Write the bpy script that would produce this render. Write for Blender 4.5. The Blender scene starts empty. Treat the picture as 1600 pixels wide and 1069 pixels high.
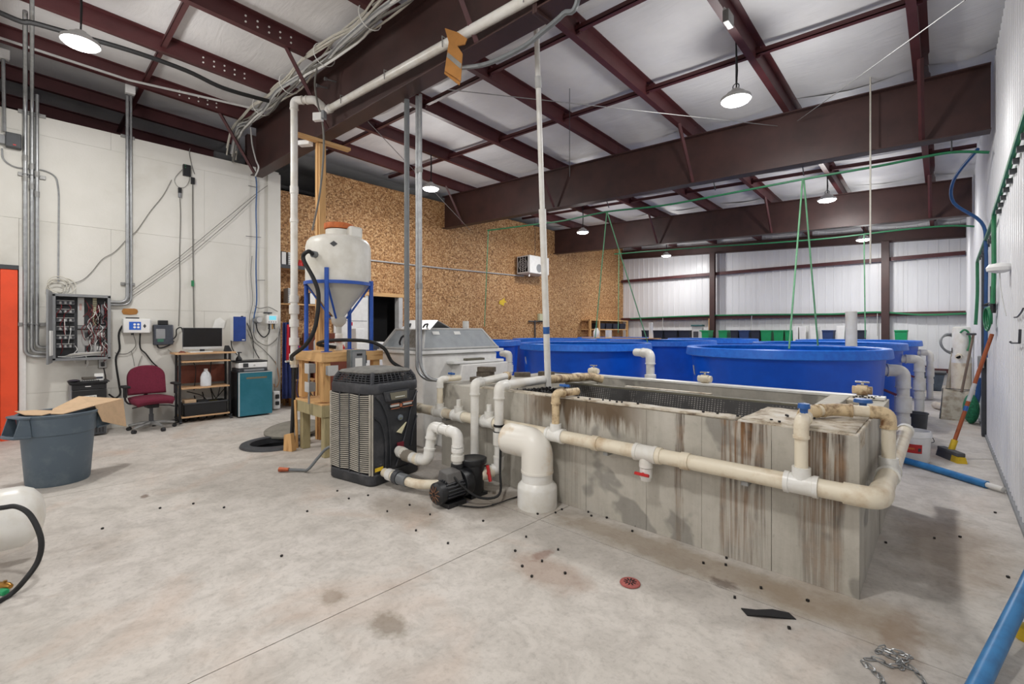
import bpy, math, random
from mathutils import Vector, Matrix
random.seed(7)
scene = bpy.context.scene
COL = scene.collection

# ------------------------------------------------------------------ camera, world, exposure
CAM_H = 1.5; FPX = 711.0; YAW = math.radians(43.5)
cd = bpy.data.cameras.new('camera'); cam = bpy.data.objects.new('camera', cd); COL.objects.link(cam)
cam.location = (0, 0, CAM_H); cam.rotation_euler = (math.radians(90), 0, YAW)
cd.sensor_width = 36; cd.lens = FPX*36/1600; cd.shift_y = -17.5/1600; cd.clip_start = .05; cd.clip_end = 100
scene.camera = cam
w = bpy.data.worlds.new('world'); scene.world = w; w.use_nodes = True
w.node_tree.nodes['Background'].inputs[0].default_value = (.55, .6, .7, 1)
w.node_tree.nodes['Background'].inputs[1].default_value = .3
vs = scene.view_settings
vs.view_transform = 'Standard'; vs.look = 'None'; vs.gamma = 1; vs.use_curve_mapping = False
vs.exposure = 0.06
LAMP_W = 50.0; LAMP_FILL = 58.0   # downward beam and an added point fill that brightens ceiling and walls
LAMPS = [(-6.8, .36, 4.62), (-1.75, .4, 4.35), (-7.6, 5.6, 4.4), (-1.8, 5.78, 4.25), (-7.4, 10.7, 4.28), (-1.75, 11.3, 4.2),
         (-7.2, 15.6, 4.18), (-1.55, 15.2, 3.92), (-6.8, -4.6, 4.6), (-1.75, -4.6, 4.35)]

# ------------------------------------------------------------------ geometry helpers
D_ = (-math.sin(YAW), math.cos(YAW)); R_ = (math.cos(YAW), math.sin(YAW))
def _ray(u, v):
    a = (u-800)/FPX
    return (D_[0]+R_[0]*a, D_[1]+R_[1]*a, (517-v)/FPX)
def onX(u, v, X): r = _ray(u, v); t = X/r[0]; return (X, t*r[1], CAM_H+t*r[2])     # point on the plane x = X
def onY(u, v, Y): r = _ray(u, v); t = Y/r[1]; return (t*r[0], Y, CAM_H+t*r[2])     # point on the plane y = Y
def onZ(u, v, z=0.): r = _ray(u, v); t = (z-CAM_H)/r[2]; return (t*r[0], t*r[1], z)  # point on the plane z

def onD(u, v, d): r = _ray(u, v); return (r[0]*d, r[1]*d, CAM_H+r[2]*d)                # point at a given depth
def fillet(pts, rad, k=5):
    if rad <= 0 or len(pts) < 3: return [Vector(p) for p in pts]
    P = [Vector(p) for p in pts]; out = [P[0]]
    for i in range(1, len(P)-1):
        a = P[i-1]-P[i]; b = P[i+1]-P[i]
        r = min(rad, a.length*.49, b.length*.49)
        s = P[i]+a.normalized()*r; e = P[i]+b.normalized()*r
        for j in range(k+1):
            t = j/k; out.append(s*(1-t)**2+P[i]*2*t*(1-t)+e*t*t)
    out.append(P[-1]); return out
def smooth_path(pts, k=6):
    P = [Vector(p) for p in pts]; out = []
    for i in range(len(P)-1):
        p0 = P[max(i-1, 0)]; p1 = P[i]; p2 = P[i+1]; p3 = P[min(i+2, len(P)-1)]
        for j in range(k):
            t = j/k
            out.append(.5*((2*p1)+(p2-p0)*t+(2*p0-5*p1+4*p2-p3)*t*t+(3*p1-p0-3*p2+p3)*t**3))
    out.append(P[-1]); return out

class MB:
    def __init__(s, o=(0, 0, 0), rz=0, m=None):
        s.v = []; s.f = []
        s.m = m if m is not None else Matrix.Translation(Vector(o)) @ Matrix.Rotation(rz, 4, 'Z')
    def add(s, vs_, fs):
        b = len(s.v); m = s.m
        s.v += [m @ Vector(p) for p in vs_]; s.f += [tuple(i+b for i in f) for f in fs]; return s
    def box(s, x0, y0, z0, x1, y1, z1):
        return s.add([(x0,y0,z0),(x1,y0,z0),(x1,y1,z0),(x0,y1,z0),(x0,y0,z1),(x1,y0,z1),(x1,y1,z1),(x0,y1,z1)],
                     [(0,3,2,1),(4,5,6,7),(0,1,5,4),(1,2,6,5),(2,3,7,6),(3,0,4,7)])
    def cb(s, c, d, rot=None):
        h = [x/2 for x in d]
        q = [Vector((a*h[0], b*h[1], e*h[2])) for e in (-1, 1) for a, b in ((-1,-1),(1,-1),(1,1),(-1,1))]
        if rot is not None: q = [rot @ p for p in q]
        return s.add([p+Vector(c) for p in q], [(0,3,2,1),(4,5,6,7),(0,1,5,4),(1,2,6,5),(2,3,7,6),(3,0,4,7)])
    def hexa(s, p):   # 8 points, bottom ring then top ring
        return s.add(p, [(0,3,2,1),(4,5,6,7),(0,1,5,4),(1,2,6,5),(2,3,7,6),(3,0,4,7)])
    def tube(s, pts, r, n=8, fil=0, caps=True, k=5):
        P = fillet(pts, fil, k); Q = [P[0]]
        for p in P[1:]:
            if (p-Q[-1]).length > 1e-5: Q.append(p)
        P = Q
        T = []
        for i in range(len(P)):
            a = P[min(i+1, len(P)-1)]-P[max(i-1, 0)]; T.append(a.normalized())
        ref = Vector((0, 0, 1)) if abs(T[0].z) < .9 else Vector((1, 0, 0))
        n0 = (ref-T[0]*ref.dot(T[0])).normalized(); V = []; Fc = []
        for i, p in enumerate(P):
            n0 = (n0-T[i]*n0.dot(T[i])); n0 = n0.normalized() if n0.length > 1e-6 else Vector((1, 0, 0))
            b = T[i].cross(n0)
            rr = r[i] if isinstance(r, (list, tuple)) else r
            for j in range(n):
                a = 2*math.pi*j/n; V.append(p+(n0*math.cos(a)+b*math.sin(a))*rr)
        for i in range(len(P)-1):
            for j in range(n):
                j2 = (j+1) % n; Fc.append((i*n+j, i*n+j2, (i+1)*n+j2, (i+1)*n+j))
        if caps: Fc += [tuple(range(n))[::-1], tuple((len(P)-1)*n+j for j in range(n))]
        return s.add(V, Fc)
    def cyl(s, p0, p1, r, r2=None, n=16, caps=True):
        return s.tube([p0, p1], [r, r if r2 is None else r2], n, caps=caps)
    def lathe(s, prof, n=24, c=(0, 0, 0), a0=0, a1=2*math.pi):
        full = abs(a1-a0-2*math.pi) < 1e-6; m = n if full else n+1; V = []; Fc = []
        for (r, z) in prof:
            for j in range(m):
                a = a0+(a1-a0)*j/n; V.append((c[0]+r*math.cos(a), c[1]+r*math.sin(a), c[2]+z))
        for i in range(len(prof)-1):
            for j in range(n):
                j2 = (j+1) % m; Fc.append((i*m+j, i*m+j2, (i+1)*m+j2, (i+1)*m+j))
        if full:
            if prof[0][0] > 1e-4: Fc.append(tuple(range(m))[::-1])
            if prof[-1][0] > 1e-4: Fc.append(tuple((len(prof)-1)*m+j for j in range(m)))
        return s.add(V, Fc)
    def shell(s, prof, n=24, c=(0, 0, 0)):   # lathe without caps (prof must turn back on itself)
        V = []; Fc = []
        for (r, z) in prof:
            for j in range(n):
                a = 2*math.pi*j/n; V.append((c[0]+r*math.cos(a), c[1]+r*math.sin(a), c[2]+z))
        for i in range(len(prof)-1):
            for j in range(n):
                j2 = (j+1) % n; Fc.append((i*n+j, i*n+j2, (i+1)*n+j2, (i+1)*n+j))
        return s.add(V, Fc)
    def prism(s, poly, d0, d1, ax='z'):
        n = len(poly)
        def q(p, d): return {'z': (p[0], p[1], d), 'x': (d, p[0], p[1]), 'y': (p[0], d, p[1])}[ax]
        V = [q(p, d0) for p in poly]+[q(p, d1) for p in poly]
        return s.add(V, [tuple(range(n))[::-1], tuple(range(n, 2*n))]+[(i, (i+1) % n, n+(i+1) % n, n+i) for i in range(n)])
    def sph(s, c, r, n=12, k=8, sz=(1, 1, 1)):
        V = []; Fc = []
        for i in range(k+1):
            t = math.pi*i/k
            for j in range(n):
                a = 2*math.pi*j/n
                V.append((c[0]+r*sz[0]*math.sin(t)*math.cos(a), c[1]+r*sz[1]*math.sin(t)*math.sin(a), c[2]+r*sz[2]*math.cos(t)))
        for i in range(k):
            for j in range(n):
                j2 = (j+1) % n; Fc.append((i*n+j, (i+1)*n+j, (i+1)*n+j2, i*n+j2))
        return s.add(V, Fc)
    def ring(s, c, R, r, n=24, k=8, ax=(0, 0, 1)):
        z = Vector(ax).normalized(); ref = Vector((1, 0, 0)) if abs(z.x) < .9 else Vector((0, 1, 0))
        x = (ref-z*ref.dot(z)).normalized(); y = z.cross(x); V = []; Fc = []
        for i in range(n):
            a = 2*math.pi*i/n; d = x*math.cos(a)+y*math.sin(a)
            for j in range(k):
                b = 2*math.pi*j/k; V.append(Vector(c)+d*(R+r*math.cos(b))+z*(r*math.sin(b)))
        for i in range(n):
            for j in range(k):
                i2 = (i+1) % n; j2 = (j+1) % k; Fc.append((i*k+j, i2*k+j, i2*k+j2, i*k+j2))
        return s.add(V, Fc)
    def grid(s, fn, nu, nv, thick=0):
        V = [fn(i/nu, j/nv) for i in range(nu+1) for j in range(nv+1)]
        Fc = [(i*(nv+1)+j, (i+1)*(nv+1)+j, (i+1)*(nv+1)+j+1, i*(nv+1)+j+1) for i in range(nu) for j in range(nv)]
        return s.add(V, Fc)
    def mesh(s, name, mat, org, ang=38, bev=0, smooth=True):
        me = bpy.data.meshes.new(name); o = Vector(org)
        me.from_pydata([tuple(p-o) for p in s.v], [], s.f)
        me.update()
        if smooth:
            for p in me.polygons: p.use_smooth = True
            me.set_sharp_from_angle(angle=math.radians(ang))
        if mat is not None: me.materials.append(mat)
        return me
def _bev(o, bev, seg=2):
    if bev:
        m = o.modifiers.new('bevel', 'BEVEL'); m.width = bev; m.segments = seg; m.limit_method = 'ANGLE'; m.angle_limit = math.radians(40)
        m.harden_normals = False
def thing(name, label, cat, loc=(0, 0, 0), rz=0, group=None):
    o = bpy.data.objects.new(name, None); COL.objects.link(o); o.location = loc; o.rotation_euler.z = rz
    o.empty_display_size = .05; o['label'] = label; o['category'] = cat
    if group: o['group'] = group
    return o
def root_of(o):
    while o.parent: o = o.parent
    return o
def part(parent, name, mb, mat, bev=0, label=None, ang=38, smooth=True, solid=0):
    r = root_of(parent); loc = Vector(r.location)
    o = bpy.data.objects.new(name, mb.mesh(name, mat, loc, ang, smooth=smooth)); COL.objects.link(o); o.parent = parent
    if parent is not r:   # keep every child in the root's frame
        o.location = -Vector(parent.location)
    if solid:
        m = o.modifiers.new('solid', 'SOLIDIFY'); m.thickness = solid; m.offset = 0
    _bev(o, bev)
    if label: o['label'] = label
    return o
def one(name, mb, mat, label, cat, group=None, bev=0, ang=38, smooth=True, solid=0):
    xs = [p.x for p in mb.v]; ys = [p.y for p in mb.v]; zs = [p.z for p in mb.v]
    org = Vector(((min(xs)+max(xs))/2, (min(ys)+max(ys))/2, min(zs)))
    o = bpy.data.objects.new(name, mb.mesh(name, mat, org, ang, smooth=smooth)); COL.objects.link(o); o.location = org
    if solid:
        m = o.modifiers.new('solid', 'SOLIDIFY'); m.thickness = solid; m.offset = 0
    _bev(o, bev); o['label'] = label; o['category'] = cat
    if group: o['group'] = group
    return o
def struct(name, mb, mat, parent=None, bev=0, smooth=True):
    o = bpy.data.objects.new(name, mb.mesh(name, mat, (0, 0, 0), smooth=smooth)); COL.objects.link(o); _bev(o, bev)
    if parent: o.parent = parent
    else: o['kind'] = 'structure'
    return o
def dup(root, loc, rz=None, label=None, group=None):
    def cp(o, par):
        c = o.copy(); COL.objects.link(c); c.parent = par
        for ch in list(o.children): cp(ch, c)
        return c
    r = cp(root, None); r.location = loc
    if rz is not None: r.rotation_euler.z = rz
    if label: r['label'] = label
    if group: r['group'] = group
    return r
def text_mb(txt, size, m, extrude=.001):
    cu = bpy.data.curves.new('t', 'FONT'); cu.body = txt; cu.size = size; cu.extrude = extrude; cu.align_x = 'CENTER'; cu.align_y = 'CENTER'
    cu.resolution_u = 2
    ob = bpy.data.objects.new('t', cu); COL.objects.link(ob); me = ob.to_mesh()
    b = MB(m=m); b.add([v.co.copy() for v in me.vertices], [tuple(p.vertices) for p in me.polygons])
    ob.to_mesh_clear(); bpy.data.objects.remove(ob); bpy.data.curves.remove(cu); return b
def face_m(c, normal, up=(0, 0, 1)):   # matrix whose local xy plane is a surface with that normal
    z = Vector(normal).normalized(); x = Vector(up).cross(z).normalized(); y = z.cross(x)
    m = Matrix((x, y, z)).transposed().to_4x4(); m.translation = Vector(c); return m

# ------------------------------------------------------------------ materials
def lin(c):
    return tuple(((x/255)/12.92 if x/255 <= .04045 else ((x/255+.055)/1.055)**2.4) for x in c)+(1,)
MATS = {}
class NT:
    def __init__(s, name):
        s.mat = bpy.data.materials.new(name); s.mat.use_nodes = True; s.t = s.mat.node_tree; s.b = s.t.nodes['Principled BSDF']
        s.tc = s.n('ShaderNodeTexCoord'); MATS[name] = s.mat
    def n(s, typ, **kw):
        x = s.t.nodes.new(typ)
        for k, v in kw.items(): setattr(x, k, v)
        return x
    def l(s, a, b): s.t.links.new(a, b)
    def noise(s, scale, det=4, rough=.6, stretch=None, dist=0):
        x = s.n('ShaderNodeTexNoise'); x.inputs['Scale'].default_value = scale; x.inputs['Detail'].default_value = det
        x.inputs['Roughness'].default_value = rough; x.inputs['Distortion'].default_value = dist
        if stretch:
            mp = s.n('ShaderNodeMapping'); mp.inputs['Scale'].default_value = stretch; s.l(s.tc.outputs['Object'], mp.inputs[0]); s.l(mp.outputs[0], x.inputs['Vector'])
        else: s.l(s.tc.outputs['Object'], x.inputs['Vector'])
        return x.outputs[0]
    def ramp(s, fac, stops, interp='LINEAR'):
        x = s.n('ShaderNodeValToRGB'); e = x.color_ramp; e.interpolation = interp
        while len(e.elements) < len(stops): e.elements.new(.5)
        for el, (p, c) in zip(e.elements, stops):
            el.position = p; el.color = c if len(c) == 4 else tuple(c)+(1,)
        if fac is not None: s.l(fac, x.inputs[0])
        return x.outputs[0]
    def mix(s, fac, a, b, mode='MIX'):
        x = s.n('ShaderNodeMix', data_type='RGBA', blend_type=mode)
        for sock, val in ((x.inputs[0], fac), (x.inputs[6], a), (x.inputs[7], b)):
            if hasattr(val, 'is_linked'): s.l(val, sock)
            else: sock.default_value = val
        return x.outputs[2]
    def math(s, op, a, b=None, c=None, clamp=False):
        x = s.n('ShaderNodeMath', operation=op); x.use_clamp = clamp
        for i, val in enumerate((a, b, c)):
            if val is None: continue
            if hasattr(val, 'is_linked'): s.l(val, x.inputs[i])
            else: x.inputs[i].default_value = val
        return x.outputs[0]
    def xyz(s):
        x = s.n('ShaderNodeSeparateXYZ'); s.l(s.tc.outputs['Object'], x.inputs[0]); return x.outputs
    def bump(s, h, strength=.3, dist=.01):
        x = s.n('ShaderNodeBump'); x.inputs['Strength'].default_value = strength; x.inputs['Distance'].default_value = dist
        s.l(h, x.inputs['Height']); s.l(x.outputs[0], s.b.inputs['Normal'])
    def out(s, col, rough=.6, metal=0, **kw):
        i = s.b.inputs
        if hasattr(col, 'is_linked'): s.l(col, i['Base Color'])
        else: i['Base Color'].default_value = col
        if hasattr(rough, 'is_linked'): s.l(rough, i['Roughness'])
        else: i['Roughness'].default_value = rough
        i['Metallic'].default_value = metal
        for k, v in kw.items(): i[k].default_value = v
        return s.mat
W1 = (1, 1, 1, 1); K0 = (0, 0, 0, 1)
def mk(name, c, rough=.5, metal=0, var=.12, scale=9, c2=None, lo=.42, hi=.72, bump=0, bs=60, **kw):
    """a colour with soft worn mottling"""
    t = NT(name); a = lin(c); b = lin(c2) if c2 else tuple(x*(1-var*2.2) for x in a[:3])+(1,)
    col = t.ramp(t.noise(scale, 5, .62), [(lo, a), (hi, b)])
    if bump: t.bump(t.noise(bs, 3), bump)
    return t.out(col, rough, metal, **kw)
steel_red = mk('steel_red', (84, 42, 44), .5, 0, .12, 3, bump=.05)
rafter_brown = mk('rafter_brown', (70, 45, 42), .5, 0, .14, 2.2, c2=(54, 36, 34), bump=.05)
galv = mk('galvanised', (165, 167, 168), .38, .75, .12, 14)
pvc_white = mk('pvc_white', (232, 231, 226), .32, 0, .05, 5, c2=(215, 210, 198))
pvc_aged = mk('pvc_aged', (228, 218, 196), .38, 0, .1, 6, c2=(188, 160, 122), lo=.5, hi=.8)
pvc_rust = mk('pvc_rust', (214, 192, 154), .5, 0, .1, 14, c2=(110, 74, 44), lo=.45, hi=.66)
pvc_grey = mk('pvc_grey', (112, 116, 118), .4, 0, .08)
black_plastic = mk('black_plastic', (30, 31, 34), .42, 0, .15)
black_rubber = mk('black_rubber', (24, 24, 25), .6, 0, .1)
dark_grey = mk('dark_grey', (66, 68, 72), .5, 0, .12)
mid_grey = mk('mid_grey', (138, 140, 142), .5, 0, .08)
light_grey = mk('light_grey', (196, 196, 194), .5, 0, .06)
white_paint = mk('white_paint', (232, 231, 228), .45, 0, .05)
white_plastic = mk('white_plastic', (236, 236, 234), .35, 0, .04)
beige_cord = mk('beige_cord', (206, 202, 190), .6, 0, .08)
grey_cord = mk('grey_cord', (120, 118, 112), .6, 0, .08)
chrome = mk('chrome', (200, 200, 200), .22, .95, .06)
brass = mk('brass', (170, 126, 62), .35, .85, .15)
cardboard = mk('cardboard', (204, 174, 140), .85, 0, .08, 12, bump=.08)
cardboard_dark = mk('cardboard_tan', (176, 122, 62), .85, 0, .1, 10)
tape_silver = mk('tape_silver', (150, 148, 142), .35, .3)
red_plastic = mk('red_plastic', (196, 40, 40), .4)
blue_plastic = mk('blue_plastic', (40, 96, 168), .4)
blue_steel = mk('blue_steel', (34, 84, 176), .4, 0, .12, 12)
tank_blue = mk('tank_blue', (8, 88, 210), .34, 0, .06, 2.5, c2=(6, 76, 190))
tank_rim = mk('tank_rim_blue', (28, 116, 222), .4, 0, .1, 14, c2=(12, 92, 205))
green_hose = mk('green_hose', (44, 128, 84), .45)
green_pale = mk('green_rope', (110, 172, 128), .6)
blue_hose = mk('blue_hose', (36, 84, 140), .45)
blue_pvc = mk('blue_pvc', (52, 124, 180), .4, 0, .1, 10, c2=(38, 98, 150))
yellow_plastic = mk('yellow_plastic', (226, 190, 40), .5)
orange_lid = mk('orange_lid', (206, 112, 56), .6, 0, .15, 18)
orange_paint = mk('orange_paint', (236, 78, 34), .5, 0, .08, 3)
orange_sheet = mk('orange_sheet', (206, 76, 66), .5, 0, .1, 2.5)
can_grey = mk('can_grey', (84, 98, 110), .5, 0, .1, 7, c2=(104, 116, 124), lo=.5, hi=.78)
burgundy = mk('burgundy_fabric', (112, 30, 54), .9, 0, .12, 40, bump=.2, bs=220)
teal_metal = mk('teal_metal', (40, 112, 130), .35, .25, .1, 3, c2=(58, 126, 146))
hp_black = mk('heat_pump_black', (46, 48, 53), .48, 0, .2, 5, c2=(88, 88, 90), lo=.5, hi=.82)
hp_grey = mk('heat_pump_dusty', (128, 127, 122), .8, 0, .12, 8, c2=(92, 90, 88))
hp_rim = mk('louvre_tan', (186, 180, 168), .6, 0, .12)
galv_dull = mk('galv_dull', (150, 150, 148), .5, .4)
dark_void = mk('dark_void', (14, 14, 16), .9)
red_brown = mk('desk_brown', (112, 54, 34), .55, 0, .12)
blue_screen = mk('screen_blue', (30, 84, 170), .25)
screen_dark = mk('screen_dark', (26, 27, 29), .25)
green_bin = mk('bin_green', (22, 150, 92), .45, 0, .08)
navy_bin = mk('bin_navy', (34, 40, 58), .5, 0, .1)
blue_bin = mk('bin_blue', (38, 62, 112), .5, 0, .1)
paper = mk('paper', (240, 240, 236), .7, 0, .03)
red_cloth = mk('red_cloth', (190, 30, 50), .9)
navy_cloth = mk('navy_cloth', (46, 58, 110), .9)
stain_black = mk('media_black', (24, 23, 23), .5, 0, .2, 30)
brick_brown = mk('brick_grey', (104, 94, 82), .85, 0, .2, 20)
bristle_grey = mk('bristle_grey', (92, 92, 94), .9)
olive = mk('olive_metal', (120, 116, 100), .45, .3)
stainless = mk('stainless', (150, 146, 138), .35, .7, .15, 18, c2=(104, 96, 84))
lens = NT('lamp_lens'); _l = lens.out(lin((255, 255, 255)), .3); lens.b.inputs['Emission Color'].default_value = (1, .98, .95, 1); lens.b.inputs['Emission Strength'].default_value = 12; lamp_lens = _l
lcd = NT('lcd_cyan'); lcd_cyan = lcd.out(lin((120, 200, 215)), .3); lcd.b.inputs['Emission Color'].default_value = lin((110, 205, 225)); lcd.b.inputs['Emission Strength'].default_value = .5
lcb = NT('lcd_blue'); lcd_blue = lcb.out(lin((30, 80, 160)), .3); lcb.b.inputs['Emission Color'].default_value = lin((30, 80, 170)); lcb.b.inputs['Emission Strength'].default_value = .4

def glassy(name, c, rough, trans, alpha=1):
    t = NT(name); m = t.out(t.ramp(t.noise(9, 4), [(.4, lin(c)), (.75, tuple(x*.85 for x in lin(c)[:3])+(1,))]), rough)
    t.b.inputs['Transmission Weight'].default_value = trans; t.b.inputs['Alpha'].default_value = alpha; t.b.inputs['IOR'].default_value = 1.3; return m
hopper_white = NT('hopper_poly'); _c = hopper_white.ramp(hopper_white.noise(3, 4), [(.4, lin((232, 230, 222))), (.75, lin((205, 200, 186)))])
hopper_white.b.inputs['Subsurface Weight'].default_value = 0; hopper_white = hopper_white.out(_c, .42)
cone_poly = mk('cone_poly', (196, 194, 186), .4, 0, .06, 3)
clear_lid = glassy('clear_lid', (196, 202, 206), .35, 0, .62)
clear_box = glassy('clear_box', (120, 126, 140), .2, .0, .35)
jug_plastic = glassy('jug_plastic', (232, 236, 240), .3, 0, .9)

# wood with lengthways grain
def wood(name, c, c2, stretch):
    t = NT(name); g = t.noise(1, 6, .65, stretch, .6)
    col = t.ramp(g, [(.3, lin(c)), (.52, lin(c)), (.68, lin(c2))])
    t.bump(g, .08); return t.out(col, .7)
pine_z = wood('pine_upright', (212, 168, 112), (166, 112, 62), (16, 16, 1.2))
pine_x = wood('pine_board', (214, 172, 118), (170, 118, 70), (1.5, 1.5, 16))
pine_green = wood('treated_post', (168, 156, 118), (120, 112, 80), (14, 14, 1.2))
beech = wood('beech_laminate', (204, 166, 126), (178, 138, 98), (3, 2, 16))
handle_wood = wood('handle_wood', (158, 82, 44), (118, 56, 30), (14, 14, 2))

# floor: trowelled concrete with mottling, rust blush and damp stains
t = NT('floor_concrete')
n1 = t.noise(.55, 7, .62, (1, 1, 1), .4); n2 = t.noise(5, 7, .7, None, .5); n3 = t.noise(28, 5, .7)
c = t.ramp(n1, [(.3, lin((180, 174, 166))), (.48, lin((200, 194, 186))), (.62, lin((208, 202, 195))), (.75, lin((192, 180, 168)))])
c = t.mix(t.math('MULTIPLY', t.ramp(n2, [(.42, K0), (.66, W1)]), .45), c, lin((146, 140, 132)), 'MIX')
c = t.mix(t.math('MULTIPLY', t.ramp(n3, [(.5, K0), (.72, W1)]), .32), c, lin((120, 112, 104)), 'MIX')
rust = t.ramp(t.noise(.8, 5, .6, (1, 1, 1), .8), [(.56, K0), (.72, W1)])
c = t.mix(t.math('MULTIPLY', rust, .45), c, lin((190, 160, 138)))
def spot(t, c, x, y, rx, ry, col, amt, soft=.5, warp=.35, sc=2.5):
    mp = t.n('ShaderNodeMapping'); mp.vector_type = 'POINT'
    mp.inputs['Location'].default_value = (-x/rx, -y/ry, 0); mp.inputs['Scale'].default_value = (1/rx, 1/ry, 0)
    t.l(t.tc.outputs['Object'], mp.inputs[0])
    ln = t.n('ShaderNodeVectorMath', operation='LENGTH'); t.l(mp.outputs[0], ln.inputs[0])
    d = t.math('ADD', ln.outputs['Value'], t.math('MULTIPLY', t.math('SUBTRACT', t.noise(max(sc, 1.1/min(rx, ry)), 5, .65), .5), warp*4))
    return t.mix(t.math('MULTIPLY', t.ramp(d, [(max(0, 1-soft), W1), (1, K0)]), amt), c, lin(col))
BROWN = (112, 98, 80)
for (x, y, rx, ry, col, am) in [(-3.1, 2.75, .75, .4, BROWN, .55), (-1.3, 2.95, 1.5, .2, (140, 122, 98), .55), (-2.05, 1.25, .16, .1, (112, 96, 74), .6), (-2.5, 1.16, .1, .09, (120, 100, 76), .5),
                            (-3.3, 2.15, .5, .25, (134, 120, 104), .5), (.05, 4.4, .35, .9, (140, 118, 94), .5), (-.45, 3.0, .5, .3, (150, 132, 108), .5), (-1.8, 2.2, .35, .2, (150, 118, 96), .45),
                            (-.1, 7.6, .35, .5, (160, 130, 112), .4), (-6.3, 2.6, 1.2, .5, (150, 140, 128), .4), (-.95, 2.82, .1, .06, (90, 74, 62), .7), (-1.95, 2.35, .06, .12, (122, 84, 66), .6),
                            (-5.25, .7, .07, .04, (98, 70, 50), .7), (-.15, 2.85, .1, .5, (138, 112, 88), .4)]:
    c = spot(t, c, x, y, rx, ry, col, am)
t.bump(t.math('ADD', n2, t.math('MULTIPLY', n3, .5)), .08)
floor_mat = t.out(c, t.ramp(n1, [(.3, (.62,)*3), (.7, (.8,)*3)]))

# painted left wall
t = NT('wall_white'); n1 = t.noise(1.2, 6, .6); n2 = t.noise(40, 4, .7)
c = t.ramp(n1, [(.35, lin((222, 220, 213))), (.6, lin((215, 213, 205))), (.78, lin((200, 196, 186)))])
sp = t.ramp(t.noise(22, 6, .8), [(.69, K0), (.74, W1)])
c = t.mix(t.math('MULTIPLY', sp, .35), c, lin((140, 130, 114)))
t.bump(n2, .12); wall_white = t.out(c, .75)
# vinyl faced insulation
t = NT('vinyl'); nn = t.noise(1, 5, .6, (1.2, 6, 3), 1.2); c = t.ramp(t.noise(1.1, 4), [(.35, lin((232, 231, 231))), (.7, lin((216, 215, 216)))])
t.bump(nn, .35, .03); vinyl = t.out(c, .5)
# liner sheet
t = NT('liner_white'); c = t.ramp(t.noise(1.5, 4, .6, (4, 4, .5)), [(.35, lin((230, 231, 234))), (.75, lin((223, 224, 227)))]); liner = t.out(c, .35)
# OSB
def osb(name):
    t = NT(name)
    v1 = t.n('ShaderNodeTexVoronoi'); mp = t.n('ShaderNodeMapping'); mp.inputs['Scale'].default_value = (30, 26, 50); mp.inputs['Rotation'].default_value = (.5, 0, 0)
    nz = t.n('ShaderNodeTexNoise'); nz.inputs['Scale'].default_value = 5; t.l(t.tc.outputs['Object'], nz.inputs['Vector'])
    t.l(t.mix(.06, t.tc.outputs['Object'], nz.outputs['Color']), mp.inputs[0]); t.l(mp.outputs[0], v1.inputs['Vector']); v1.inputs['Scale'].default_value = 1
    sv = t.n('ShaderNodeSeparateColor'); t.l(v1.outputs['Color'], sv.inputs[0])
    v2 = t.n('ShaderNodeTexVoronoi'); mp2 = t.n('ShaderNodeMapping'); mp2.inputs['Scale'].default_value = (30, 54, 27); mp2.inputs['Rotation'].default_value = (-.4, 0, 0)
    t.l(t.tc.outputs['Object'], mp2.inputs[0]); t.l(mp2.outputs[0], v2.inputs['Vector']); v2.inputs['Scale'].default_value = 1
    s2 = t.n('ShaderNodeSeparateColor'); t.l(v2.outputs['Color'], s2.inputs[0])
    f = t.math('ADD', t.math('MULTIPLY', sv.outputs[0], .55), t.math('MULTIPLY', s2.outputs[0], .45))
    c = t.ramp(f, [(.12, lin((104, 70, 40))), (.35, lin((158, 112, 68))), (.6, lin((194, 148, 98))), (.88, lin((228, 194, 146)))])
    c = t.mix(t.math('MULTIPLY', t.ramp(t.noise(.7, 5), [(.4, K0), (.7, W1)]), .3), c, lin((150, 98, 52)))
    # nail lines each 0.4 m
    y = t.xyz()
    fr = t.math('ABSOLUTE', t.math('SUBTRACT', t.math('FRACT', t.math('DIVIDE', y[1], .406)), .5))
    fz = t.math('ABSOLUTE', t.math('SUBTRACT', t.math('FRACT', t.math('DIVIDE', y[2], .16)), .5))
    nail = t.math('MULTIPLY', t.math('GREATER_THAN', fr, .482), t.math('GREATER_THAN', fz, .3))
    c = t.mix(t.math('MULTIPLY', nail, .45), c, lin((70, 48, 30)))
    t.bump(f, .15); return t.out(c, .7)
osb_mat = osb('osb_board')
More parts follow.
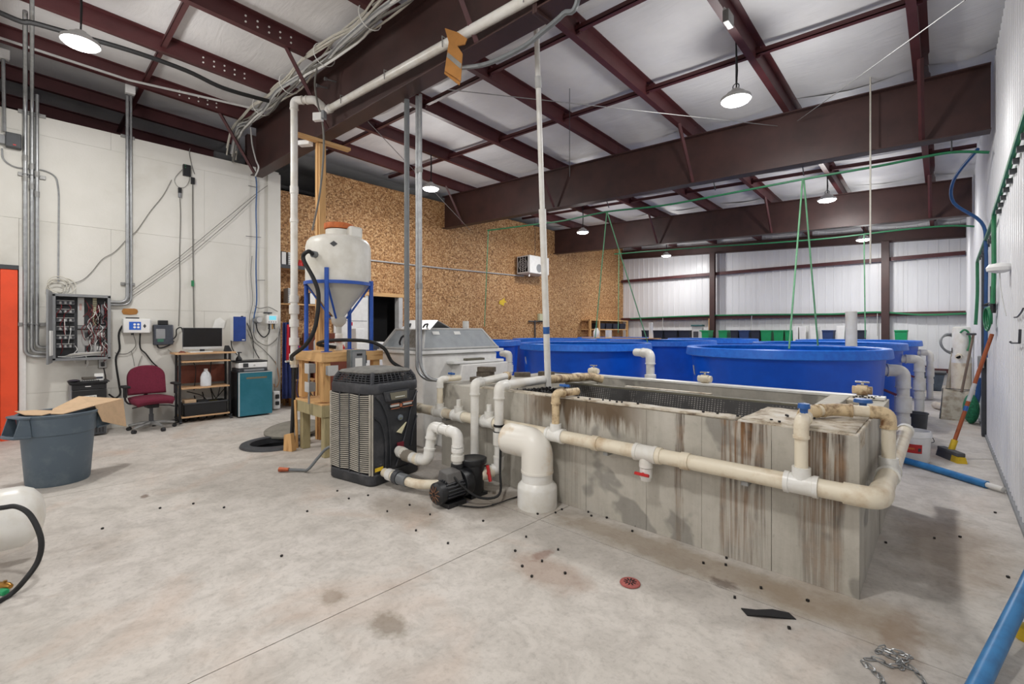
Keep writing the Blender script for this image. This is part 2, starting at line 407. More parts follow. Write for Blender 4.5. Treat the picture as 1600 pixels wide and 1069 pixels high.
# tank concrete with board marks, rust runs below the rim
def tank_concrete(name, runs):
    t = NT(name); P = t.xyz()
    n1 = t.noise(2.2, 6, .65); n2 = t.noise(30, 5, .7); st = t.noise(1, 6, .7, (9, 9, .9), .2)
    c = t.ramp(n1, [(.3, lin((164, 159, 148))), (.5, lin((184, 179, 168))), (.72, lin((198, 193, 183)))])
    c = t.mix(t.math('MULTIPLY', t.ramp(st, [(.48, K0), (.75, W1)]), .3), c, lin((132, 125, 112)))
    c = t.mix(t.math('MULTIPLY', t.ramp(n2, [(.6, K0), (.75, W1)]), .35), c, lin((104, 96, 84)))
    dk = t.ramp(t.noise(2.6, 3, .5, (1, 1, 1), .2), [(.6, K0), (.64, W1)])
    c = t.mix(t.math('MULTIPLY', dk, .5), c, lin((96, 94, 90)))
    if runs:
        xf = t.math('DIVIDE', t.math('ADD', t.math('ADD', P[0], 1.9), t.math('MULTIPLY', t.math('SUBTRACT', t.noise(3, 4, .6, (1, 1, .6)), .5), .12)), 3.8)
        stops = [(0, K0)]
        for (x, wd, s) in runs:
            q = (x+4.12)/3.8; h = wd/3.8
            stops += [(q-h*1.25, K0), (q-h, (s, s, s, 1)), (q+h, (s, s, s, 1)), (q+h*1.25, K0)]
        stops.append((1, K0))
        m = t.ramp(xf, stops)
        fine = t.ramp(t.noise(1, 5, .7, (34, 30, .9), .4), [(.4, K0), (.56, W1)])
        fall = t.ramp(t.math('ADD', P[2], t.math('MULTIPLY', t.math('SUBTRACT', n1, .5), .8)), [(0, (.45,)*3), (.3, (.6,)*3), (.62, (.85,)*3), (.9, W1)])
        k = t.math('MULTIPLY', t.math('MULTIPLY', m, fine), fall)
        c = t.mix(k, c, t.ramp(t.noise(6, 4), [(.4, lin((58, 40, 24))), (.6, lin((120, 84, 48)))]))
        # the dark wet band under the media pile
        band = t.math('MULTIPLY', t.ramp(t.math('DIVIDE', t.math('ADD', P[0], 1.9), 3.8), [(.34, K0), (.4, W1), (.6, W1), (.68, K0)]),
                      t.ramp(t.math('ADD', P[2], t.math('MULTIPLY', t.math('SUBTRACT', t.noise(1, 6, .7, (9, 9, .8), .5), .5), .75)), [(.70, K0), (.8, W1)]))
        c = t.mix(t.math('MULTIPLY', band, .9), c, lin((92, 72, 48)))
    t.bump(t.math('ADD', n2, t.math('MULTIPLY', st, .8)), .2); return t.out(c, .8)
tank_front = tank_concrete('tank_concrete_front', [(-2.75, .1, .55), (-2.3, .08, .4), (-1.37, .028, .9), (-.985, .085, 1), (-.87, .05, .8), (-.52, .1, .95), (-.62, .03, .6)])
tank_plain = tank_concrete('tank_concrete', None)
t = NT('tank_cap'); n = t.noise(9, 6, .7); c = t.ramp(n, [(.35, lin((210, 205, 196))), (.5, lin((196, 186, 168))), (.62, lin((150, 134, 112))), (.75, lin((70, 60, 56)))]); t.bump(n, .2); tank_cap = t.out(c, .7)
# perforated screen
t = NT('perforated_black'); P = t.xyz()
a_ = t.math('SUBTRACT', t.math('FRACT', t.math('DIVIDE', P[0], .026)), .5); b_ = t.math('SUBTRACT', t.math('FRACT', t.math('DIVIDE', P[2], .018)), .5)
d_ = t.math('SQRT', t.math('ADD', t.math('MULTIPLY', a_, a_), t.math('MULTIPLY', b_, b_)))
c = t.mix(t.math('MULTIPLY', t.math('LESS_THAN', d_, .26), t.ramp(t.noise(6, 3), [(.42, K0), (.6, W1)])), lin((38, 35, 33)), lin((150, 146, 140)))
c = t.mix(t.math('MULTIPLY', t.ramp(t.noise(7, 5), [(.5, K0), (.7, W1)]), .6), c, lin((24, 20, 18))); perforated = t.out(c, .45)
# ------------------------------------------------------------------ building dimensions
XW = .45; XL = -9.3; XO = -9.9; YB = 17.3; YF = -6.5; XV = -14.0
def zt(x, y): return 4.62-.0507*(x-.45)-.03*(y-7.75)    # top of the rafters = underside of the purlins
def zb(x, y): return 3.84-.0425*(x-.45)-.02*(y-7.75)    # underside of the rafters
ORD = ['first', 'second', 'third', 'fourth', 'fifth', 'sixth', 'seventh', 'eighth', 'ninth', 'tenth', 'eleventh', 'twelfth', 'thirteenth', 'fourteenth', 'fifteenth']

# floor: cast slabs with saw-cut joints; a round sump is let into one of them
floor = struct('floor', MB().box(XV, YF, -1.0, 1.2, YB+.2, -.9), dark_void)
FX = [XV, -9.4, -5.85, -2.33, 1.2]; FY = [YF, -4.2, -.73, 2.77, 6.3, 9.8, 13.3, YB+.2]
SUMP = (-6.42, 2.22, .34)
for i in range(4):
    for j in range(7):
        x0, x1, y0, y1 = FX[i]+.003, FX[i+1]-.003, FY[j]+.003, FY[j+1]-.003
        b = MB()
        if x0 < SUMP[0] < x1 and y0 < SUMP[1] < y1:
            ang = sorted([2*math.pi*k/40 for k in range(40)]+[math.atan2(yy-SUMP[1], xx-SUMP[0]) % (2*math.pi) for xx in (x0, x1) for yy in (y0, y1)])
            inner = []; outer = []
            for a in ang:
                c_, s_ = math.cos(a), math.sin(a); inner.append((SUMP[0]+SUMP[2]*c_, SUMP[1]+SUMP[2]*s_))
                tt = min([((x1 if c_ > 0 else x0)-SUMP[0])/c_ if abs(c_) > 1e-9 else 1e9, ((y1 if s_ > 0 else y0)-SUMP[1])/s_ if abs(s_) > 1e-9 else 1e9])
                outer.append((SUMP[0]+tt*c_, SUMP[1]+tt*s_))
            n = len(ang)
            V = [p+(0,) for p in inner]+[p+(0,) for p in outer]+[p+(-.12,) for p in inner]+[p+(-.12,) for p in outer]
            b.add(V, [(k, n+k, n+(k+1) % n, (k+1) % n) for k in range(n)]+[(2*n+k, k, (k+1) % n, 2*n+(k+1) % n) for k in range(n)]+[(n+k, 3*n+k, 3*n+(k+1) % n, n+(k+1) % n) for k in range(n)])
        else: b.box(x0, y0, -.12, x1, y1, 0)
        struct('slab', b, floor_mat, floor, smooth=False)

# painted board wall on the left with the orange doorway
DY0, DY1, DZ = -1.45, -.13, 2.37
wl = MB(); wl.box(XL-.14, YF, 0, XL-.02, DY0, 4.55); wl.box(XL-.14, DY1, 0, XL-.02, 3.27, 4.55); wl.box(XL-.14, DY0, DZ, XL-.02, DY1, 4.55)
wall_left = struct('wall_left', wl, wall_white)
rows = [0, .62, 1.84, 3.06, 4.28, 4.55]
for r in range(5):
    y = 3.27-(1.22 if r % 2 else 0); ys = [3.27]+([y] if r % 2 else [])
    while ys[-1]-2.44 > YF: ys.append(ys[-1]-2.44)
    ys.append(YF)
    for a, b_ in zip(ys, ys[1:]):
        z0, z1 = rows[r], rows[r+1]; rects = []
        if b_ >= DY1 or a <= DY0 or z0 >= DZ: rects = [(b_, a, z0, z1)]
        else:
            if a > DY1: rects.append((DY1, a, z0, z1))
            if b_ < DY0: rects.append((b_, DY0, z0, z1))
            if z1 > DZ: rects.append((max(b_, DY0), min(a, DY1), DZ, z1))
        for (p, q, s0, s1) in rects:
            if q-p > .02: struct('wall_panel', MB().box(XL-.02, p+.0012, s0+.0012, XL+random.uniform(-.0015, .0015), q-.0012, s1-.0012), wall_white, wall_left, smooth=False)
tr = struct('trim_1', MB().box(XL, 3.06, 0, XL+.035, 3.29, 4.5), wall_white, bev=.004)
tr2 = struct('trim_2', MB().box(XL, DY1, 0, XL+.02, DY1+.07, DZ+.02), white_paint, bev=.004)
dr = struct('door_1', MB().box(XL-.1, DY0, 0, XL-.04, DY1-.16, DZ-.05), orange_sheet)
struct('door_jamb', MB().box(XL-.14, DY1-.17, 0, XL+.05, DY1-.01, DZ-.03), orange_paint, dr, bev=.006)
struct('curtain_fold', MB().tube([(XL-.03, DY1-.2, .01), (XL-.03, DY1-.2, DZ-.05)], .035, 10), orange_sheet, dr)
struct('curtain_fold', MB().tube([(XL-.035, DY1-.34, .01), (XL-.035, DY1-.34, DZ-.05)], .05, 10), orange_sheet, dr)
struct('door_track', MB().box(XL-.1, DY0, DZ-.03, XL+.06, DY1, DZ+.03), dark_grey, dr, bev=.004)

# OSB wall behind, with a doorway
OY0, OY1, OZ = 5.45, 6.32, 2.33
ow = MB(); ow.box(XO-.14, 3.2, 0, XO-.02, OY0, 4.4); ow.box(XO-.14, 4.5, 4.4, XO-.02, OY0, 5.0); ow.box(XO-.14, OY1, 0, XO-.02, YB, 5.0); ow.box(XO-.14, OY0, OZ, XO-.02, OY1, 5.0)
wall_osb = struct('wall_osb', ow, osb_mat)
ye = [3.2, 4.42]+[4.42+1.22*k for k in range(1, 11)]+[YB]
for a, b_ in zip(ye, ye[1:]):
    for (z0, z1) in ((0, 2.44), (2.44, 5.0 if a > 4 else 4.4)):
        rects = []
        if b_ <= OY0 or a >= OY1 or z0 >= OZ: rects = [(a, b_, z0, z1)]
        else:
            if a < OY0: rects.append((a, OY0, z0, z1))
            if b_ > OY1: rects.append((OY1, b_, z0, z1))
            rects.append((max(a, OY0), min(b_, OY1), OZ, z1))
        for (p, q, s0, s1) in rects:
            if q-p > .01: struct('osb_sheet', MB().box(XO-.02, p+.002, s0+.002, XO+random.uniform(-.003, .003), q-.002, s1-.002), osb_mat, wall_osb, smooth=False)
d2 = struct('doorway_dark', MB().box(XO-.6, OY0, 0, XO-.55, OY1, OZ), dark_void)  # dark sheet behind the opening, its near-black colour stands in for the unlit room
fr = MB(); fr.box(XO-.16, OY1-.02, 0, XO+.03, OY1+.09, OZ+.02); fr.box(XO-.16, OY0-.06, 0, XO+.03, OY0+.02, OZ+.02)
struct('door_frame', fr, light_grey, d2, bev=.004)
struct('door_header', MB().box(XO-.16, OY0-.1, OZ, XO+.04, OY1+.12, OZ+.09), pine_x, d2, bev=.003)
struct('wall_outer', MB().box(XV-.1, YF, 0, XV, YB, 5.8), dark_grey)  # added behind the gap, dark colour stands in for the unlit space

# ribbed liner sheets
def ribbed(a0, a1, z0, z1, pos, axis, sgn, pitch=.152, dep=.014):
    pr = [(a0, 0)]; a = a0+.05
    while a+.05 < a1:
        pr += [(a, 0), (a+.012, dep), (a+.034, dep), (a+.046, 0)]; a += pitch
    pr.append((a1, 0)); b = MB(); V = []
    for z in (z0, z1):
        for (p, d) in pr: V.append((p, pos+sgn*d, z) if axis == 'y' else (pos+sgn*d, p, z))
    n = len(pr); b.add(V, [(i, i+1, n+i+1, n+i) if (axis == 'y') == (sgn < 0) else (i+1, i, n+i, n+i+1) for i in range(n-1)]); return b
wall_back = struct('wall_back', MB().box(XO, YB+.02, 0, XW+.1, YB+.12, 5.3), liner)
for k in range(8):
    x0 = XO+k*1.2938; x1 = XO+(k+1)*1.2938
    for (z0, z1) in ((0, 2.0), (2.0, 3.6), (3.6, 4.9)):
        struct('liner_sheet', ribbed(x0, x1-.004, z0, z1-.003, YB, 'y', -1, .216, .008), liner, wall_back, smooth=False)
wall_right = struct('wall_right', MB().box(XW+.02, YF, 0, XW+.12, YB+.1, 5.0), liner)
y = YF
while y < YB-.1:
    struct('liner_sheet', ribbed(y, min(y+.916, YB), 0, 4.75, XW, 'x', -1), liner, wall_right, smooth=False); y += .92
struct('corner_post', MB().box(XW-.06, 9.25, 0, XW-.005, 9.42, 2.55), dark_grey, wall_right, bev=.003)
struct('sill_angle', MB().box(XW-.03, YF, 0, XW-.001, YB, .035), mid_grey, wall_right)
struct('wall_front', MB().box(XV, YF-.1, 0, XW+.1, YF, 5.8), liner)

# roof: steel deck, vinyl faced insulation, purlins, rafters
RY = [-2.05, 2.85, 7.75, 12.6]; PX = [-.2, -1.65, -3.08, -4.55, -6.05, -7.55, -9.05, -10.55, -12.1, -13.6]
BAYS = [(YF, -2.05), (-2.05, 2.85), (2.85, 7.75), (7.75, 12.6), (12.6, YB)]
ck = MB(); cs = [(XV, YF), (XW+.1, YF), (XW+.1, YB), (XV, YB)]
ck.hexa([(x, y, zt(x, y)+.4) for x, y in cs]+[(x, y, zt(x, y)+.5) for x, y in cs])
ceiling = struct('ceiling', ck, vinyl)
pe = [XW+.05]+PX+[XV]
for bi, (y0, y1) in enumerate(BAYS):
    for k in range(len(pe)-1):
        xa, xb = pe[k], pe[k+1]
        if bi >= 3 and xa < -9.9: continue
        rs = [random.uniform(-1, 1) for _ in range(8)]
        def fn(s, u, xa=xa, xb=xb, y0=y0, y1=y1, rs=rs):
            x = xa+(xb-xa)*s; y = y0+(y1-y0)*u; q = math.sin(math.pi*s)
            edge = max(0, 1-min(u, 1-u)*9)
            z = zt(x, y)+.21-.03*q-.05*q*edge+q*.012*(rs[0]*math.sin(u*13+rs[1]*4)+rs[2]*math.sin(u*29+s*4+rs[3]*5))+.006*math.sin(u*70+rs[4]*9+s*6)*q
            return (x, y, z)
        struct('insulation_panel', MB().grid(lambda s, u: fn(1-s, u), 6, 26), vinyl, ceiling)
BN = ['behind the camera', 'in front of the first big rafter', 'between first and second rafter', 'between second and third rafter', 'beyond the third rafter']
def zpurlin(x, y0, y1):
    b = MB(); w_ = .012
    def sl(xa, xb, za, zb_):
        b.hexa([(xa, y0, zt(x, y0)+za), (xb, y0, zt(x, y0)+za), (xb, y1, zt(x, y1)+za), (xa, y1, zt(x, y1)+za),
                (xa, y0, zt(x, y0)+zb_), (xb, y0, zt(x, y0)+zb_), (xb, y1, zt(x, y1)+zb_), (xa, y1, zt(x, y1)+zb_)])
    sl(x-w_/2, x+w_/2, .012, .19); sl(x-.075, x+w_/2, 0, .012); sl(x-w_/2, x+.075, .19, .202); sl(x-.075, x-.066, .012, .035)
    return b
for bi, (y0, y1) in enumerate(BAYS):
    for k, x in enumerate(PX):
        if (bi >= 2 and x < -9.9) or bi == 0: continue
        o = one('roof_purlin', zpurlin(x, y0+.004, y1-.004), steel_red, f'dark red roof purlin {BN[bi]}, {ORD[k]} from the right wall', 'purlin', 'roof purlins', smooth=False)
        if bi == 1 and -10 < x < -4:
            b = MB()
            for q in range(5):
                for h in (.06, .13):
                    yy = 1.75+q*.13+(0 if x > -7 else -.1); b.cyl((x+.005, yy, zt(x, yy)+h), (x+.014, yy, zt(x, yy)+h), .012, n=8)
            bp = part(o, 'bolt', b, paper); bp['kind'] = 'stuff'
        if bi in (2, 3):   # clips where the bracing bars cross
            for yy in ((4.33, 6.03) if bi == 2 else (9.3, 10.9)):
                part(o, 'clip', MB().box(x-.03, yy-.012, zt(x, yy)+.02, x+.05, yy+.012, zt(x, yy)+.15), steel_red)
for yy, nm in ((1.2, 'nearer the first big rafter on its left side'), (-.4, 'nearest the camera on the left'), (4.33, 'just behind the first rafter'), (6.03, 'just before the second rafter'), (9.3, 'just behind the second rafter'), (10.9, 'just before the third rafter'), (14.2, 'just beyond the third rafter'), (15.8, 'closest to the far wall')):
    b = MB(); x0, x1 = (-13.6, .4) if yy < 2 else (-9.88, .4)
    b.hexa([(x, yy+d, zt(x, yy)+h) for h in (.05, .062) for x, d in ((x0, -.03), (x1, -.03), (x1, .03), (x0, .03))])
    b.hexa([(x, yy+d, zt(x, yy)+h) for h in (.05, .11) for x, d in ((x0, -.03), (x1, -.03), (x1, -.022), (x0, -.022))])
    one('bracing_bar', b, steel_red, f'thin dark red bracing bar, {nm}', 'brace', 'roof bracing bars', smooth=False)

def rafter(y, x0, x1, label, braces, bside=-1, splice=None, depth=None):
    r = thing('steel_rafter', label, 'rafter', (x0, y, zb(x0, y)), 0, 'big roof rafters')
    b0 = (lambda x: zt(x, y)-depth) if depth else (lambda x: zb(x, y))
    def bar(h0, h1, d0, d1, up):
        f = (lambda x, h: zt(x, y)+h) if up else (lambda x, h: b0(x)+h)
        return MB().hexa([(x, y+d, f(x, h)) for h in (h0, h1) for x, d in ((x0, d0), (x1, d0), (x1, d1), (x0, d1))])
    part(r, 'bottom_flange', bar(0, .016, -.1, .1, False), rafter_brown, .003)
    part(r, 'top_flange', bar(-.016, 0, -.1, .1, True), rafter_brown, .003)
    part(r, 'web', MB().hexa([(x, y+d, z) for z_ in (0, 1) for x, d in ((x0, -.005), (x1, -.005), (x1, .005), (x0, .005)) for z in [(b0(x)+.016) if z_ == 0 else zt(x, y)-.016]]), rafter_brown)
    for bx in braces:
        part(r, 'flange_brace', MB().tube([(bx, y+bside*.62, zt(bx, y)+.03), (bx, y+bside*.07, b0(bx)+.03)], .03, 4), steel_red)
    if splice:
        for dx in (-.012, .012):
            part(r, 'splice_plate', MB().box(splice+dx-.011, y-.105, b0(splice)-.03, splice+dx+.011, y+.105, zt(splice, y)+.0), rafter_brown, .003)
    return r
rafter(-2.05, -9.2, XW-.05, 'brown steel rafter above the camera end of the room', [])
R1 = rafter(2.85, -9.22, XW-.05, 'nearest brown steel rafter carrying cables and a white pipe', [-9.1, -6.1, -3.08], splice=-2.36)
R2 = rafter(7.75, XO+.01, XW-.05, 'middle brown steel rafter spanning above the concrete tank', [-.2, -3.08, -6.05, -9.05])
R3 = rafter(12.6, XO+.01, XW-.05, 'farthest deep brown rafter in front of the far white wall', [-.2, -3.08, -6.05])
rafter(YB-.12, XO, XW-.03, 'shallow dark beam along the top of the far white wall', [], depth=.34)
# column that carries rafter one at the wall
c1 = thing('steel_column', 'dark steel column stub where the nearest rafter meets the left wall', 'column', (-9.42, 2.85, 0))
part(c1, 'shaft', MB().box(-9.6, 2.77, 0, -9.48, 2.93, 5.2), rafter_brown, .003)

# far wall framing
for (z, nm) in ((.42, 'lowest'), (2.0, 'middle'), (3.6, 'upper')):
    b = MB(); b.box(XO+.02, YB-.2, z-.035, XW-.03, YB-.012, z+.035); b.box(XO+.02, YB-.205, z-.035, XW-.03, YB-.195, z-.075)
    one('wall_girt', b, steel_red, f'{nm} dark red horizontal girt on the far white wall', 'girt', 'far wall girts', bev=.004)
for (x, nm) in ((-6.1, 'left'), (-1.23, 'right')):
    c = thing('wall_column', f'dark red steel column on the far wall, {nm} one of the two', 'column', (x, YB-.3, 0), 0, 'far wall columns')
    zz = zt(x, YB)-.33
    part(c, 'web', MB().box(x-.005, YB-.33, 0, x+.005, YB-.21, zz), rafter_brown)
    part(c, 'flange', MB().box(x-.09, YB-.345, 0, x+.09, YB-.33, zz), rafter_brown, .002); part(c, 'flange', MB().box(x-.09, YB-.215, 0, x+.09, YB-.206, zz), rafter_brown, .002)

# ------------------------------------------------------------------ high bay lamps
def lamp(i, x, y, z, label):
    r = thing('high_bay_lamp', label, 'lamp', (x, y, z), 0, 'round high bay lamps')
    if i == 0 or True:
        part(r, 'housing', MB((x, y, z)).lathe([(.0, .13), (.05, .13), (.06, .1), (.1, .09), (.12, .045), (.165, .035), (.165, .0), (.15, -.004)], 28), light_grey)
        part(r, 'lens', MB((x, y, z)).lathe([(.148, -.002), (.142, -.02), (.1, -.034), (.04, -.04), (.0, -.041)], 28), lamp_lens)
        part(r, 'hook', MB((x, y, z)).ring((0, 0, .165), .035, .006, 16, 6, (0, 1, 0)), dark_grey)
        top = zt(x, y)+.17
        part(r, 'supply_wire', MB().tube([(x+.004, y, z+.13), (x+.012, y+.01, (z+top)/2), (x, y, top)], .009, 6), black_rubber)
        part(r, 'hanging_wire', MB().tube([(x, y, z+.2), (x, y, top)], .006, 5), dark_grey)
    ld = bpy.data.lights.new('lamp_light', 'AREA'); ld.shape = 'DISK'; ld.size = .28; ld.energy = LAMP_W; ld.color = (1, .985, .96)
    lo = bpy.data.objects.new('lamp_light', ld); COL.objects.link(lo); lo.parent = r; lo.location = (0, 0, -.045)
    l2 = bpy.data.lights.new('fill_light', 'POINT'); l2.energy = LAMP_FILL; l2.shadow_soft_size = .14; l2.color = (1, .985, .96)  # fill added below each lamp to brighten the ceiling and walls
    q2 = bpy.data.objects.new('fill_light', l2); COL.objects.link(q2); q2.parent = r; q2.location = (0, 0, -.2)
LN = ['round white lamp at upper left above the electrical panel', 'round lamp overhead near the camera', 'round lamp hanging before the OSB wall near the hopper', 'large bright round lamp hanging over the concrete tank',
      'round lamp in front of the middle of the OSB wall', 'round lamp hanging before the farthest rafter at right', 'small distant lamp at the far left corner', 'small distant lamp by the far wall at right',
      'round lamp behind the camera on the left', 'round lamp behind the camera on the right']
for i, (x, y, z) in enumerate(LAMPS[:10]): lamp(i, x, y, z, LN[i])
# ------------------------------------------------------------------ plumbing helpers
def pvc(r_parent, pts, r, mat, fit=None, fil=None, n=12, ends=False, nm='pipe', ring=True):
    """a run of pipe with slip elbows at its bends; straight lengths and fittings are separate parts"""
    fit = fit or mat; P = [Vector(p) for p in pts]; fl_ = fil or r*1.6
    for i in range(len(P)-1):
        d = (P[i+1]-P[i]).normalized(); a = P[i]+d*(0 if i == 0 else fl_*.9); b = P[i+1]-d*(0 if i == len(P)-2 else fl_*.9)
        if (b-a).length > .01: part(r_parent, nm, MB().tube([a, b], r, n), mat)
    for i in range(1, len(P)-1):
        a = (P[i-1]-P[i]); b = (P[i+1]-P[i]); la = min(fl_*1.6, a.length*.5); lb = min(fl_*1.6, b.length*.5)
        m = MB().tube([P[i]+a.normalized()*la, P[i], P[i]+b.normalized()*lb], r*1.14, n, fil=fl_, k=7)
        if ring:
            for v, L in ((a, la), (b, lb)):
                v = v.normalized(); m.tube([P[i]+v*(L-.012), P[i]+v*(L+.004)], r*1.24, n)
        part(r_parent, 'elbow', m, fit)
    if ends:
        for p, q in ((P[0], P[1]), (P[-1], P[-2])):
            d = (q-p).normalized(); part(r_parent, 'collar', MB().tube([p-d*.005, p+d*.05], r*1.2, n), fit)
def collar(parent, c, d, r, L, mat, nm='collar', n=14):
    d = Vector(d).normalized(); c = Vector(c); return part(parent, nm, MB().tube([c-d*L/2, c+d*L/2], r, n), mat, .002)
def valve_handle(parent, c, mat, ax=(0, 1, 0), L=.07):
    a = Vector(ax).normalized(); c = Vector(c)
    m = MB().tube([c-a*L/2, c+a*L/2], [.012, .012], 6); m.sph(c, .016, 8, 5)
    return part(parent, 'valve_handle', m, mat)
def ball_valve(parent, c, d, r, body, hmat, hdir=(0, 0, 1)):
    d = Vector(d).normalized(); c = Vector(c); h = Vector(hdir).normalized()
    m = MB().tube([c-d*r*1.9, c-d*r*1.2, c-d*r*1.15, c+d*r*1.15, c+d*r*1.2, c+d*r*1.9], [r*1.25, r*1.25, r*1.5, r*1.5, r*1.25, r*1.25], 12)
    v = part(parent, 'valve_body', m, body)
    side = d.cross(h).normalized()
    q = MB().tube([c+h*r*1.2, c+h*r*2.2], r*.35, 8); q.tube([c+h*r*2.2-side*r*1.8, c+h*r*2.2+side*r*1.8], r*.4, 6)
    part(v, 'valve_handle', q, hmat); return v

# ------------------------------------------------------------------ concrete sump tank
TX0, TX1, TY0, TY1, TH = -4.1, -.34, 3.17, 5.1, .914
T = thing('concrete_tank', 'long stained concrete filter tank with black perforated screens inside', 'tank', ((TX0+TX1)/2, (TY0+TY1)/2, 0))
part(T, 'tank_floor', MB().box(TX0+.03, TY0+.03, 0, TX1-.03, TY1-.03, .15), tank_plain)
part(T, 'front_core', MB().box(TX0+.03, TY0+.025, 0, TX1-.03, TY0+.15, TH-.01), tank_plain)
part(T, 'back_wall', MB().box(TX0, TY1-.14, 0, TX1-.03, TY1, TH), tank_plain, .006)
part(T, 'end_core', MB().box(TX1-.16, TY0+.03, 0, TX1-.025, TY1-.02, TH-.01), tank_plain)
fx = [TX0, -3.36, -2.72, -2.16, -1.62, -1.21, -.78, TX1]
for a, b in zip(fx, fx[1:]):
    part(T, 'form_panel', MB().box(a+.001, TY0+random.uniform(0, .003), 0, b-.001, TY0+.026, TH-.006), tank_front, .0015)
fy = [TY0, 3.45, 3.72, 3.95, 4.3, 4.62, 4.86, TY1]
for a, b in zip(fy, fy[1:]):
    part(T, 'form_panel', MB().box(TX1-.026, a+.0015+(.0 if a > TY0 else .028), 0, TX1-random.uniform(0, .005), b-.0015, TH-.006), tank_plain, .002)
part(T, 'left_deck', MB().box(TX0, TY0+.02, .1, -3.62, TY1-.02, TH), tank_plain, .006)
# rims: pale deposit crust on the tops
def crust(x0, y0, x1, y1, z, h=.012):
    nx = max(2, int((x1-x0)/.08)); ny = max(2, int((y1-y0)/.08))
    rnd = [[random.uniform(-.35, .5) for _ in range(ny+1)] for _ in range(nx+1)]
    b = MB(); b.grid(lambda s, u: (x0+(x1-x0)*s, y0+(y1-y0)*u, z+h*(.4+rnd[round(s*nx)][round(u*ny)]*.6)), nx, ny); return b
part(T, 'rim_crust', MB().box(TX0+.6, TY0+.01, TH-.01, -1.0, TY0+.14, TH+.004), tank_cap, .004)
part(T, 'rim_crust', crust(-2.6, TY0, -1.0, TY0+.14, TH), tank_cap, solid=.012)
part(T, 'rim_board', MB().box(-3.6, TY1-.15, TH-.005, TX1-.02, TY1-.02, TH+.02), pvc_white, .004)
part(T, 'corner_slab', MB().box(-.98, TY0+.005, TH-.1, TX1-.004, 3.86, TH+.006), tank_cap, .006)
part(T, 'slab_crust', crust(-.96, TY0+.02, TX1-.02, 3.8, TH+.002, .018), tank_cap, solid=.01)
part(T, 'cross_wall', MB().box(-.74, 3.86, .15, -.6, TY1-.14, TH+.01), tank_plain, .006)
part(T, 'chamber_wall', MB().box(-.6, 4.12, .15, TX1-.16, 4.24, TH), tank_plain, .006)
part(T, 'chamber_rim', MB().box(-.6, 4.75, .3, TX1-.1, TY1-.13, TH+.004), tank_cap, .006)
# screens
def sheet(p):   # thin slab from 4 corners (front face to back 12 mm)
    P = [Vector(q) for q in p]; n = (P[1]-P[0]).cross(P[3]-P[0]).normalized()*.006
    return MB().hexa([q-n for q in P]+[q+n for q in P])
XS0, XS1 = -3.2, -.75
part(T, 'screen', sheet([(XS0, 4.1, .25), (XS1, 4.1, .25), (XS1, 4.28, .9), (XS0, 4.28, .9)]), perforated)
part(T, 'screen', sheet([(XS0, 4.4, .84), (XS1, 4.4, .84), (XS1, 4.82, .66), (XS0, 4.82, .66)]), perforated)
part(T, 'screen', sheet([(XS0, 3.33, .84), (XS1, 3.33, .84), (XS1, 3.9, .35), (XS0, 3.9, .35)]), perforated)
part(T, 'ridge_rail', MB().box(XS0, 4.27, .88, XS1, 4.33, .905), olive, .004)
part(T, 'ridge_rail', MB().box(XS0, 4.385, .83, XS1, 4.41, .86), black_plastic, .003)
part(T, 'screen_end', MB().box(XS0-.02, 3.32, .2, XS0, TY1-.15, .86), tank_plain)
part(T, 'trough_cover', MB().box(-3.6, 3.34, .82, -2.55, 3.72, .85), dark_grey, .003)
part(T, 'angle_rail', MB().box(-2.5, 4.4, .885, -1.6, 4.46, .905), tank_cap, .004)
b = MB()
for _ in range(420):
    x = random.gauss(-2.92, .17); y = random.uniform(3.34, 3.7)
    if x < -3.5 or x > -2.58: continue
    z = .855+random.uniform(0, .06)*max(0, 1-abs(x+2.92)/.4); a = random.uniform(0, 3)
    b.cb((x, y, z+.008), (.018, .018, .016), Matrix.Rotation(a, 3, 'Z') @ Matrix.Rotation(random.uniform(0, 1), 3, 'X'))
fm = one('filter_media', b, stain_black, 'heap of wet black plastic filter pellets inside the concrete tank', 'filter media', smooth=False); fm['kind'] = 'stuff'
# fittings sitting on the far rim
for x, nm in ((-3.3, 'leftmost'), (-1.88, 'middle'), (-.52, 'rightmost')):
    v = thing('rim_valve', f'small stained white valve on the far rim of the concrete tank, {nm}', 'valve', (x, 5.02, TH+.02), 0, 'valves on the tank rim')
    o = MB((x, 5.02, TH+.02)); o.tube([(-.07, 0, .045), (-.04, 0, .045), (-.038, 0, .045), (.038, 0, .045), (.04, 0, .045), (.07, 0, .045)], [.035, .035, .045, .045, .035, .035], 12)
    part(v, 'body', o, pvc_aged if x != -.52 else pvc_rust)
    q = MB((x, 5.02, TH+.02)); q.cyl((0, 0, .08), (0, 0, .11), .012, n=8); q.cb((0, 0, .115), (.1, .03, .014)); part(v, 'valve_handle', q, chrome, .003)

# bricks on the left deck
for i, (x, y, z, a) in enumerate([(-3.86, 3.52, TH, .2), (-3.72, 3.72, TH, -.3), (-3.84, 3.6, TH+.058, .1), (-3.82, 3.6, TH+.115, .4), (-3.9, 4.3, TH, .9), (-3.75, 4.6, TH, .2)]):
    nm = ['grimy brick lying nearest the front rim of the concrete tank', 'grimy brick flat on the tank deck behind the front one', 'middle brick of the little stack on the tank deck', 'topmost brick of the little stack on the tank deck', 'loose brick turned askew farther back on the tank deck', 'loose brick close to the back rim on the tank deck'][i]
    one('brick', MB((x, y, z), a).box(-.1, -.047, .0, .1, .047, .056), brick_brown, nm, 'brick', 'bricks on the tank deck', bev=.005)

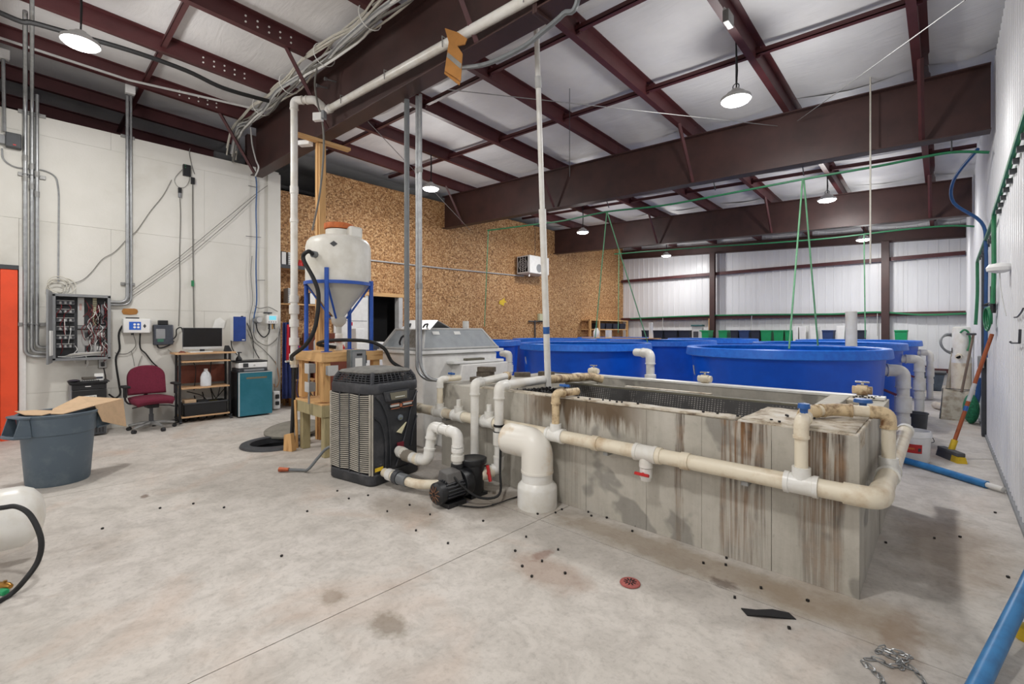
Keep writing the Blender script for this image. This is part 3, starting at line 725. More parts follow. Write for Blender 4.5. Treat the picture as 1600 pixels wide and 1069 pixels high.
# ------------------------------------------------------------------ manifold pipe around the tank
M = thing('manifold_pipe', 'long yellowed pipe manifold running around the concrete tank', 'pipe', (-2.2, 3.06, .61))
MY, MZ, MR, EX = 3.07, .61, .052, -.25
for a, b_ in ((-4.7, -4.0), (-4.0, -3.68), (-3.68, -3.22), (-3.22, -2.42), (-2.42, -1.62), (-1.62, -.62), (-.62, EX-.1)):
    part(M, 'pipe', MB().tube([(a, MY, MZ), (b_, MY, MZ)], MR, 14), pvc_aged)
part(M, 'elbow', MB().tube([(EX-.15, MY, MZ), (EX, MY, MZ), (EX, MY+.17, MZ)], MR*1.14, 14, fil=.1, k=8), pvc_aged)
for a, b_ in ((MY+.12, 3.68), (3.68, 5.35)): part(M, 'pipe', MB().tube([(EX, a, MZ), (EX, b_, MZ)], MR, 14), pvc_aged)
collar(M, (EX, 5.33, MZ), (0, 1, 0), MR*1.2, .1, pvc_white)
def tee(x, y, z, d, up, r=MR, h=.1, ru=.034):
    c = Vector((x, y, z)); d = Vector(d); m = MB().tube([c-d*.085, c-d*.06, c-d*.058, c+d*.058, c+d*.06, c+d*.085], [r*1.22, r*1.22, r*1.13, r*1.13, r*1.22, r*1.22], 14)
    m.tube([c, c+Vector((0, 0, up*h))], [ru*1.45, ru*1.45], 14); part(M, 'tee', m, pvc_white)
for x in (-4.4, -1.48, -1.28, -2.0, -3.44): collar(M, (x, MY, MZ), (1, 0, 0), MR*1.14, .06, pvc_aged, 'coupling')
tee(-4.0, MY, MZ, (1, 0, 0), 1); tee(-3.68, MY, MZ, (1, 0, 0), 1); tee(-3.22, MY, MZ, (1, 0, 0), 1); tee(-2.4, MY, MZ, (1, 0, 0), 1); tee(-1.57, MY, MZ, (1, 0, 0), -1); tee(-.6, MY, MZ, (1, 0, 0), 1); tee(EX, 3.68, MZ, (0, 1, 0), 1)
for x in (-3.68, -3.22): collar(M, (x, MY, MZ+.12), (0, 0, 1), .026, .1, pvc_white, 'stub_cap')
pvc(M, [(-4.0, MY, MZ+.09), (-4.0, MY, .965), (-4.0, MY+.28, .965)], .033, pvc_aged, pvc_white)
pvc(M, [(-2.4, MY, MZ+.09), (-2.4, MY, .965), (-2.35, MY+.25, .965)], .033, pvc_rust, pvc_rust)
pvc(M, [(-.6, MY, MZ+.09), (-.6, MY, .97), (-.6, MY+.14, .985)], .035, pvc_aged, pvc_aged)
pvc(M, [(EX, 3.68, MZ+.09), (EX, 3.68, .985), (-.52, 3.62, .985), (-.66, 3.45, .97), (-.66, 3.45, .86)], .036, pvc_aged, pvc_rust)
valve_handle(M, (-4.0, MY+.16, 1.02), blue_plastic, (1, 0, 0), .1); valve_handle(M, (-2.38, MY+.1, 1.025), blue_plastic, (1, 0, 0), .1)
part(M, 'valve_cap', MB((-.6, MY+.07, 1.02)).lathe([(.02, -.02), (.022, .02), (.034, .022), (.03, .05), (0, .055)], 10), blue_plastic)
part(M, 'valve_cap', MB((-.4, 3.9, .99)).lathe([(.02, -.02), (.022, .02), (.055, .022), (.05, .045), (0, .05)], 12), blue_plastic)
pvc(M, [(-1.57, MY, MZ-.09), (-1.57, MY, .42)], .032, pvc_white)
ball_valve(M, (-1.57, MY, .47), (0, 0, 1), .03, pvc_white, red_plastic, (0, -1, 0))
for x in (-3.9, -2.9, -1.9, -.9):
    part(M, 'bracket', MB().box(x-.02, MY-.02, MZ-.075, x+.02, TY0+.005, MZ-.05), galv_dull)

# tall white riser pipes standing in front of the tank
A = thing('riser_pipe', 'plain white riser pipe bending over the tank rim, left of the two', 'pipe', (-3.33, 2.98, 0))
pvc(A, [(-3.33, 2.98, .02), (-3.33, 2.98, .985), (-3.5, 3.6, 1.0)], .042, pvc_white, pvc_white); collar(A, (-3.5, 3.6, 1.0), (-.17, .62, 0), .05, .06, pvc_rust)
B = thing('riser_pipe', 'white riser pipe from the pump valve over the tank, right of the two', 'pipe', (-3.0, 2.98, 0))
pvc(B, [(-3.08, 2.9, .2), (-3.0, 2.985, .22), (-3.0, 2.985, .985), (-3.06, 3.75, .985)], .044, pvc_white, pvc_white)
part(B, 'dirty_pipe', MB().tube([(-3.06, 3.7, .985), (-3.03, 4.15, .97), (-3.0, 4.5, .965), (-2.9, 4.6, .93)], .046, 12), pvc_rust, label='pipe end crusted black and brown')
collar(B, (-3.0, 2.985, .5), (0, 0, 1), .056, .12, pvc_white, 'union'); collar(B, (-3.0, 2.985, .62), (0, 0, 1), .052, .02, black_rubber, 'band'); collar(B, (-3.0, 2.985, .56), (0, 0, 1), .052, .015, black_rubber, 'band')
ball_valve(B, (-3.06, 2.87, .19), (-.4, -1, -.1), .04, pvc_aged, red_plastic, (.9, -.35, .25))

# big white elbow pipe rising from the floor
E_ = thing('elbow_pipe', 'big white sewer pipe elbow rising from the floor before the tank', 'pipe', (-2.53, 2.98, 0))
part(E_, 'base_socket', MB((-2.53, 2.98, 0)).lathe([(.168, 0), (.17, .01), (.17, .16), (.166, .18), (.135, .215)], 32), pvc_white)
part(E_, 'riser', MB().tube([(-2.53, 2.98, .2), (-2.53, 2.98, .36)], .132, 32), pvc_white)
m = MB().tube([(-2.53, 2.98, .3), (-2.53, 2.98, .53), (-2.86, 2.965, .53)], .136, 32, fil=.19, k=10, caps=False); m.tube([(-2.53, 2.98, .29), (-2.53, 2.98, .31)], .139, 32)
part(E_, 'elbow', m, mk('pvc_dust', (236, 232, 222), .35, 0, .1, 2.2, c2=(206, 176, 130), lo=.52, hi=.7)); part(E_, 'bore', MB().cyl((-2.855, 2.965, .53), (-2.852, 2.965, .53), .13, n=24), dark_void)

# ------------------------------------------------------------------ round blue fish tanks
def fish_tank(x, y, label):
    r = thing('fish_tank', label, 'fish tank', (x, y, 0), 0, 'round blue fish tanks'); b = MB((x, y, 0))
    part(r, 'body', b.shell([(0, .02), (1.02, .02), (1.04, 0), (1.06, .02), (1.135, 1.16), (1.15, 1.2), (1.11, 1.2), (1.02, .1), (0, .08)], 64), tank_blue)
    part(r, 'rim', MB((x, y, 0)).shell([(1.14, 1.165), (1.2, 1.16), (1.212, 1.17), (1.2, 1.27), (1.19, 1.28), (1.1, 1.275), (1.095, 1.26), (1.12, 1.2), (1.14, 1.165)], 64), tank_rim)
    part(r, 'water', MB((x, y, 0)).lathe([(1.06, .78), (0, .781)], 40), mk('water_green', (44, 66, 62), .08, 0, .05) if 'water_green' not in MATS else MATS['water_green'])
    return r
TKN = ['nearest blue fish tank, right behind the concrete tank', 'blue fish tank behind the left part of the concrete tank', 'blue fish tank partly hidden by the white tub',
       'blue fish tank in the second row nearest the right wall', 'blue fish tank in the middle of the second row', 'blue fish tank in the second row near the OSB wall',
       'farthest blue fish tank nearest the right wall', 'farthest blue fish tank in the middle', 'farthest blue fish tank near the OSB wall']
TXS = [-1.64, -4.87, -8.1]; TYS = [7.1, 10.3, 13.5]
FT = fish_tank(TXS[0], TYS[0], TKN[0])
for j in range(3):
    for i in range(3):
        if i+j: dup(FT, (TXS[i]+(.1 if (i == 0 and j == 2) else 0), TYS[j], 0), label=TKN[j*3+i])
# paper stickers on two of the tanks
for (u, v, tx, ty, rr, nm) in ((1085, 578, TXS[0], TYS[0], 1.12, 'torn white paper sticker on the side of the nearest blue tank'), (822, 563, TXS[1], TYS[0], 1.12, 'torn white paper sticker on the blue tank farther left')):
    a0 = math.atan2(_ray(u, v)[1], _ray(u, v)[0])
    # where the sight line meets the tank wall
    dx, dy = _ray(u, v)[:2]; bq = dx*tx+dy*ty; aq = dx*dx+dy*dy; cq = tx*tx+ty*ty-rr*rr; tt = (bq-math.sqrt(max(0, bq*bq-aq*cq)))/aq
    p = Vector((tx+((dx*tt-tx)), dy*tt, CAM_H+tt*_ray(u, v)[2])); nrm = Vector((p.x-tx, p.y-ty, -.08)).normalized()
    q = MB(m=face_m(p+nrm*.004, nrm)); q.prism([(-.045, .06), (.01, .07), (.03, -.03), (.045, -.07), (-.02, -.05), (-.04, 0)], 0, .002)
    one('paper_sticker', q, light_grey, nm, 'sticker', 'stickers on blue tanks')

# overflow pipes on the right side of the tanks
for k, (x0, y0, z0, x1, nm) in enumerate(((-.57, 7.5, 1.0, -.37, 'nearest the camera'), (-.55, 10.3, 1.02, -.3, 'second from the camera'), (-.44, 13.5, 1.02, -.22, 'farthest from the camera'))):
    g = thing('overflow_pipe', f'thick white overflow pipe at the right side of the blue tanks, {nm}', 'pipe', (x1, y0, 0), 0, 'overflow pipes by the tanks')
    rr = .066 if k == 0 else .064 if k == 1 else .056
    pvc(g, [(x0-.1, y0-.1, z0), (x1, y0, z0), (x1, y0, .01)], rr, pvc_white, pvc_white, fil=rr*2.0, n=16)
    collar(g, (x0, y0-.03, z0), (1, .2, 0), rr*1.1, .1, pvc_aged); collar(g, (x1, y0, z0-.42), (0, 0, 1), rr*1.3, .2, pvc_white, 'union', 18); collar(g, (x1, y0, z0-.62), (0, 0, 1), rr*1.15, .1, pvc_white, 'collar', 18)
    part(g, 'valve_handle', MB().tube([(x1-.06, y0-.09, z0-.3), (x1-.2, y0-.14, z0-.23)], .016, 6), mk('handle_purple', (96, 28, 66), .4) if 'handle_purple' not in MATS else MATS['handle_purple'])
# small overflow between the middle tanks, and by the tub
for k, (u, v, Y, nm) in enumerate(((1012, 552, 6.0, 'small white elbow overflow on the front of the blue tank behind the concrete tank'), (791, 553, 5.7, 'small white elbow overflow with red valve beside the white tub'))):
    p = onY(u, v, Y); g = thing('overflow_elbow', nm, 'pipe', (p[0], p[1], 0), 0)
    if k == 0: pvc(g, [(p[0]-.25, p[1]+.12, p[2]), (p[0]+.04, p[1], p[2]), (p[0]+.04, p[1], .02)], .058, pvc_white, pvc_white); collar(g, (p[0]+.04, p[1], p[2]-.36), (0, 0, 1), .078, .12, pvc_white, 'union')
    else:
        pvc(g, [(p[0]-.12, p[1], p[2]), (p[0]+.07, p[1], p[2]), (p[0]+.07, p[1], .02)], .052, pvc_white, pvc_white)
        ball_valve(g, (p[0]+.07, p[1], p[2]-.25), (0, 0, 1), .05, pvc_white, red_plastic, (-.8, -.6, 0))
# white standpipes rising out of tanks
for (u, v0, v1, Y, r, nm) in ((1330, 487, 560, 8.6, .075, 'thick white standpipe rising out of the blue tanks at right'), (1017, 504, 545, 11.2, .05, 'slim white standpipe in the blue tanks before the far wall')):
    p = onY(u, v0, Y); one('standpipe', MB().shell([(r, .082), (r, p[2]), (r*.85, p[2]), (r*.85, .0822)], 16, (p[0], Y, 0)), pvc_white, nm, 'pipe')
# ------------------------------------------------------------------ covered white tub (left of the concrete tank)
UB = thing('drum_filter_tub', 'white fibreglass filter tub under a dusty clear sloped lid', 'filter tub', (-5.2, 4.0, 0))
ux0, ux1, uy0, uy1 = -5.78, -4.7, 3.33, 4.72; uz = 1.245; lz = 1.52
s_ = MB(); s_.hexa([(ux0+.12, uy0+.1, 0), (ux1-.1, uy0+.1, 0), (ux1-.1, uy1-.1, 0), (ux0+.12, uy1-.1, 0), (ux0+.04, uy0+.04, uz-.05), (ux1-.04, uy0+.04, uz-.05), (ux1-.04, uy1-.04, uz-.05), (ux0+.04, uy1-.04, uz-.05)])
part(UB, 'tub', s_, white_paint, .025)
part(UB, 'flange', MB().box(ux0, uy0, uz-.045, ux1, uy1+.06, uz), white_plastic, .01)
part(UB, 'side_box', MB().hexa([(ux1-.1, 3.62, 0), (ux1+.16, 3.62, 0), (ux1+.16, 4.7, 0), (ux1-.1, 4.7, 0), (ux1-.06, 3.85, 1.06), (ux1+.16, 3.85, 1.06), (ux1+.16, 4.7, 1.06), (ux1-.06, 4.7, 1.06)]), white_paint, .015)
part(UB, 'side_ledge', MB().box(ux1-.06, 3.75, 1.065, ux1+.12, 4.66, 1.1), white_plastic, .008)
part(UB, 'motor_strip', MB().box(ux1+.02, 3.98, 1.1, ux1+.1, 4.3, 1.13), olive, .004)
bx0, bx1, by0, by1 = ux0+.04, ux1-.03, uy0+.03, uy1-.03; tx0, tx1, ty0, ty1 = ux0+.2, ux1-.2, uy0+.18, uy1-.2
def lidq(p): return sheet(p)
part(UB, 'lid_panel', lidq([(bx1, by0, uz), (bx1, by1, uz), (tx1, ty1, lz), (tx1, ty0, lz)]), clear_lid)
part(UB, 'lid_panel', lidq([(bx1, by1, uz), (bx0, by1, uz), (tx0, ty1, lz), (tx1, ty1, lz)]), clear_lid)
part(UB, 'lid_panel', lidq([(bx0, by1, uz), (bx0, by0, uz), (tx0, ty0, lz), (tx0, ty1, lz)]), clear_lid)
part(UB, 'lid_panel', lidq([(tx0, ty0+.45, lz), (tx1, ty0+.45, lz), (tx1, ty1, lz), (tx0, ty1, lz)]), clear_lid)
xh = (bx0+bx1)/2+.05
part(UB, 'lid_panel', lidq([(xh, by0, uz), (bx1, by0, uz), (tx1, ty0, lz), (xh, ty0, lz)]), stainless, label='scuffed grey metal half of the lid')
for p, q in (((bx1, by0, uz), (tx1, ty0, lz)), ((bx0, by0, uz), (tx0, ty0, lz)), ((xh, by0, uz), (xh, ty0, lz)), ((bx1, by1, uz), (tx1, ty1, lz)), ((tx0, ty0, lz), (tx1, ty0, lz)), ((tx1, ty0, lz), (tx1, ty1, lz)), ((tx0, ty1, lz), (tx1, ty1, lz)), ((tx0, ty0, lz), (tx0, ty1, lz)), ((bx0, by0, uz+.02), (bx1, by0, uz+.02)), ((bx1, by0, uz+.02), (bx1, by1, uz+.02))):
    part(UB, 'lid_frame', MB().tube([p, q], .018, 4), light_grey)
part(UB, 'drum', MB().cyl((ux0+.16, 4.1, 1.2), (ux1-.2, 4.1, 1.2), .26, n=28), stainless)
part(UB, 'spray_bar', MB().tube([(ux0+.2, 3.62, 1.42), (xh, 3.62, 1.42)], .014, 8), black_plastic)
for k in range(4): part(UB, 'spray_nozzle', MB().tube([(ux0+.33+k*.06, 3.62, 1.42), (ux0+.35+k*.06, 3.57, 1.36)], .014, 6), black_plastic)
part(UB, 'grab_handle', MB().tube([(xh-.06, 3.45, 1.44), (xh-.12, 3.43, 1.42), (xh-.16, 3.42, 1.34), (xh-.14, 3.42, 1.31)], .014, 6, fil=.03), black_plastic)
# hatch folded back over the lid like a little roof
A_, B_, C_, D2 = onD(627, 514, 5.75), onD(672, 515, 5.75), onD(684, 501, 6.1), onD(641, 501, 6.1)
part(UB, 'hatch', lidq([A_, B_, C_, D2]), white_plastic); part(UB, 'hatch', lidq([D2, C_, onD(708, 515, 6.35), onD(660, 515, 6.35)]), mid_grey)
for u in (634, 661): part(UB, 'hatch_handle', MB().tube([onD(u, 512, 5.74), onD(u+3, 507, 5.76), onD(u+8, 506, 5.84), onD(u+6, 511, 5.8)], .012, 6, fil=.02), black_plastic)
for y in (3.66, 4.02): f = .82; part(UB, 'warning_label', MB(m=face_m((bx1+(tx1-bx1)*f+.013, y, uz+(lz-uz)*f), (1, 0, .6))).box(-.055, -.025, 0, .055, .025, .002), paper)
one('vent_pipe', MB().shell([(.045, lz-.02), (.045, lz+.12), (.036, lz+.12), (.036, lz-.02)], 14, (-5.0, 4.3, 0)), pvc_white, 'short white vent pipe sticking up from the tub lid', 'pipe')

# ------------------------------------------------------------------ sump with its lid pushed aside
S = thing('sump_pit', 'open round sump pit with a dark plastic rim in the floor', 'sump', (SUMP[0], SUMP[1], 0))
part(S, 'rim', MB((SUMP[0], SUMP[1], 0)).shell([(.30, -.05), (.30, .03), (.33, .045), (.41, .03), (.42, .004), (.33, .004), (.33, -.05)], 40), dark_grey)
part(S, 'liner', MB((SUMP[0], SUMP[1], 0)).shell([(.32, -.05), (.31, -.8), (.0, -.8)], 32), black_plastic)
SL = thing('manhole_cover', 'round grey cover leaning on the far side of the sump pit', 'cover', (-6.9, 2.75, 0))
lm = Matrix.Translation((-6.86, 2.62, .075)) @ Matrix.Rotation(math.radians(7), 4, Vector((1, .6, 0)))
part(SL, 'disc', MB(m=lm).lathe([(.38, -.02), (.39, -.01), (.39, .015), (.37, .025), (0, .03)], 40), mk('lid_concrete', (132, 128, 118), .8))
part(SL, 'lifting_bar', MB(m=lm).tube([(-.06, 0, .03), (-.04, 0, .05), (.04, 0, .05), (.06, 0, .03)], .008, 6), dark_grey)

# ------------------------------------------------------------------ timber stand
SX0, SX1, SY0, SY1 = -6.0, -5.29, 2.35, 3.09
ST = thing('timber_stand', 'rough pine timber stand carrying the cone hopper', 'stand', ((SX0+SX1)/2, (SY0+SY1)/2, 0))
zt1 = 1.245; zm = .62; pw = .09
for (x, y) in ((SX0, SY0), (SX1-pw, SY0), (SX0, SY1-pw), (SX1-pw, SY1-pw)):
    part(ST, 'post', MB().box(x, y, zm+.04, x+pw, y+pw, zt1-.11), pine_z, .004)
    part(ST, 'lower_post', MB().box(x+.01, y+.01, 0, x+pw+.015, y+pw+.015, zm-.13), pine_green, .005)
for (a, b_) in (((SX0-.03, SY0-.03), (SX1+.03, SY0+.01)), ((SX0-.03, SY1-.01), (SX1+.03, SY1+.03)), ((SX1-.01, SY0+.01), (SX1+.03, SY1-.01)), ((SX0-.03, SY0+.01), (SX0+.01, SY1-.01))):
    part(ST, 'top_rail', MB().box(a[0], a[1], zt1-.115, b_[0], b_[1], zt1-.02), pine_x, .003)
    part(ST, 'shelf_rail', MB().box(a[0], a[1], zm-.14, b_[0], b_[1], zm), pine_green, .004)
part(ST, 'top_board', MB().box(SX0-.03, SY0-.03, zt1-.02, SX1+.03, SY1+.03, zt1), pine_x, .002)
part(ST, 'shelf_board', MB().box(SX0-.03, SY0-.03, zm, SX1+.03, SY1+.03, zm+.02), pine_x, .002)
part(ST, 'kick_board', MB().box(SX1-.02, SY0+.1, 0, SX1+.05, SY1, .3), pine_x, .004)
part(ST, 'tall_post', MB().box(-6.33, 2.70, 0, -6.26, 2.80, 4.1), pine_z, .004)
part(ST, 'tall_post', MB().box(-6.25, 2.71, 0, -6.21, 2.80, 4.08), pine_z, .004)
m_ = Matrix.Translation((-6.27, 2.75, 4.125))
part(ST, 'cross_board', MB(m=m_).box(-.05, -.34, -.02, .05, .42, .02), pine_x, .003)
# boxes fixed to the stand
for k, (x, y, z, nm) in enumerate(((-5.46, 2.29, 1.0, 'grey electrical junction box high on the timber stand post'), (-5.46, 2.29, .78, 'grey electrical junction box low on the timber stand post'))):
    j = thing('junction_box', nm, 'junction box', (x, y, z), 0, 'boxes on the timber stand')
    part(j, 'body', MB().box(x-.055, y-.055, z, x+.055, y+.025, z+.11), mid_grey, .006); part(j, 'cover', MB().box(x-.06, y-.062, z-.005, x+.06, y-.054, z+.115), light_grey, .003)
j = thing('junction_box', 'small grey junction box right behind the heat pump top', 'junction box', (-5.22, 2.42, .98)); part(j, 'body', MB().box(-5.25, 2.36, .98, -5.17, 2.47, 1.09), mid_grey, .006); part(j, 'cover', MB().box(-5.17, 2.355, .975, -5.163, 2.475, 1.095), light_grey, .003)
one('conduit_drop', MB().tube([(-5.42, 2.24, .64), (-5.42, 2.24, 1.0)], .013, 8), galv_dull, 'short grey conduit between the boxes on the timber stand', 'conduit')
dc = thing('disconnect_switch', 'grey safety switch box on the front of the timber stand', 'switch box', (-5.2, 2.75, 1.02))
part(dc, 'body', MB().box(-5.255, 2.62, 1.0, -5.14, 2.82, 1.27), mk('switch_grey', (118, 126, 128), .45, .2), .008)
part(dc, 'front_plate', MB().box(-5.139, 2.635, 1.02, -5.132, 2.805, 1.25), mid_grey, .004)
part(dc, 'label_plate', MB().box(-5.132, 2.67, 1.05, -5.129, 2.76, 1.17), paper); part(dc, 'label_plate', MB().box(-5.132, 2.69, 1.2, -5.129, 2.76, 1.225), black_plastic)
part(dc, 'lever', MB().box(-5.2, 2.82, 1.1, -5.17, 2.845, 1.2), dark_grey, .003)

# ------------------------------------------------------------------ cone hopper on blue legs
hx, hy = -5.66, 2.72; HR = .395; HB = zt1
HP = thing('cone_hopper', 'white cone-bottom hopper tank in a blue steel leg frame', 'hopper', (hx, hy, HB))
part(HP, 'tank_shell', MB((hx, hy, 0)).lathe([(HR, 2.1), (HR+.002, 2.12), (HR, 2.56), (HR-.015, 2.62), (HR-.05, 2.665), (HR-.14, 2.70), (.17, 2.715), (.16, 2.715), (.16, 2.79), (0, 2.79)], 48), hopper_white)
part(HP, 'cone', MB((hx, hy, 0)).lathe([(.06, 1.6), (.065, 1.68), (HR-.02, 2.09), (HR, 2.12)], 48), cone_poly)
part(HP, 'spout', MB((hx, hy, 0)).lathe([(.035, 1.46), (.036, 1.55), (.085, 1.6), (.1, 1.68), (.08, 1.68)], 24), cone_poly)
part(HP, 'lid', MB((hx, hy, 0)).lathe([(.175, 2.80), (.18, 2.81), (.178, 2.865), (.165, 2.87), (0, 2.873)], 32), orange_lid, label='faded orange screw lid')
part(HP, 'lid_ridge', MB((hx, hy, 0)).ring((0, 0, 2.81), .172, .008, 32, 6), white_plastic)
part(HP, 'vent_block', MB((hx+.14, hy+.12, 0)).box(-.1, -.09, 2.68, .1, .09, 2.83), hopper_white, .03)
part(HP, 'ring_band', MB((hx, hy, 0)).shell([(HR+.003, 2.075), (HR+.022, 2.075), (HR+.022, 2.115), (HR+.003, 2.115), (HR+.003, 2.075)], 48), blue_steel)
for k, a in enumerate((-135, -45, 45, 135)):
    a = math.radians(a); lx, ly = hx+(HR+.02)*math.cos(a), hy+(HR+.02)*math.sin(a)
    part(HP, 'leg', MB().tube([(lx, ly, HB+.008), (lx, ly, 2.14 if k != 1 else 2.26)], .026, 10), blue_steel)
    part(HP, 'foot_plate', MB((lx, ly, HB), a).box(-.05, -.05, 0, .05, .05, .008), blue_steel)
    part(HP, 'cone_strut', MB().tube([(lx, ly, 2.1), (hx+.1*math.cos(a), hy+.1*math.sin(a), 1.66)], .013, 6), blue_steel)
aa = math.radians(-67); px_, py_ = hx+HR*math.cos(aa), hy+HR*math.sin(aa)
dirv = Vector((math.cos(aa), math.sin(aa), 0))
part(HP, 'bulkhead_fitting', MB().tube([Vector((px_, py_, 2.42))-dirv*.01, Vector((px_, py_, 2.42))+dirv*.05], .04, 14), pvc_grey)
ad = math.radians(-34); part(HP, 'diamond_label', MB(m=face_m((hx+(HR+.004)*math.cos(ad), hy+(HR+.004)*math.sin(ad), 2.55), (math.cos(ad), math.sin(ad), 0))).prism([(-.045, 0), (0, -.035), (.045, 0), (0, .035)], 0, .002), dark_grey)
SP = thing('outlet_valve', 'white outlet valve with red handle under the hopper cone', 'valve', (hx, hy, HB))
part(SP, 'pipe', MB().tube([(hx, hy, HB+.01), (hx, hy, 1.5)], .035, 14), pvc_white); collar(SP, (hx, hy, 1.44), (0, 0, 1), .048, .05, pvc_white); collar(SP, (hx, hy, 1.29), (0, 0, 1), .05, .08, pvc_white, 'union')
ball_valve(SP, (hx, hy, 1.37), (0, 0, 1), .035, pvc_white, red_plastic, (.69, -.72, 0))
pvc(SP, [(hx, hy, 1.3), (hx-.1, hy-.1, 1.3), (hx-.1, hy-.1, 1.255)], .035, pvc_white)
one('loop_hose', MB().tube(smooth_path([(hx+.05, hy-.06, 1.29), (hx-.05, hy-.25, 1.33), (hx+.14, hy-.17, 1.38), (hx+.34, hy+.2, 1.37), (hx+.48, hy+.36, 1.28), (-5.14, 3.18, 1.1), (-4.98, 3.28, 1.0)]), .022, 10), black_rubber, 'thick black hose looping from the hopper outlet over the stand', 'hose')
one('feed_hose', MB().tube(smooth_path([tuple(Vector((px_, py_, 2.42))+dirv*.05), tuple(Vector((px_, py_, 2.44))+dirv*.12), (px_-.02, py_-.14, 2.36), (px_+.1, py_-.06, 2.1), (-5.39, 2.34, 1.9), (-5.41, 2.31, 1.55), (-5.52, 2.25, 1.34), (-5.8, 2.2, 1.2), (-6.15, 2.32, 1.13)]), .024, 10), black_rubber, 'black hose curving from the hopper side down to the white pipe', 'hose')

# white feed pipe standing left of the hopper and running along the nearest rafter
vx, vy = -6.2, 2.37
FP = thing('feed_pipe', 'white pipe rising from the sump and running along the nearest rafter', 'pipe', (vx, vy, 1.05))
pA = onY(487, 157, 2.6); pB = onY(510, 173, 2.72); pC = onY(800, 12, 2.72); dC = Vector(pC)-Vector(pB)
pvc(FP, [(vx, vy, 1.02), (vx, vy, 4.53), (vx+.22, vy+.18, 4.53), pB, tuple(Vector(pB)+dC*1.75)], .045, pvc_white, pvc_white, n=14)
for z, r_, L in ((1.78, .062, .12), (1.92, .058, .09), (1.6, .06, .1), (1.36, .062, .1), (1.16, .06, .08), (2.95, .052, .05), (3.35, .052, .1)): collar(FP, (vx, vy, z), (0, 0, 1), r_, L, pvc_white, 'coupling')
ball_valve(FP, (vx, vy, 1.1), (0, 0, 1), .036, pvc_aged, chrome, (-.7, -.7, 0))
for k in range(4):
    q = Vector(pB)+dC*(.15+.3*k); part(FP, 'strap', MB().tube([q+Vector((0, -.05, -.05)), q+Vector((0, -.055, .05)), q+Vector((0, .08, .05))], .006, 5), galv_dull)
one('black_drop_pipe', MB().tube([(vx, vy, 1.03), (vx-.005, vy-.01, .5), (vx-.04, vy-.03, -.3)], .026, 10), black_plastic, 'thin black pipe dropping from the white pipe into the sump', 'pipe')
one('wood_block', MB((-5.93, 2.22, .0), .5).add([(-.07, -.04, 0), (.06, -.04, 0), (.06, .04, 0), (-.07, .04, 0), (-.07, -.03, .2), (.03, -.03, .22), (.03, .03, .22), (-.07, .03, .2)], [(0,3,2,1),(4,5,6,7),(0,1,5,4),(1,2,6,5),(2,3,7,6),(3,0,4,7)]), pine_z, 'short offcut of pine standing beside the sump pit', 'wood offcut', bev=.003)
one('wood_stick', MB().tube([(-6.0, 2.33, .0), (-5.98, 2.3, .62)], .018, 4), pine_z, 'thin pine stick leaning against the timber stand', 'wood offcut')
one('drain_hose', MB().tube(smooth_path([(-5.05, 1.85, .03), (-4.95, 1.97, .02), (-4.86, 2.0, .04), (-4.84, 2.1, .15), (-4.82, 2.2, .24), (-4.7, 2.35, .26)]), .016, 8), pvc_grey, 'grey hose with copper end lying left of the heat pump', 'hose')
one('hose_nozzle', MB().tube([(-5.03, 1.87, .03), (-5.11, 1.8, .03)], [.02, .026], 10), mk('copper', (176, 96, 66), .4, .6), 'copper coloured fitting at the end of the grey hose', 'fitting')

# ------------------------------------------------------------------ heat pump
hc = (-4.335, 2.48); hr = math.radians(11)
H_ = thing('heat_pump', 'dusty black pool heat pump with louvred side and grille top', 'heat pump', (hc[0], hc[1], 0))
def rrect(hx_, hy_, r, k=5):
    out = []
    for (cx, cy, a0) in ((hx_-r, hy_-r, 0), (-hx_+r, hy_-r, 90), (-hx_+r, -hy_+r, 180), (hx_-r, -hy_+r, 270)):
        for i in range(k+1):
            a = math.radians(a0+90*i/k); out.append((cx+r*math.cos(a), cy+r*math.sin(a)))
    return out
def loft(mb, rings):
    n = len(rings[0][0]); V = []; Fc = []
    for poly, z in rings: V += [(p[0], p[1], z) for p in poly]
    for i in range(len(rings)-1):
        for j in range(n): Fc.append((i*n+j, i*n+(j+1) % n, (i+1)*n+(j+1) % n, (i+1)*n+j))
    Fc += [tuple(range(n))[::-1], tuple((len(rings)-1)*n+j for j in range(n))]
    return mb.add(V, Fc)
def HM(): return MB((hc[0], hc[1], 0), hr)
part(H_, 'base_pan', loft(HM(), [(rrect(.315, .315, .07), 0), (rrect(.33, .33, .07), .02), (rrect(.33, .33, .07), .1), (rrect(.32, .32, .07), .11)]), hp_black)
part(H_, 'cabinet', loft(HM(), [(rrect(.31, .31, .07), .1), (rrect(.31, .31, .07), .9)]), hp_black)
part(H_, 'top_band', loft(HM(), [(rrect(.325, .325, .09), .885), (rrect(.33, .33, .09), .9), (rrect(.33, .33, .09), .965), (rrect(.32, .32, .09), .985), (rrect(.30, .30, .08), .985)]), hp_black)
part(H_, 'inner_coil', loft(HM(), [(rrect(.2, .2, .06), .95), (rrect(.2, .2, .06), 1.06)]), dark_void)
part(H_, 'top_cap', loft(HM(), [(rrect(.27, .27, .1), 1.068), (rrect(.285, .285, .1), 1.085), (rrect(.27, .27, .1), 1.102), (rrect(.16, .16, .08), 1.125), (rrect(.04, .04, .03), 1.13)]), hp_grey)
for (sx, sy) in ((1, -1), (1, 1), (-1, -1), (-1, 1)):
    part(H_, 'corner_rib', HM().tube([(sx*.285, sy*.285, .97), (sx*.278, sy*.278, 1.02), (sx*.245, sy*.245, 1.08)], .022, 8), hp_black)
for k in range(4):
    z = .998+.021*k; q = .313-.011*k
    part(H_, 'grille_ring', HM().tube([(p[0], p[1], z) for p in rrect(q, q, .08)+[rrect(q, q, .08)[0]]], .0055, 6), hp_black)
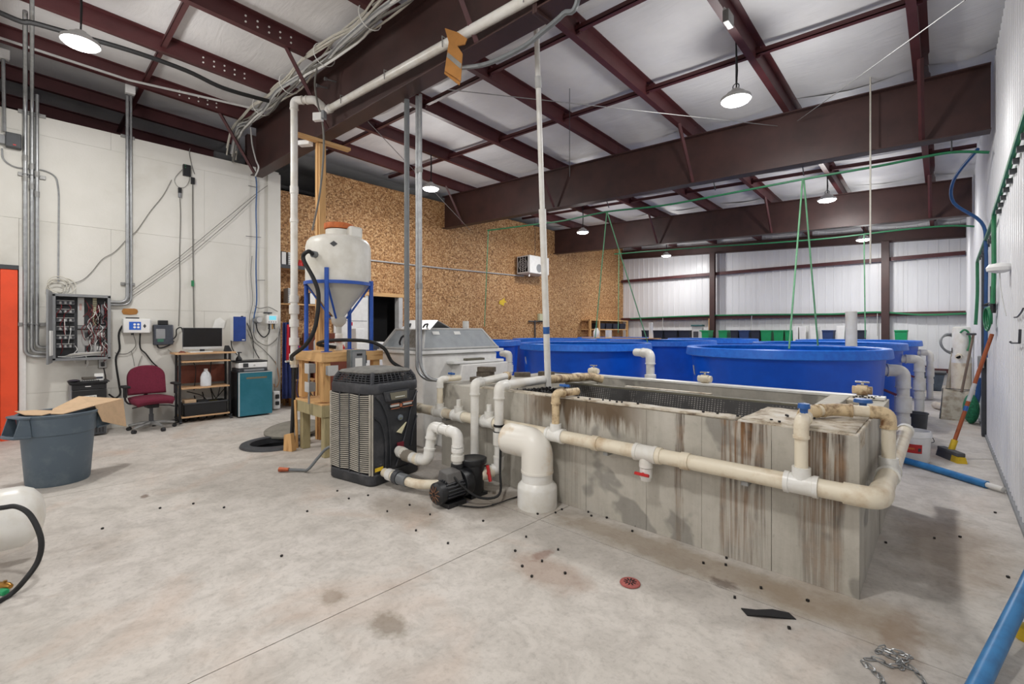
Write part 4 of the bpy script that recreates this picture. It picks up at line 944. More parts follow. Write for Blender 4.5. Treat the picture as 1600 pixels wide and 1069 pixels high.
for s4 in range(4):
    m4 = Matrix.Rotation(math.pi/2*s4, 4, 'Z')
    for k in range(-4, 5):
        mm = HM(); mm.m = mm.m @ m4; part(H_, 'grille_bar', mm.tube([(.316, k*.055, .975), (.305, k*.054, 1.03), (.27, k*.048, 1.085)], .0045, 5), hp_black)
# louvred faces: left side and back
for nm_, rot in (('left', -math.pi/2), ('rear', math.pi)):
    mm = HM(); mm.m = mm.m @ Matrix.Rotation(rot, 4, 'Z')
    for col in range(4):
        y0 = -.29+col*.147
        for r_ in range(38):
            z = .125+r_*.0198; sg = 1 if col % 2 else -1
            mm.hexa([(.312, y0, z+.006*(1-sg)), (.326, y0, z-.002+.006*(1-sg)), (.326, y0+.13, z-.002+.006*(1+sg)), (.312, y0+.13, z+.006*(1+sg)),
                     (.312, y0, z+.007+.006*(1-sg)), (.326, y0, z+.005+.006*(1-sg)), (.326, y0+.13, z+.005+.006*(1+sg)), (.312, y0+.13, z+.007+.006*(1+sg))])
    lv = part(H_, 'louvre', mm, hp_rim, smooth=False); lv['kind'] = 'stuff'
    mm = HM(); mm.m = mm.m @ Matrix.Rotation(rot, 4, 'Z'); part(H_, 'coil_backing', mm.box(.305, -.3, .11, .313, .3, .885), dark_void)
    for col in range(5):
        mm = HM(); mm.m = mm.m @ Matrix.Rotation(rot, 4, 'Z'); y0 = -.302+col*.148
        part(H_, 'louvre_post', mm.box(.31, y0, .11, .33, y0+.012, .885), hp_rim if col in (0, 4) else dark_grey, .002)
# moulded front face (local +x)
fp = HM(); fp.grid(lambda s, u: (.312+.022*math.sin(math.pi*(s))*(.5+.5*u), -.29+.58*s, .12+.76*u), 12, 8); part(H_, 'front_panel', fp, hp_black)
def onf(y, z): return (.322+.02*math.sin(math.pi*(y+.29)/.58)*(.5+.5*(z-.12)/.76), y, z)
for pts in ([(-.27, .86), (-.2, .78), (-.13, .62), (-.1, .4), (-.095, .14)], [(-.28, .66), (-.2, .58), (-.155, .4), (-.15, .15)], [(.28, .86), (.2, .72), (.13, .5), (.05, .3), (-.02, .14)], [(.28, .6), (.22, .45), (.19, .3)]):
    part(H_, 'moulding', HM().tube(smooth_path([onf(*p) for p in pts], 5), .009, 6), hp_black)
cpn = HM(); cpn.hexa([(.33, -.16, .8), (.36, -.14, .8), (.36, .13, .8), (.33, .15, .8), (.33, -.19, .9), (.345, -.17, .9), (.345, .14, .9), (.33, .17, .9)])
cp_ = part(H_, 'control_panel', cpn, hp_black, .004); mm = HM(); mm.hexa([(.361, -.11, .815), (.363, -.11, .815), (.363, .1, .815), (.361, .1, .815), (.35, -.12, .885), (.353, -.12, .885), (.353, .11, .885), (.35, .11, .885)]); part(cp_, 'display', mm, olive)
for k in range(6): part(cp_, 'button', HM().cb((.362, -.05+k*.022, .838), (.006, .012, .008)), paper)
def sticker(y, z, poly, mat, nm='sticker', lab=None): return part(H_, nm, MB(m=Matrix.Translation((hc[0], hc[1], 0)) @ Matrix.Rotation(hr, 4, 'Z') @ face_m((.346+(.0025 if nm.startswith('badge_') else 0), y, z), (1, 0, 0))).prism(poly, -.012, .002), mat, label=lab)
pl = sticker(.03, .745, [(-.13, -.025), (-.02, -.025), (0, -.038), (.02, -.025), (.17, -.025), (.17, .025), (.02, .025), (0, .038), (-.02, .025), (-.13, .025)], black_plastic, 'badge', 'black and copper badge')
cop = mk('badge_copper', (190, 116, 84), .4, .1)
for (ya, yb, za) in ((-.1, .01, .722), (.05, .2, .722), (-.1, .01, .768), (.05, .2, .768)): sticker((ya+yb)/2, za, [((ya-yb)/2, -.003), ((yb-ya)/2, -.003), ((yb-ya)/2, .003), ((ya-yb)/2, .003)], cop, 'badge_edge')
sticker(.03, .745, [(.018*math.cos(a*.5236), .02*math.sin(a*.5236)) for a in range(12)], cop, 'badge_emblem')
sticker(-.05, .752, [(-.055, -.009), (.055, -.009), (.055, .009), (-.055, .009)], light_grey, 'badge_lettering'); sticker(.12, .752, [(-.06, -.009), (.06, -.009), (.06, .009), (-.06, .009)], light_grey, 'badge_lettering')
sticker(.03, .62, [(.03*math.cos(a*.5236), .03*math.sin(a*.5236)) for a in range(12)], mk('sticker_steel', (120, 130, 140), .5), 'round_sticker'); sticker(.03, .612, [(-.018, -.012), (.018, -.012), (.014, .006), (-.014, .006)], mk('sticker_lime', (196, 190, 70), .5), 'round_sticker')
sticker(.03, .5, [(-.05, -.02), (.01, -.045), (.08, .06)], mk('sticker_cream', (226, 220, 184), .5), 'peeling_sticker'); sticker(.03, .32, [(-.04, -.05), (.04, -.05), (.04, .05), (-.04, .05)], mk('sticker_red', (120, 34, 48), .5), 'red_sticker')
part(H_, 'yellow_sticker', MB(m=Matrix.Translation((hc[0], hc[1], 0)) @ Matrix.Rotation(hr, 4, 'Z') @ face_m((.332, -.24, .16), (1, 0, 0))).box(-.05, -.018, 0, .05, .018, .003), yellow_plastic)
part(H_, 'edge_strip', HM().box(.318, -.318, .11, .326, -.305, .885), hp_rim)

# ------------------------------------------------------------------ pool pump and its connections
PU = thing('water_pump', 'black pool pump with strainer pot and finned motor on the floor', 'pump', (-3.12, 2.6, 0))
mz = .125; my0, my1, mx = 2.34, 2.6, -3.1
part(PU, 'motor', MB().tube([(mx, my0+.03, mz), (mx, my1, mz)], .085, 24), black_plastic)
part(PU, 'fan_cover', MB().tube([(mx, my0-.02, mz), (mx, my0, mz), (mx, my0+.05, mz)], [.07, .092, .094], 24), black_plastic)
for k in range(10):
    a = 2*math.pi*k/10; part(PU, 'fan_rib', MB().tube([(mx+.02*math.cos(a), my0-.025, mz+.02*math.sin(a)), (mx+.072*math.cos(a), my0-.017, mz+.072*math.sin(a))], .005, 5), mk('rust_grille', (120, 84, 62), .7) if 'rust_grille' not in MATS else MATS['rust_grille'])
for k in range(14):
    a = math.pi*(-.1+1.2*k/13); part(PU, 'fin', MB(m=Matrix.Translation((mx, 0, mz)) @ Matrix.Rotation(-a, 4, 'Y')).box(.08, my0+.06, -.003, .1, my1-.01, .003), dark_grey)
part(PU, 'terminal_box', MB().hexa([(mx-.09, my0+.08, .2), (mx+.06, my0+.08, .2), (mx+.06, my0+.25, .2), (mx-.09, my0+.25, .2), (mx-.08, my0+.09, .29), (mx+.03, my0+.09, .275), (mx+.03, my0+.24, .275), (mx-.08, my0+.24, .29)]), mk('box_dusty', (92, 90, 88), .6), .006)
part(PU, 'foot', MB().box(mx-.09, my0+.06, 0, mx+.09, my1, .04), black_plastic, .004)
px0, py0 = -3.13, 2.78
part(PU, 'volute', MB().tube([(mx-.02, my1, .15), (mx-.02, my1+.09, .15)], .125, 24), black_plastic, .006)
part(PU, 'strainer_pot', MB((px0, py0, 0)).lathe([(.085, .02), (.098, .05), (.105, .28), (.112, .285), (.112, .3)], 28), black_plastic)
part(PU, 'pot_lid', MB((px0, py0, 0)).lathe([(.12, .29), (.125, .3), (.125, .335), (.112, .34), (.1, .332), (0, .332)], 28), black_plastic)
part(PU, 'base', MB().box(px0-.09, py0-.1, 0, px0+.09, py0+.1, .03), black_plastic, .004)
part(PU, 'inlet_port', MB().tube([(px0+.03, py0+.07, .2), (px0+.06, py0+.14, .2)], .055, 16), black_plastic)
part(PU, 'union', MB().tube([(-3.17, 2.63, .27), (-3.17, 2.63, .31)], .06, 16), black_plastic)
CO = thing('pump_pipes', 'white pipe bridge joining the pump to the heat pump', 'pipe', (-3.4, 2.6, .3))
pvc(CO, [(-3.17, 2.63, .3), (-3.17, 2.63, .575), (-3.5, 2.6, .6), (-3.52, 2.56, .28), (-3.75, 2.53, .27), (-3.98, 2.53, .3)], .045, pvc_white, pvc_white, n=14)
collar(CO, (-3.17, 2.63, .36), (0, 0, 1), .06, .05, pvc_white, 'union'); collar(CO, (-3.17, 2.63, .43), (0, 0, 1), .057, .04, pvc_white, 'union')
collar(CO, (-3.8, 2.53, .275), (1, 0, 0), .058, .12, mk('union_grey', (140, 132, 120), .6), 'union'); collar(CO, (-3.92, 2.53, .29), (1, 0, 0), .056, .06, pvc_white); collar(CO, (-3.66, 2.54, .27), (1, 0, 0), .056, .05, pvc_aged)
C2 = thing('heat_pump_inlet', 'dusty pipe joining heat pump bottom to the pump motor side', 'pipe', (-3.7, 2.38, .1))
part(C2, 'pipe', MB().tube([(-3.96, 2.36, .12), (-3.5, 2.4, .1), (-3.24, 2.55, .12)], .042, 14, fil=.1), pvc_aged); collar(C2, (-3.86, 2.37, .115), (1, .08, 0), .056, .07, pvc_white); collar(C2, (-3.75, 2.38, .112), (1, .08, 0), .066, .06, dark_grey, 'union'); collar(C2, (-3.66, 2.385, .11), (1, .08, 0), .055, .12, pvc_grey, 'union')
one('power_cable', MB().tube(smooth_path([(mx+.04, my0+.16, .24), (mx+.12, my0+.2, .16), (mx+.22, my0+.3, .07), (mx+.3, my0+.45, .08), (-2.93, 2.93, .24), (-2.94, 2.95, .55)]), .011, 8), black_rubber, 'black power cable looping from the pump up the white riser', 'cable')
one('thin_cable', MB().tube(smooth_path([(-3.0, 2.5, .012), (-2.82, 2.62, .012), (-2.78, 2.86, .015), (-2.8, 3.14, .03), (-2.84, 3.14, .3)]), .006, 6), black_rubber, 'thin dark cable on the floor between pump and big elbow', 'cable')
# grey and steel conduits coming down from the rafter
one('grey_conduit', MB().tube([(-4.46, 2.95, 0), (-4.46, 2.95, zb(-4.46, 2.85)+.0)], .03, 12), pvc_grey, 'dark grey conduit from the rafter down behind the heat pump', 'conduit')
for k, dx in enumerate((0, .062)):
    x = -4.3+dx; c_ = thing('steel_conduit', ['left of the twin steel conduits dropping from the nearest rafter', 'right of the twin steel conduits dropping from the nearest rafter'][k], 'conduit', (x, 2.98, .9), 0, 'twin steel conduits')
    part(c_, 'tube', MB().tube([(x, 2.98, zb(x, 2.85)-.0), (x, 2.98, 1.1 if k else 1.05), (x+.1, 3.03, .95), (-4.0, 3.25, .95)], .02, 10, fil=.22, k=8), galv)
    for z in (3.3, 2.0): collar(c_, (x, 2.98, z), (0, 0, 1), .026, .06, galv_dull, 'coupling')
# ------------------------------------------------------------------ left wall: conduits and boxes
WX = XL+.03
def wl_(u, v, off=.03): return onX(u, v, XL+off)
def cable(name, pix, r, mat, label, cat='cable', off=.02, group=None, sm=True, n=6):
    P = [onX(p[0], p[1], XL+(p[2] if len(p) > 2 else off)) for p in pix]
    return one(name, MB().tube(smooth_path(P, 5) if sm else P, r, n), mat, label, cat, group)
PB_ = -9.09   # panel front
for k, (u0, vend, nm) in enumerate(((39.5, 557, 'leftmost'), (50, 551, 'middle'), (58, 543, 'rightmost'))):
    y = onX(u0, 300, XL+.045)[1]; zend = onX(75, vend, XL+.05)[2]
    top = 5.15 if k != 1 else 5.3
    c = thing('wall_conduit', f'{nm} of three steel conduits curving down into the electrical panel', 'conduit', (XL+.045, y, zend), 0, 'three wall conduits')
    tops = [onD(39.5, 18, 5.2), onD(50, -6, 5.0), None][k]; z3 = onX(58, 148, XL+.045)[2]
    up = [tops, (XL+.045, y, 4.72)] if tops else [(XL+.045, y, z3)]
    part(c, 'tube', MB().tube(up+[(XL+.045, y, zend), (XL+.05, .175, zend)], .021 if k else .024, 10, fil=.25-.04*k, k=8), galv)
    for z in (3.9, 3.62): part(c, 'coupling', MB().tube([(XL+.045, y, z-.04-.1*k), (XL+.045, y, z+.04-.1*k)], .028, 10), galv_dull)
for (u, v, nm) in ((51, 178, 'high'), (51, 275, 'upper middle'), (51, 507, 'low')):
    p = wl_(u, v, .02); s = thing('strut_clamp', f'short steel strut holding the three conduits, {nm} on the wall', 'strut', p, 0, 'struts behind the three conduits')
    part(s, 'channel', MB(p).box(-.02, -.14, -.025, .01, .13, .025), galv_dull, .003)
    for u2 in (39.5, 50, 58): part(s, 'clip', MB((XL+.045, onX(u2, v, XL+.045)[1], p[2])).ring((0, 0, 0), .027, .005, 14, 5), galv)
c = thing('wall_conduit', 'steel conduit from the white box down the wall and into the panel side', 'conduit', wl_(199, 440, .04)); yy = onX(199, 300, XL+.045)[1]; pe_ = onX(172, 472, XL+.05)
part(c, 'tube', MB().tube([(XL+.045, yy, onX(199, 150, XL+.045)[2]), (XL+.045, yy, pe_[2]), (XL+.05, .8, pe_[2])], .024, 10, fil=.2, k=8), galv)
part(c, 'tube', MB().tube([(XL+.04, yy+.045, onX(203, 150, XL+.045)[2]), (XL+.04, yy+.045, pe_[2]-.04), (XL+.05, .8, pe_[2]-.04)], .016, 10, fil=.22, k=8), galv)
for (u, v, nm) in ((199.5, 214, 'upper'), (199.5, 444, 'lower')):
    p = wl_(u, v, .02); s = thing('strut_clamp', f'short steel strut behind the single pair of conduits, {nm} one', 'strut', p, 0, 'struts behind the conduit pair')
    part(s, 'channel', MB(p).box(-.02, -.085, -.022, .01, .085, .022), galv_dull, .003); part(s, 'clip', MB((XL+.045, yy, p[2])).ring((0, 0, 0), .028, .005, 14, 5), galv)
for (u, v, nm) in ((203, 141, 'square white junction box on top of the wall conduit pair'), (5, 85, 'square white junction box at the far left edge')):
    p = wl_(u, v, .06); j = thing('white_junction_box', nm, 'junction box', p, 0); part(j, 'body', MB(p).box(-.05, -.06, -.06, .04, .06, .06), white_paint, .006); part(j, 'cover', MB(p).box(.04, -.062, -.062, .046, .062, .062), white_plastic, .003)
    if u < 50: part(j, 'drop_conduit', MB().tube([(p[0], p[1], p[2]-.05), (p[0], p[1]+.01, onX(3, 205, XL+.05)[2])], .02, 8), galv)
gp = wl_(17, 220, .04); g = thing('relay_box', 'dark grey weatherproof relay box high at the left', 'junction box', gp)
part(g, 'body', MB(gp).box(-.04, -.05, -.1, .06, .1, .1), dark_grey, .01); part(g, 'side_box', MB(gp).box(-.04, -.2, -.07, .05, -.05, .05), mid_grey, .008); part(g, 'reset_button', MB(gp).box(.06, .02, -.07, .066, .05, -.055), red_plastic)
one('bent_conduit', MB().tube([onX(u, v, XL+.0115) for u, v in ((3, 232), (4, 250), (22, 262), (70, 266), (88, 276), (92, 300), (91, 442))], .0105, 8, fil=.25, k=6), galv, 'thin bent steel conduit running from the relay box to above the panel', 'conduit')

# open electrical panel
EP = thing('electrical_panel', 'open grey electrical panel full of terminal blocks and wires', 'electrical panel', (PB_, .5, 1.08))
ey0, ey1, ez0, ez1 = .2, .8, 1.08, 2.02
m = MB(); m.box(XL, ey0, ez0, XL+.02, ey1, ez1); part(EP, 'back_plate', m, dark_grey)
for (a, b_) in (((ey0, ez0), (ey1, ez0+.02)), ((ey0, ez1-.02), (ey1, ez1)), ((ey0, ez0), (ey0+.02, ez1)), ((ey1-.02, ez0), (ey1, ez1))):
    part(EP, 'side_wall', MB().box(XL, a[0], a[1], PB_, b_[0], b_[1]), mid_grey, .002)
for (a, b_) in (((ey0-.01, ez0-.01), (ey1+.01, ez0+.03)), ((ey0-.01, ez1-.03), (ey1+.01, ez1+.01)), ((ey0-.01, ez0), (ey0+.025, ez1)), ((ey1-.025, ez0), (ey1+.01, ez1))):
    part(EP, 'lip', MB().box(PB_-.008, a[0], a[1], PB_+.004, b_[0], b_[1]), mid_grey, .003)
part(EP, 'door', MB((PB_, ey0-.005, 0), math.radians(-6)).box(0, -.02, ez0-.03, .5, .0, ez1+.03), mid_grey, .004)
def blk(y0, z0, y1, z1, d, mat, nm, bev=.003): return part(EP, nm, MB().box(XL+.02, y0, z0, XL+.02+d, y1, z1), mat, bev)
relay_grey = mk('terminal_grey', (150, 152, 156), .5, 0, .2, 40, c2=(84, 84, 92)); wire_red = mk('wire_red', (120, 34, 40), .6)
for k in range(6):
    z = 1.88-k*.125
    b = blk(.235, z, .42, z+.05, .1, relay_grey, 'terminal_block')
    for q in range(7): part(b, 'terminal', MB().box(XL+.12, .24+q*.026, z+.008, XL+.128, .258+q*.026, z+.042), light_grey if q % 2 else dark_grey)
    blk(.235, z+.052, .42, z+.06, .12, light_grey, 'label_strip')
blk(.455, 1.58, .525, 1.99, .08, light_grey, 'wiring_duct'); blk(.475, 1.8, .5, 1.9, .083, mk('tag_pink', (206, 170, 164), .6), 'duct_tag')
blk(.455, 1.53, .77, 1.575, .09, mid_grey, 'wiring_duct'); blk(.62, 1.58, .665, 1.99, .07, mk('strip_cream', (196, 190, 160), .6), 'terminal_strip')
for k in range(12): part(EP, 'strip_slot', MB().box(XL+.09, .622, 1.6+k*.032, XL+.093, .663, 1.605+k*.032), dark_grey)
blk(.71, 1.6, .745, 1.9, .08, relay_grey, 'terminal_strip'); blk(.455, 1.14, .77, 1.52, .02, light_grey, 'sub_plate')
for (y, z) in ((.535, 1.44), (.535, 1.24)):
    c = blk(y, z-.04, y+.06, z+.04, .06, dark_grey, 'contactor'); part(c, 'coil', MB().box(XL+.08, y+.018, z-.018, XL+.086, y+.042, z+.018), black_plastic)
for (y, z) in ((.66, 1.4), (.66, 1.2), (.66, 1.3)): blk(y, z, y+.09, z+.07, .07, white_plastic if z != 1.3 else dark_grey, 'power_supply')
for k in range(60):
    y = random.choice([random.uniform(.22, .45), random.uniform(.53, .61), random.uniform(.67, .7), random.uniform(.745, .775)]); z = random.uniform(1.2, 1.95)
    part(EP, 'wire', MB().tube(smooth_path([(XL+.1, y, z), (XL+.15, y+random.uniform(-.04, .04), z-.06), (XL+.14, y+random.uniform(-.05, .05), z-.16), (XL+.1, y+random.uniform(-.03, .03), z-.24)], 4), .0045, 5), [wire_red, wire_red, black_rubber, white_plastic][k % 4])
for k in range(5): part(EP, 'wire', MB().tube(smooth_path([(XL+.12, .25+k*.02, 1.13), (XL+.17, .4, 1.12+.012*k), (XL+.16, .6, 1.14+.01*k), (XL+.12, .76, 1.13+.015*k)], 4), .006, 5), [white_plastic, grey_cord, light_grey, beige_cord, white_plastic][k])
part(EP, 'document_pouch', MB((PB_, ey0-.005, 0), math.radians(-6)).box(.12, .0, ez0+.08, .4, .015, ez0+.42), paper, .003)
wc = thing('wire_coil', 'loose coil of beige wire above the electrical panel', 'wire', wl_(90, 455, .03))
for k in range(5): p = wl_(86+k*3, 450-(k % 3)*3, .05); part(wc, 'loop', MB(p).ring((0, 0, 0), .09+.012*k, .006, 22, 5, (1, .25-.1*k, .2*k-.3)), beige_cord)
ot = wl_(160, 568, .02); o_ = thing('wall_outlet', 'small wall outlet with black plugs below the electrical panel', 'outlet', ot)
part(o_, 'box', MB(ot).box(-.02, -.05, -.07, .03, .05, .07), olive, .004); part(o_, 'plug', MB(ot).box(.03, -.02, -.04, .08, .02, .02), black_plastic, .006); part(o_, 'cover', MB(ot).box(.03, -.045, -.065, .034, .045, .065), light_grey, .002)
cable('outlet_cable', [(162, 575, .07), (165, 590, .06), (164, 605, .05), (166, 640, .05)], .008, black_rubber, 'black cord hanging from the outlet to the black cabinet')
cable('looping_cable', [(210, 497, .02), (198, 502, .03), (186, 520, .03), (187, 545, .03), (181, 562, .03), (186, 600, .03), (188, 615, .04), (180, 622, .06), (170, 616, .08)], .013, black_rubber, 'thick black cord hanging from the white controller beside the chair')

# controller with blue screen, brown note above
q = MB(); C1 = thing('white_controller', 'white wall controller with a blue touch screen', 'controller', (XL, 1.12, 1.46))
cy0, cy1, cz0, cz1 = .96, 1.29, 1.465, 1.69
part(C1, 'case', MB().box(XL, cy0, cz0, XL+.14, cy1, cz1), white_plastic, .012)
sc_ = part(C1, 'screen', MB().box(XL+.14, cy0+.07, cz0+.05, XL+.143, cy0+.215, cz0+.175), lcd_blue, .001)
for a in (0, 1):
    for b_ in (0, 1): part(sc_, 'icon', MB(m=face_m((XL+.1435, cy0+.137+a*.045, cz0+.09+b_*.045), (1, 0, 0))).lathe([(.017, 0), (.017, .001), (0, .001)], 14), paper)
part(C1, 'keypad', MB(m=face_m((XL+.141, cy0+.26, cz0+.11), (1, 0, 0))).prism([(-.02, 0), (0, -.035), (.02, 0), (0, .035)], 0, .003), dark_grey)
part(C1, 'side_cover', MB().box(XL, cy1, cz0+.02, XL+.12, cy1+.02, cz1-.02), light_grey, .004)
part(C1, 'gland', MB().tube([(XL+.07, 1.08, cz0-.03), (XL+.07, 1.08, cz0)], .018, 8), black_plastic)
one('antenna_bar', MB().box(XL+.03, 1.0, cz1, XL+.1, 1.16, cz1+.02), black_plastic, 'flat black piece lying on top of the white controller', 'plate', bev=.004)
pn = wl_(203, 487, .004); one('paper_note', MB(m=face_m(pn, (1, 0, 0))).prism([(-.1, 0), (-.08, .045), (.06, .05), (.09, .035), (.1, 0), (.08, -.04), (0, -.05), (-.08, -.045)], 0, .003), cardboard_dark, 'scorched brown scrap stuck to the wall above the white controller', 'scrap')
G1 = thing('meter_box', 'clear grey meter box with green terminals beside the chair', 'meter box', (XL, 1.46, 1.28)); gy0, gy1, gz0, gz1 = 1.34, 1.6, 1.27, 1.6
part(G1, 'base', MB().box(XL, gy0, gz0, XL+.05, gy1, gz1), dark_grey, .01)
part(G1, 'module', MB().box(XL+.05, gy0+.03, gz0+.1, XL+.1, gy0+.15, gz1-.07), light_grey, .006); part(G1, 'terminals', MB().box(XL+.05, gy0+.05, gz0+.05, XL+.09, gy0+.13, gz0+.1), green_bin, .003)
part(G1, 'clear_cover', MB().box(XL+.05, gy0+.005, gz0+.005, XL+.13, gy1-.005, gz1-.005), clear_box, .012); part(G1, 'cable_gland', MB().box(XL+.02, gy0+.06, gz1, XL+.09, gy0+.19, gz1+.07), black_plastic, .006)
part(G1, 'lead', MB().tube(smooth_path([(XL+.06, gy0+.05, gz0), (XL+.08, gy0+.08, gz0-.05), (XL+.07, gy0+.2, gz0-.01), (XL+.06, gy1+.01, gz0+.06)]), .012, 6), black_rubber)
cable('thin_wire', [(208, 522, .07), (212, 540, .04), (200, 552, .03), (185, 553, .03), (180, 551, .03)], .006, grey_cord, 'thin grey lead hanging in a bow from the white controller')
cable('wall_cable', [(219, 521, .07), (219, 543, .04), (228, 553, .04), (238, 566, .05), (246, 573, .06)], .011, black_rubber, 'black cord from the white controller down behind the chair')
for k, (pix, nm) in enumerate((([(262, 546), (275, 556), (290, 568)], 'thin wire slanting down from the meter box to the cart'), ([(222, 556), (217, 568), (214, 582), (210, 600)], 'thin dark wire trailing down the wall behind the chair'), ([(205, 548), (208, 560), (210, 572)], 'short thin wire dangling below the white controller'))):
    cable('thin_wire', pix, .004, grey_cord, nm)
# black devices high on the wall and their cords
tp = wl_(292, 266, .03); d_ = thing('network_device', 'small black device with green lights high on the white wall', 'device', tp)
part(d_, 'case', MB(tp).box(-.03, -.055, -.1, .02, .055, .09), black_plastic, .005)
for k in range(2): part(d_, 'led', MB(tp).box(.02, -.03, .03+.04*k, .022, -.018, .04+.04*k), green_bin)
ap = wl_(301, 282, .03); one('power_adapter', MB(ap).box(-.03, -.025, -.06, .02, .03, .05), black_plastic, 'small black adapter just right of the network device', 'adapter', bev=.005)
ap = wl_(281, 302, .03); a_ = thing('hanging_adapter', 'black and grey plug adapter hanging below the network device', 'adapter', ap); part(a_, 'plug', MB(ap).box(-.02, -.025, 0, .02, .025, .09), black_plastic, .006); part(a_, 'socket', MB(ap).tube([(0, 0, -.07), (0, 0, 0)], .025, 10), mid_grey)
cable('upright_cable', [(281, 310), (282, 340), (280.5, 400), (281, 450), (279, 510)], .007, grey_cord, 'grey cord hanging from the plug adapter down to the monitor')
cable('upright_cable', [(301, 288), (301, 330), (302, 440), (303, 512)], .01, grey_cord, 'dark grey cord hanging from the adapter behind the monitor')
cable('upright_cable', [(304, 272), (300, 260), (296, 240), (297, 232)], .006, grey_cord, 'short grey cord above the black network device')
one('inline_switch', MB(wl_(301, 443, .03)).box(-.015, -.02, -.05, .015, .02, .05), green_hose, 'dark green connector in the cord above the monitor', 'connector', bev=.005)
cable('draped_wire', [(268, 281), (255, 305), (235, 330), (214, 360), (200, 372), (180, 393), (160, 405), (145, 423), (130, 437), (110, 444), (96, 447)], .005, grey_cord, 'thin wire draped from the black device across to the panel')
cable('looped_wire', [(285, 265), (273, 279), (277, 291), (288, 293), (295, 284), (296, 276)], .004, grey_cord, 'small loop of thin wire below the black device')
cable('strung_wire', [(198, 460, .03), (280, 402, .04), (340, 352, .04), (400, 303, .05), (418, 290, .06)], .005, grey_cord, 'upper of two thin wires strung diagonally over the white wall', sm=False)
cable('strung_wire', [(196, 470, .03), (240, 440, .03), (300, 396, .04), (360, 345, .04), (402, 305, .05)], .005, grey_cord, 'lower of two thin wires strung diagonally over the white wall', sm=False)
cable('blue_cable', [(398, 268, .05), (401, 290, .05), (400, 330, .05), (401, 370, .05), (400, 420, .05), (401, 470, .05), (397, 495, .05), (396, 520, .05)], .012, blue_hose, 'blue data cable running down the end of the white wall')
cable('grey_wire', [(394, 400, .04), (392, 430, .04), (395, 470, .04), (390, 500, .04), (396, 540, .04)], .006, grey_cord, 'grey wire hanging left of the blue cable')
for (u0, v0, u1, v1, nm) in ((388, 290, 402, 293, 'topmost'), (384, 369, 408, 371, 'middle'), (402, 438, 414, 438, 'lowest')):
    one('wall_hook', MB().tube([onX(u0, v0, XL+.04), onX(u1, v1, XL+.06)], .005, 5), dark_grey, f'short wire hook poking out beside the blue cable, {nm}', 'hook', 'hooks beside the blue cable')

# blue box, lcd controller, sensor
BX = thing('blue_box', 'blue fronted white box on the wall above the printer', 'box', (XL, 2.57, 1.29)); p0 = onX(365, 495, XL+.2); p1 = onX(384, 533, XL+.2)
part(BX, 'case', MB().box(XL, p0[1], p1[2], XL+.19, p1[1], p0[2]), white_plastic, .006); part(BX, 'front', MB().box(XL+.19, p0[1]-.003, p1[2]-.003, XL+.2, p1[1]+.003, p0[2]+.003), mk('front_blue', (28, 64, 140), .4), .003); part(BX, 'badge', MB().box(XL+.2, p1[1]-.06, p1[2]+.015, XL+.202, p1[1]-.015, p1[2]+.03), paper); part(BX, 'knob', MB().cyl((XL+.1, p1[1]-.03, p0[2]), (XL+.1, p1[1]-.03, p0[2]+.02), .02), black_plastic)
LC = thing('lcd_controller', 'white controller with a cyan display at the end of the wall', 'controller', (XL+.04, 3.1, 1.58)); p0 = onX(417, 492, XL+.12); p1 = onX(434, 506, XL+.12)
part(LC, 'case', MB().box(XL+.036, p0[1], p1[2], XL+.12, p1[1], p0[2]), white_plastic, .008); part(LC, 'display', MB().box(XL+.12, p0[1]+.04, p1[2]+.07, XL+.123, p1[1]-.03, p0[2]-.02), lcd_cyan)
for k in range(4): part(LC, 'button', MB().box(XL+.12, p0[1]+.03+k*.04, p1[2]+.025, XL+.124, p0[1]+.045+k*.04, p1[2]+.04), dark_grey)
for k in range(4): part(LC, 'connector', MB().tube([(XL+.08, p0[1]+.05+k*.03, p1[2]), (XL+.085, p0[1]+.05+k*.03, p1[2]-.06), (XL+.09, p0[1]+.04+k*.035, p1[2]-.1)], .012, 6), [black_plastic, light_grey, brass, dark_grey][k])
sp_ = wl_(403, 500, .05); s = thing('grey_sensor', 'small round grey sensor housing left of the cyan display', 'sensor', sp_); part(s, 'housing', MB(sp_).tube([(-.05, -.03, 0), (.06, .0, 0)], .062, 14), mid_grey, .006); part(s, 'cap', MB(sp_).tube([(.06, 0, 0), (.075, .005, 0)], .05, 14), light_grey)
one('cable_bracket', MB(wl_(417, 489, .08)).box(-.04, -.05, -.012, .04, .08, .012), dark_grey, 'small dark bracket above the cyan display', 'bracket', bev=.004)
for k, (pix, r, mt, nm) in enumerate((([(400, 505), (403, 518), (412, 527), (420, 520), (421, 506)], .011, black_rubber, 'black cable loop under the grey sensor'), ([(397, 500), (396, 520), (402, 533), (418, 540), (432, 530), (437, 518)], .008, grey_cord, 'grey cable drooping below the cyan display'),
     ([(388, 522), (398, 535), (410, 545), (425, 560), (432, 570)], .007, grey_cord, 'long grey cable slanting to the wall corner'), ([(386, 505), (394, 525), (397, 545), (405, 560)], .007, black_rubber, 'dark cable fanning out beside the blue box'),
     ([(386, 515), (392, 530), (396, 548), (396, 560)], .005, grey_cord, 'thin cable fanning down beside the blue box'), ([(398, 478), (406, 482), (420, 480), (434, 487)], .006, grey_cord, 'pale cable arching above the cyan display'),
     ([(436, 510), (433, 540), (432, 570), (431, 600), (428, 625)], .01, light_grey, 'pale cable running down the wall corner to the floor'), ([(361, 532), (363, 545), (371, 555)], .008, black_rubber, 'black lead from the blue box to the printer'),
     ([(267, 533), (275, 525), (276, 515), (283, 512), (286, 520)], .009, black_rubber, 'black cable bunched left of the monitor'), ([(430, 565), (434, 580), (436, 596), (431, 606), (428, 600)], .006, mk('cable_orange', (206, 140, 70), .6), 'orange cable hanging at the wall corner'))):
    cable('wall_cable', pix, r, mt, nm, off=.06)
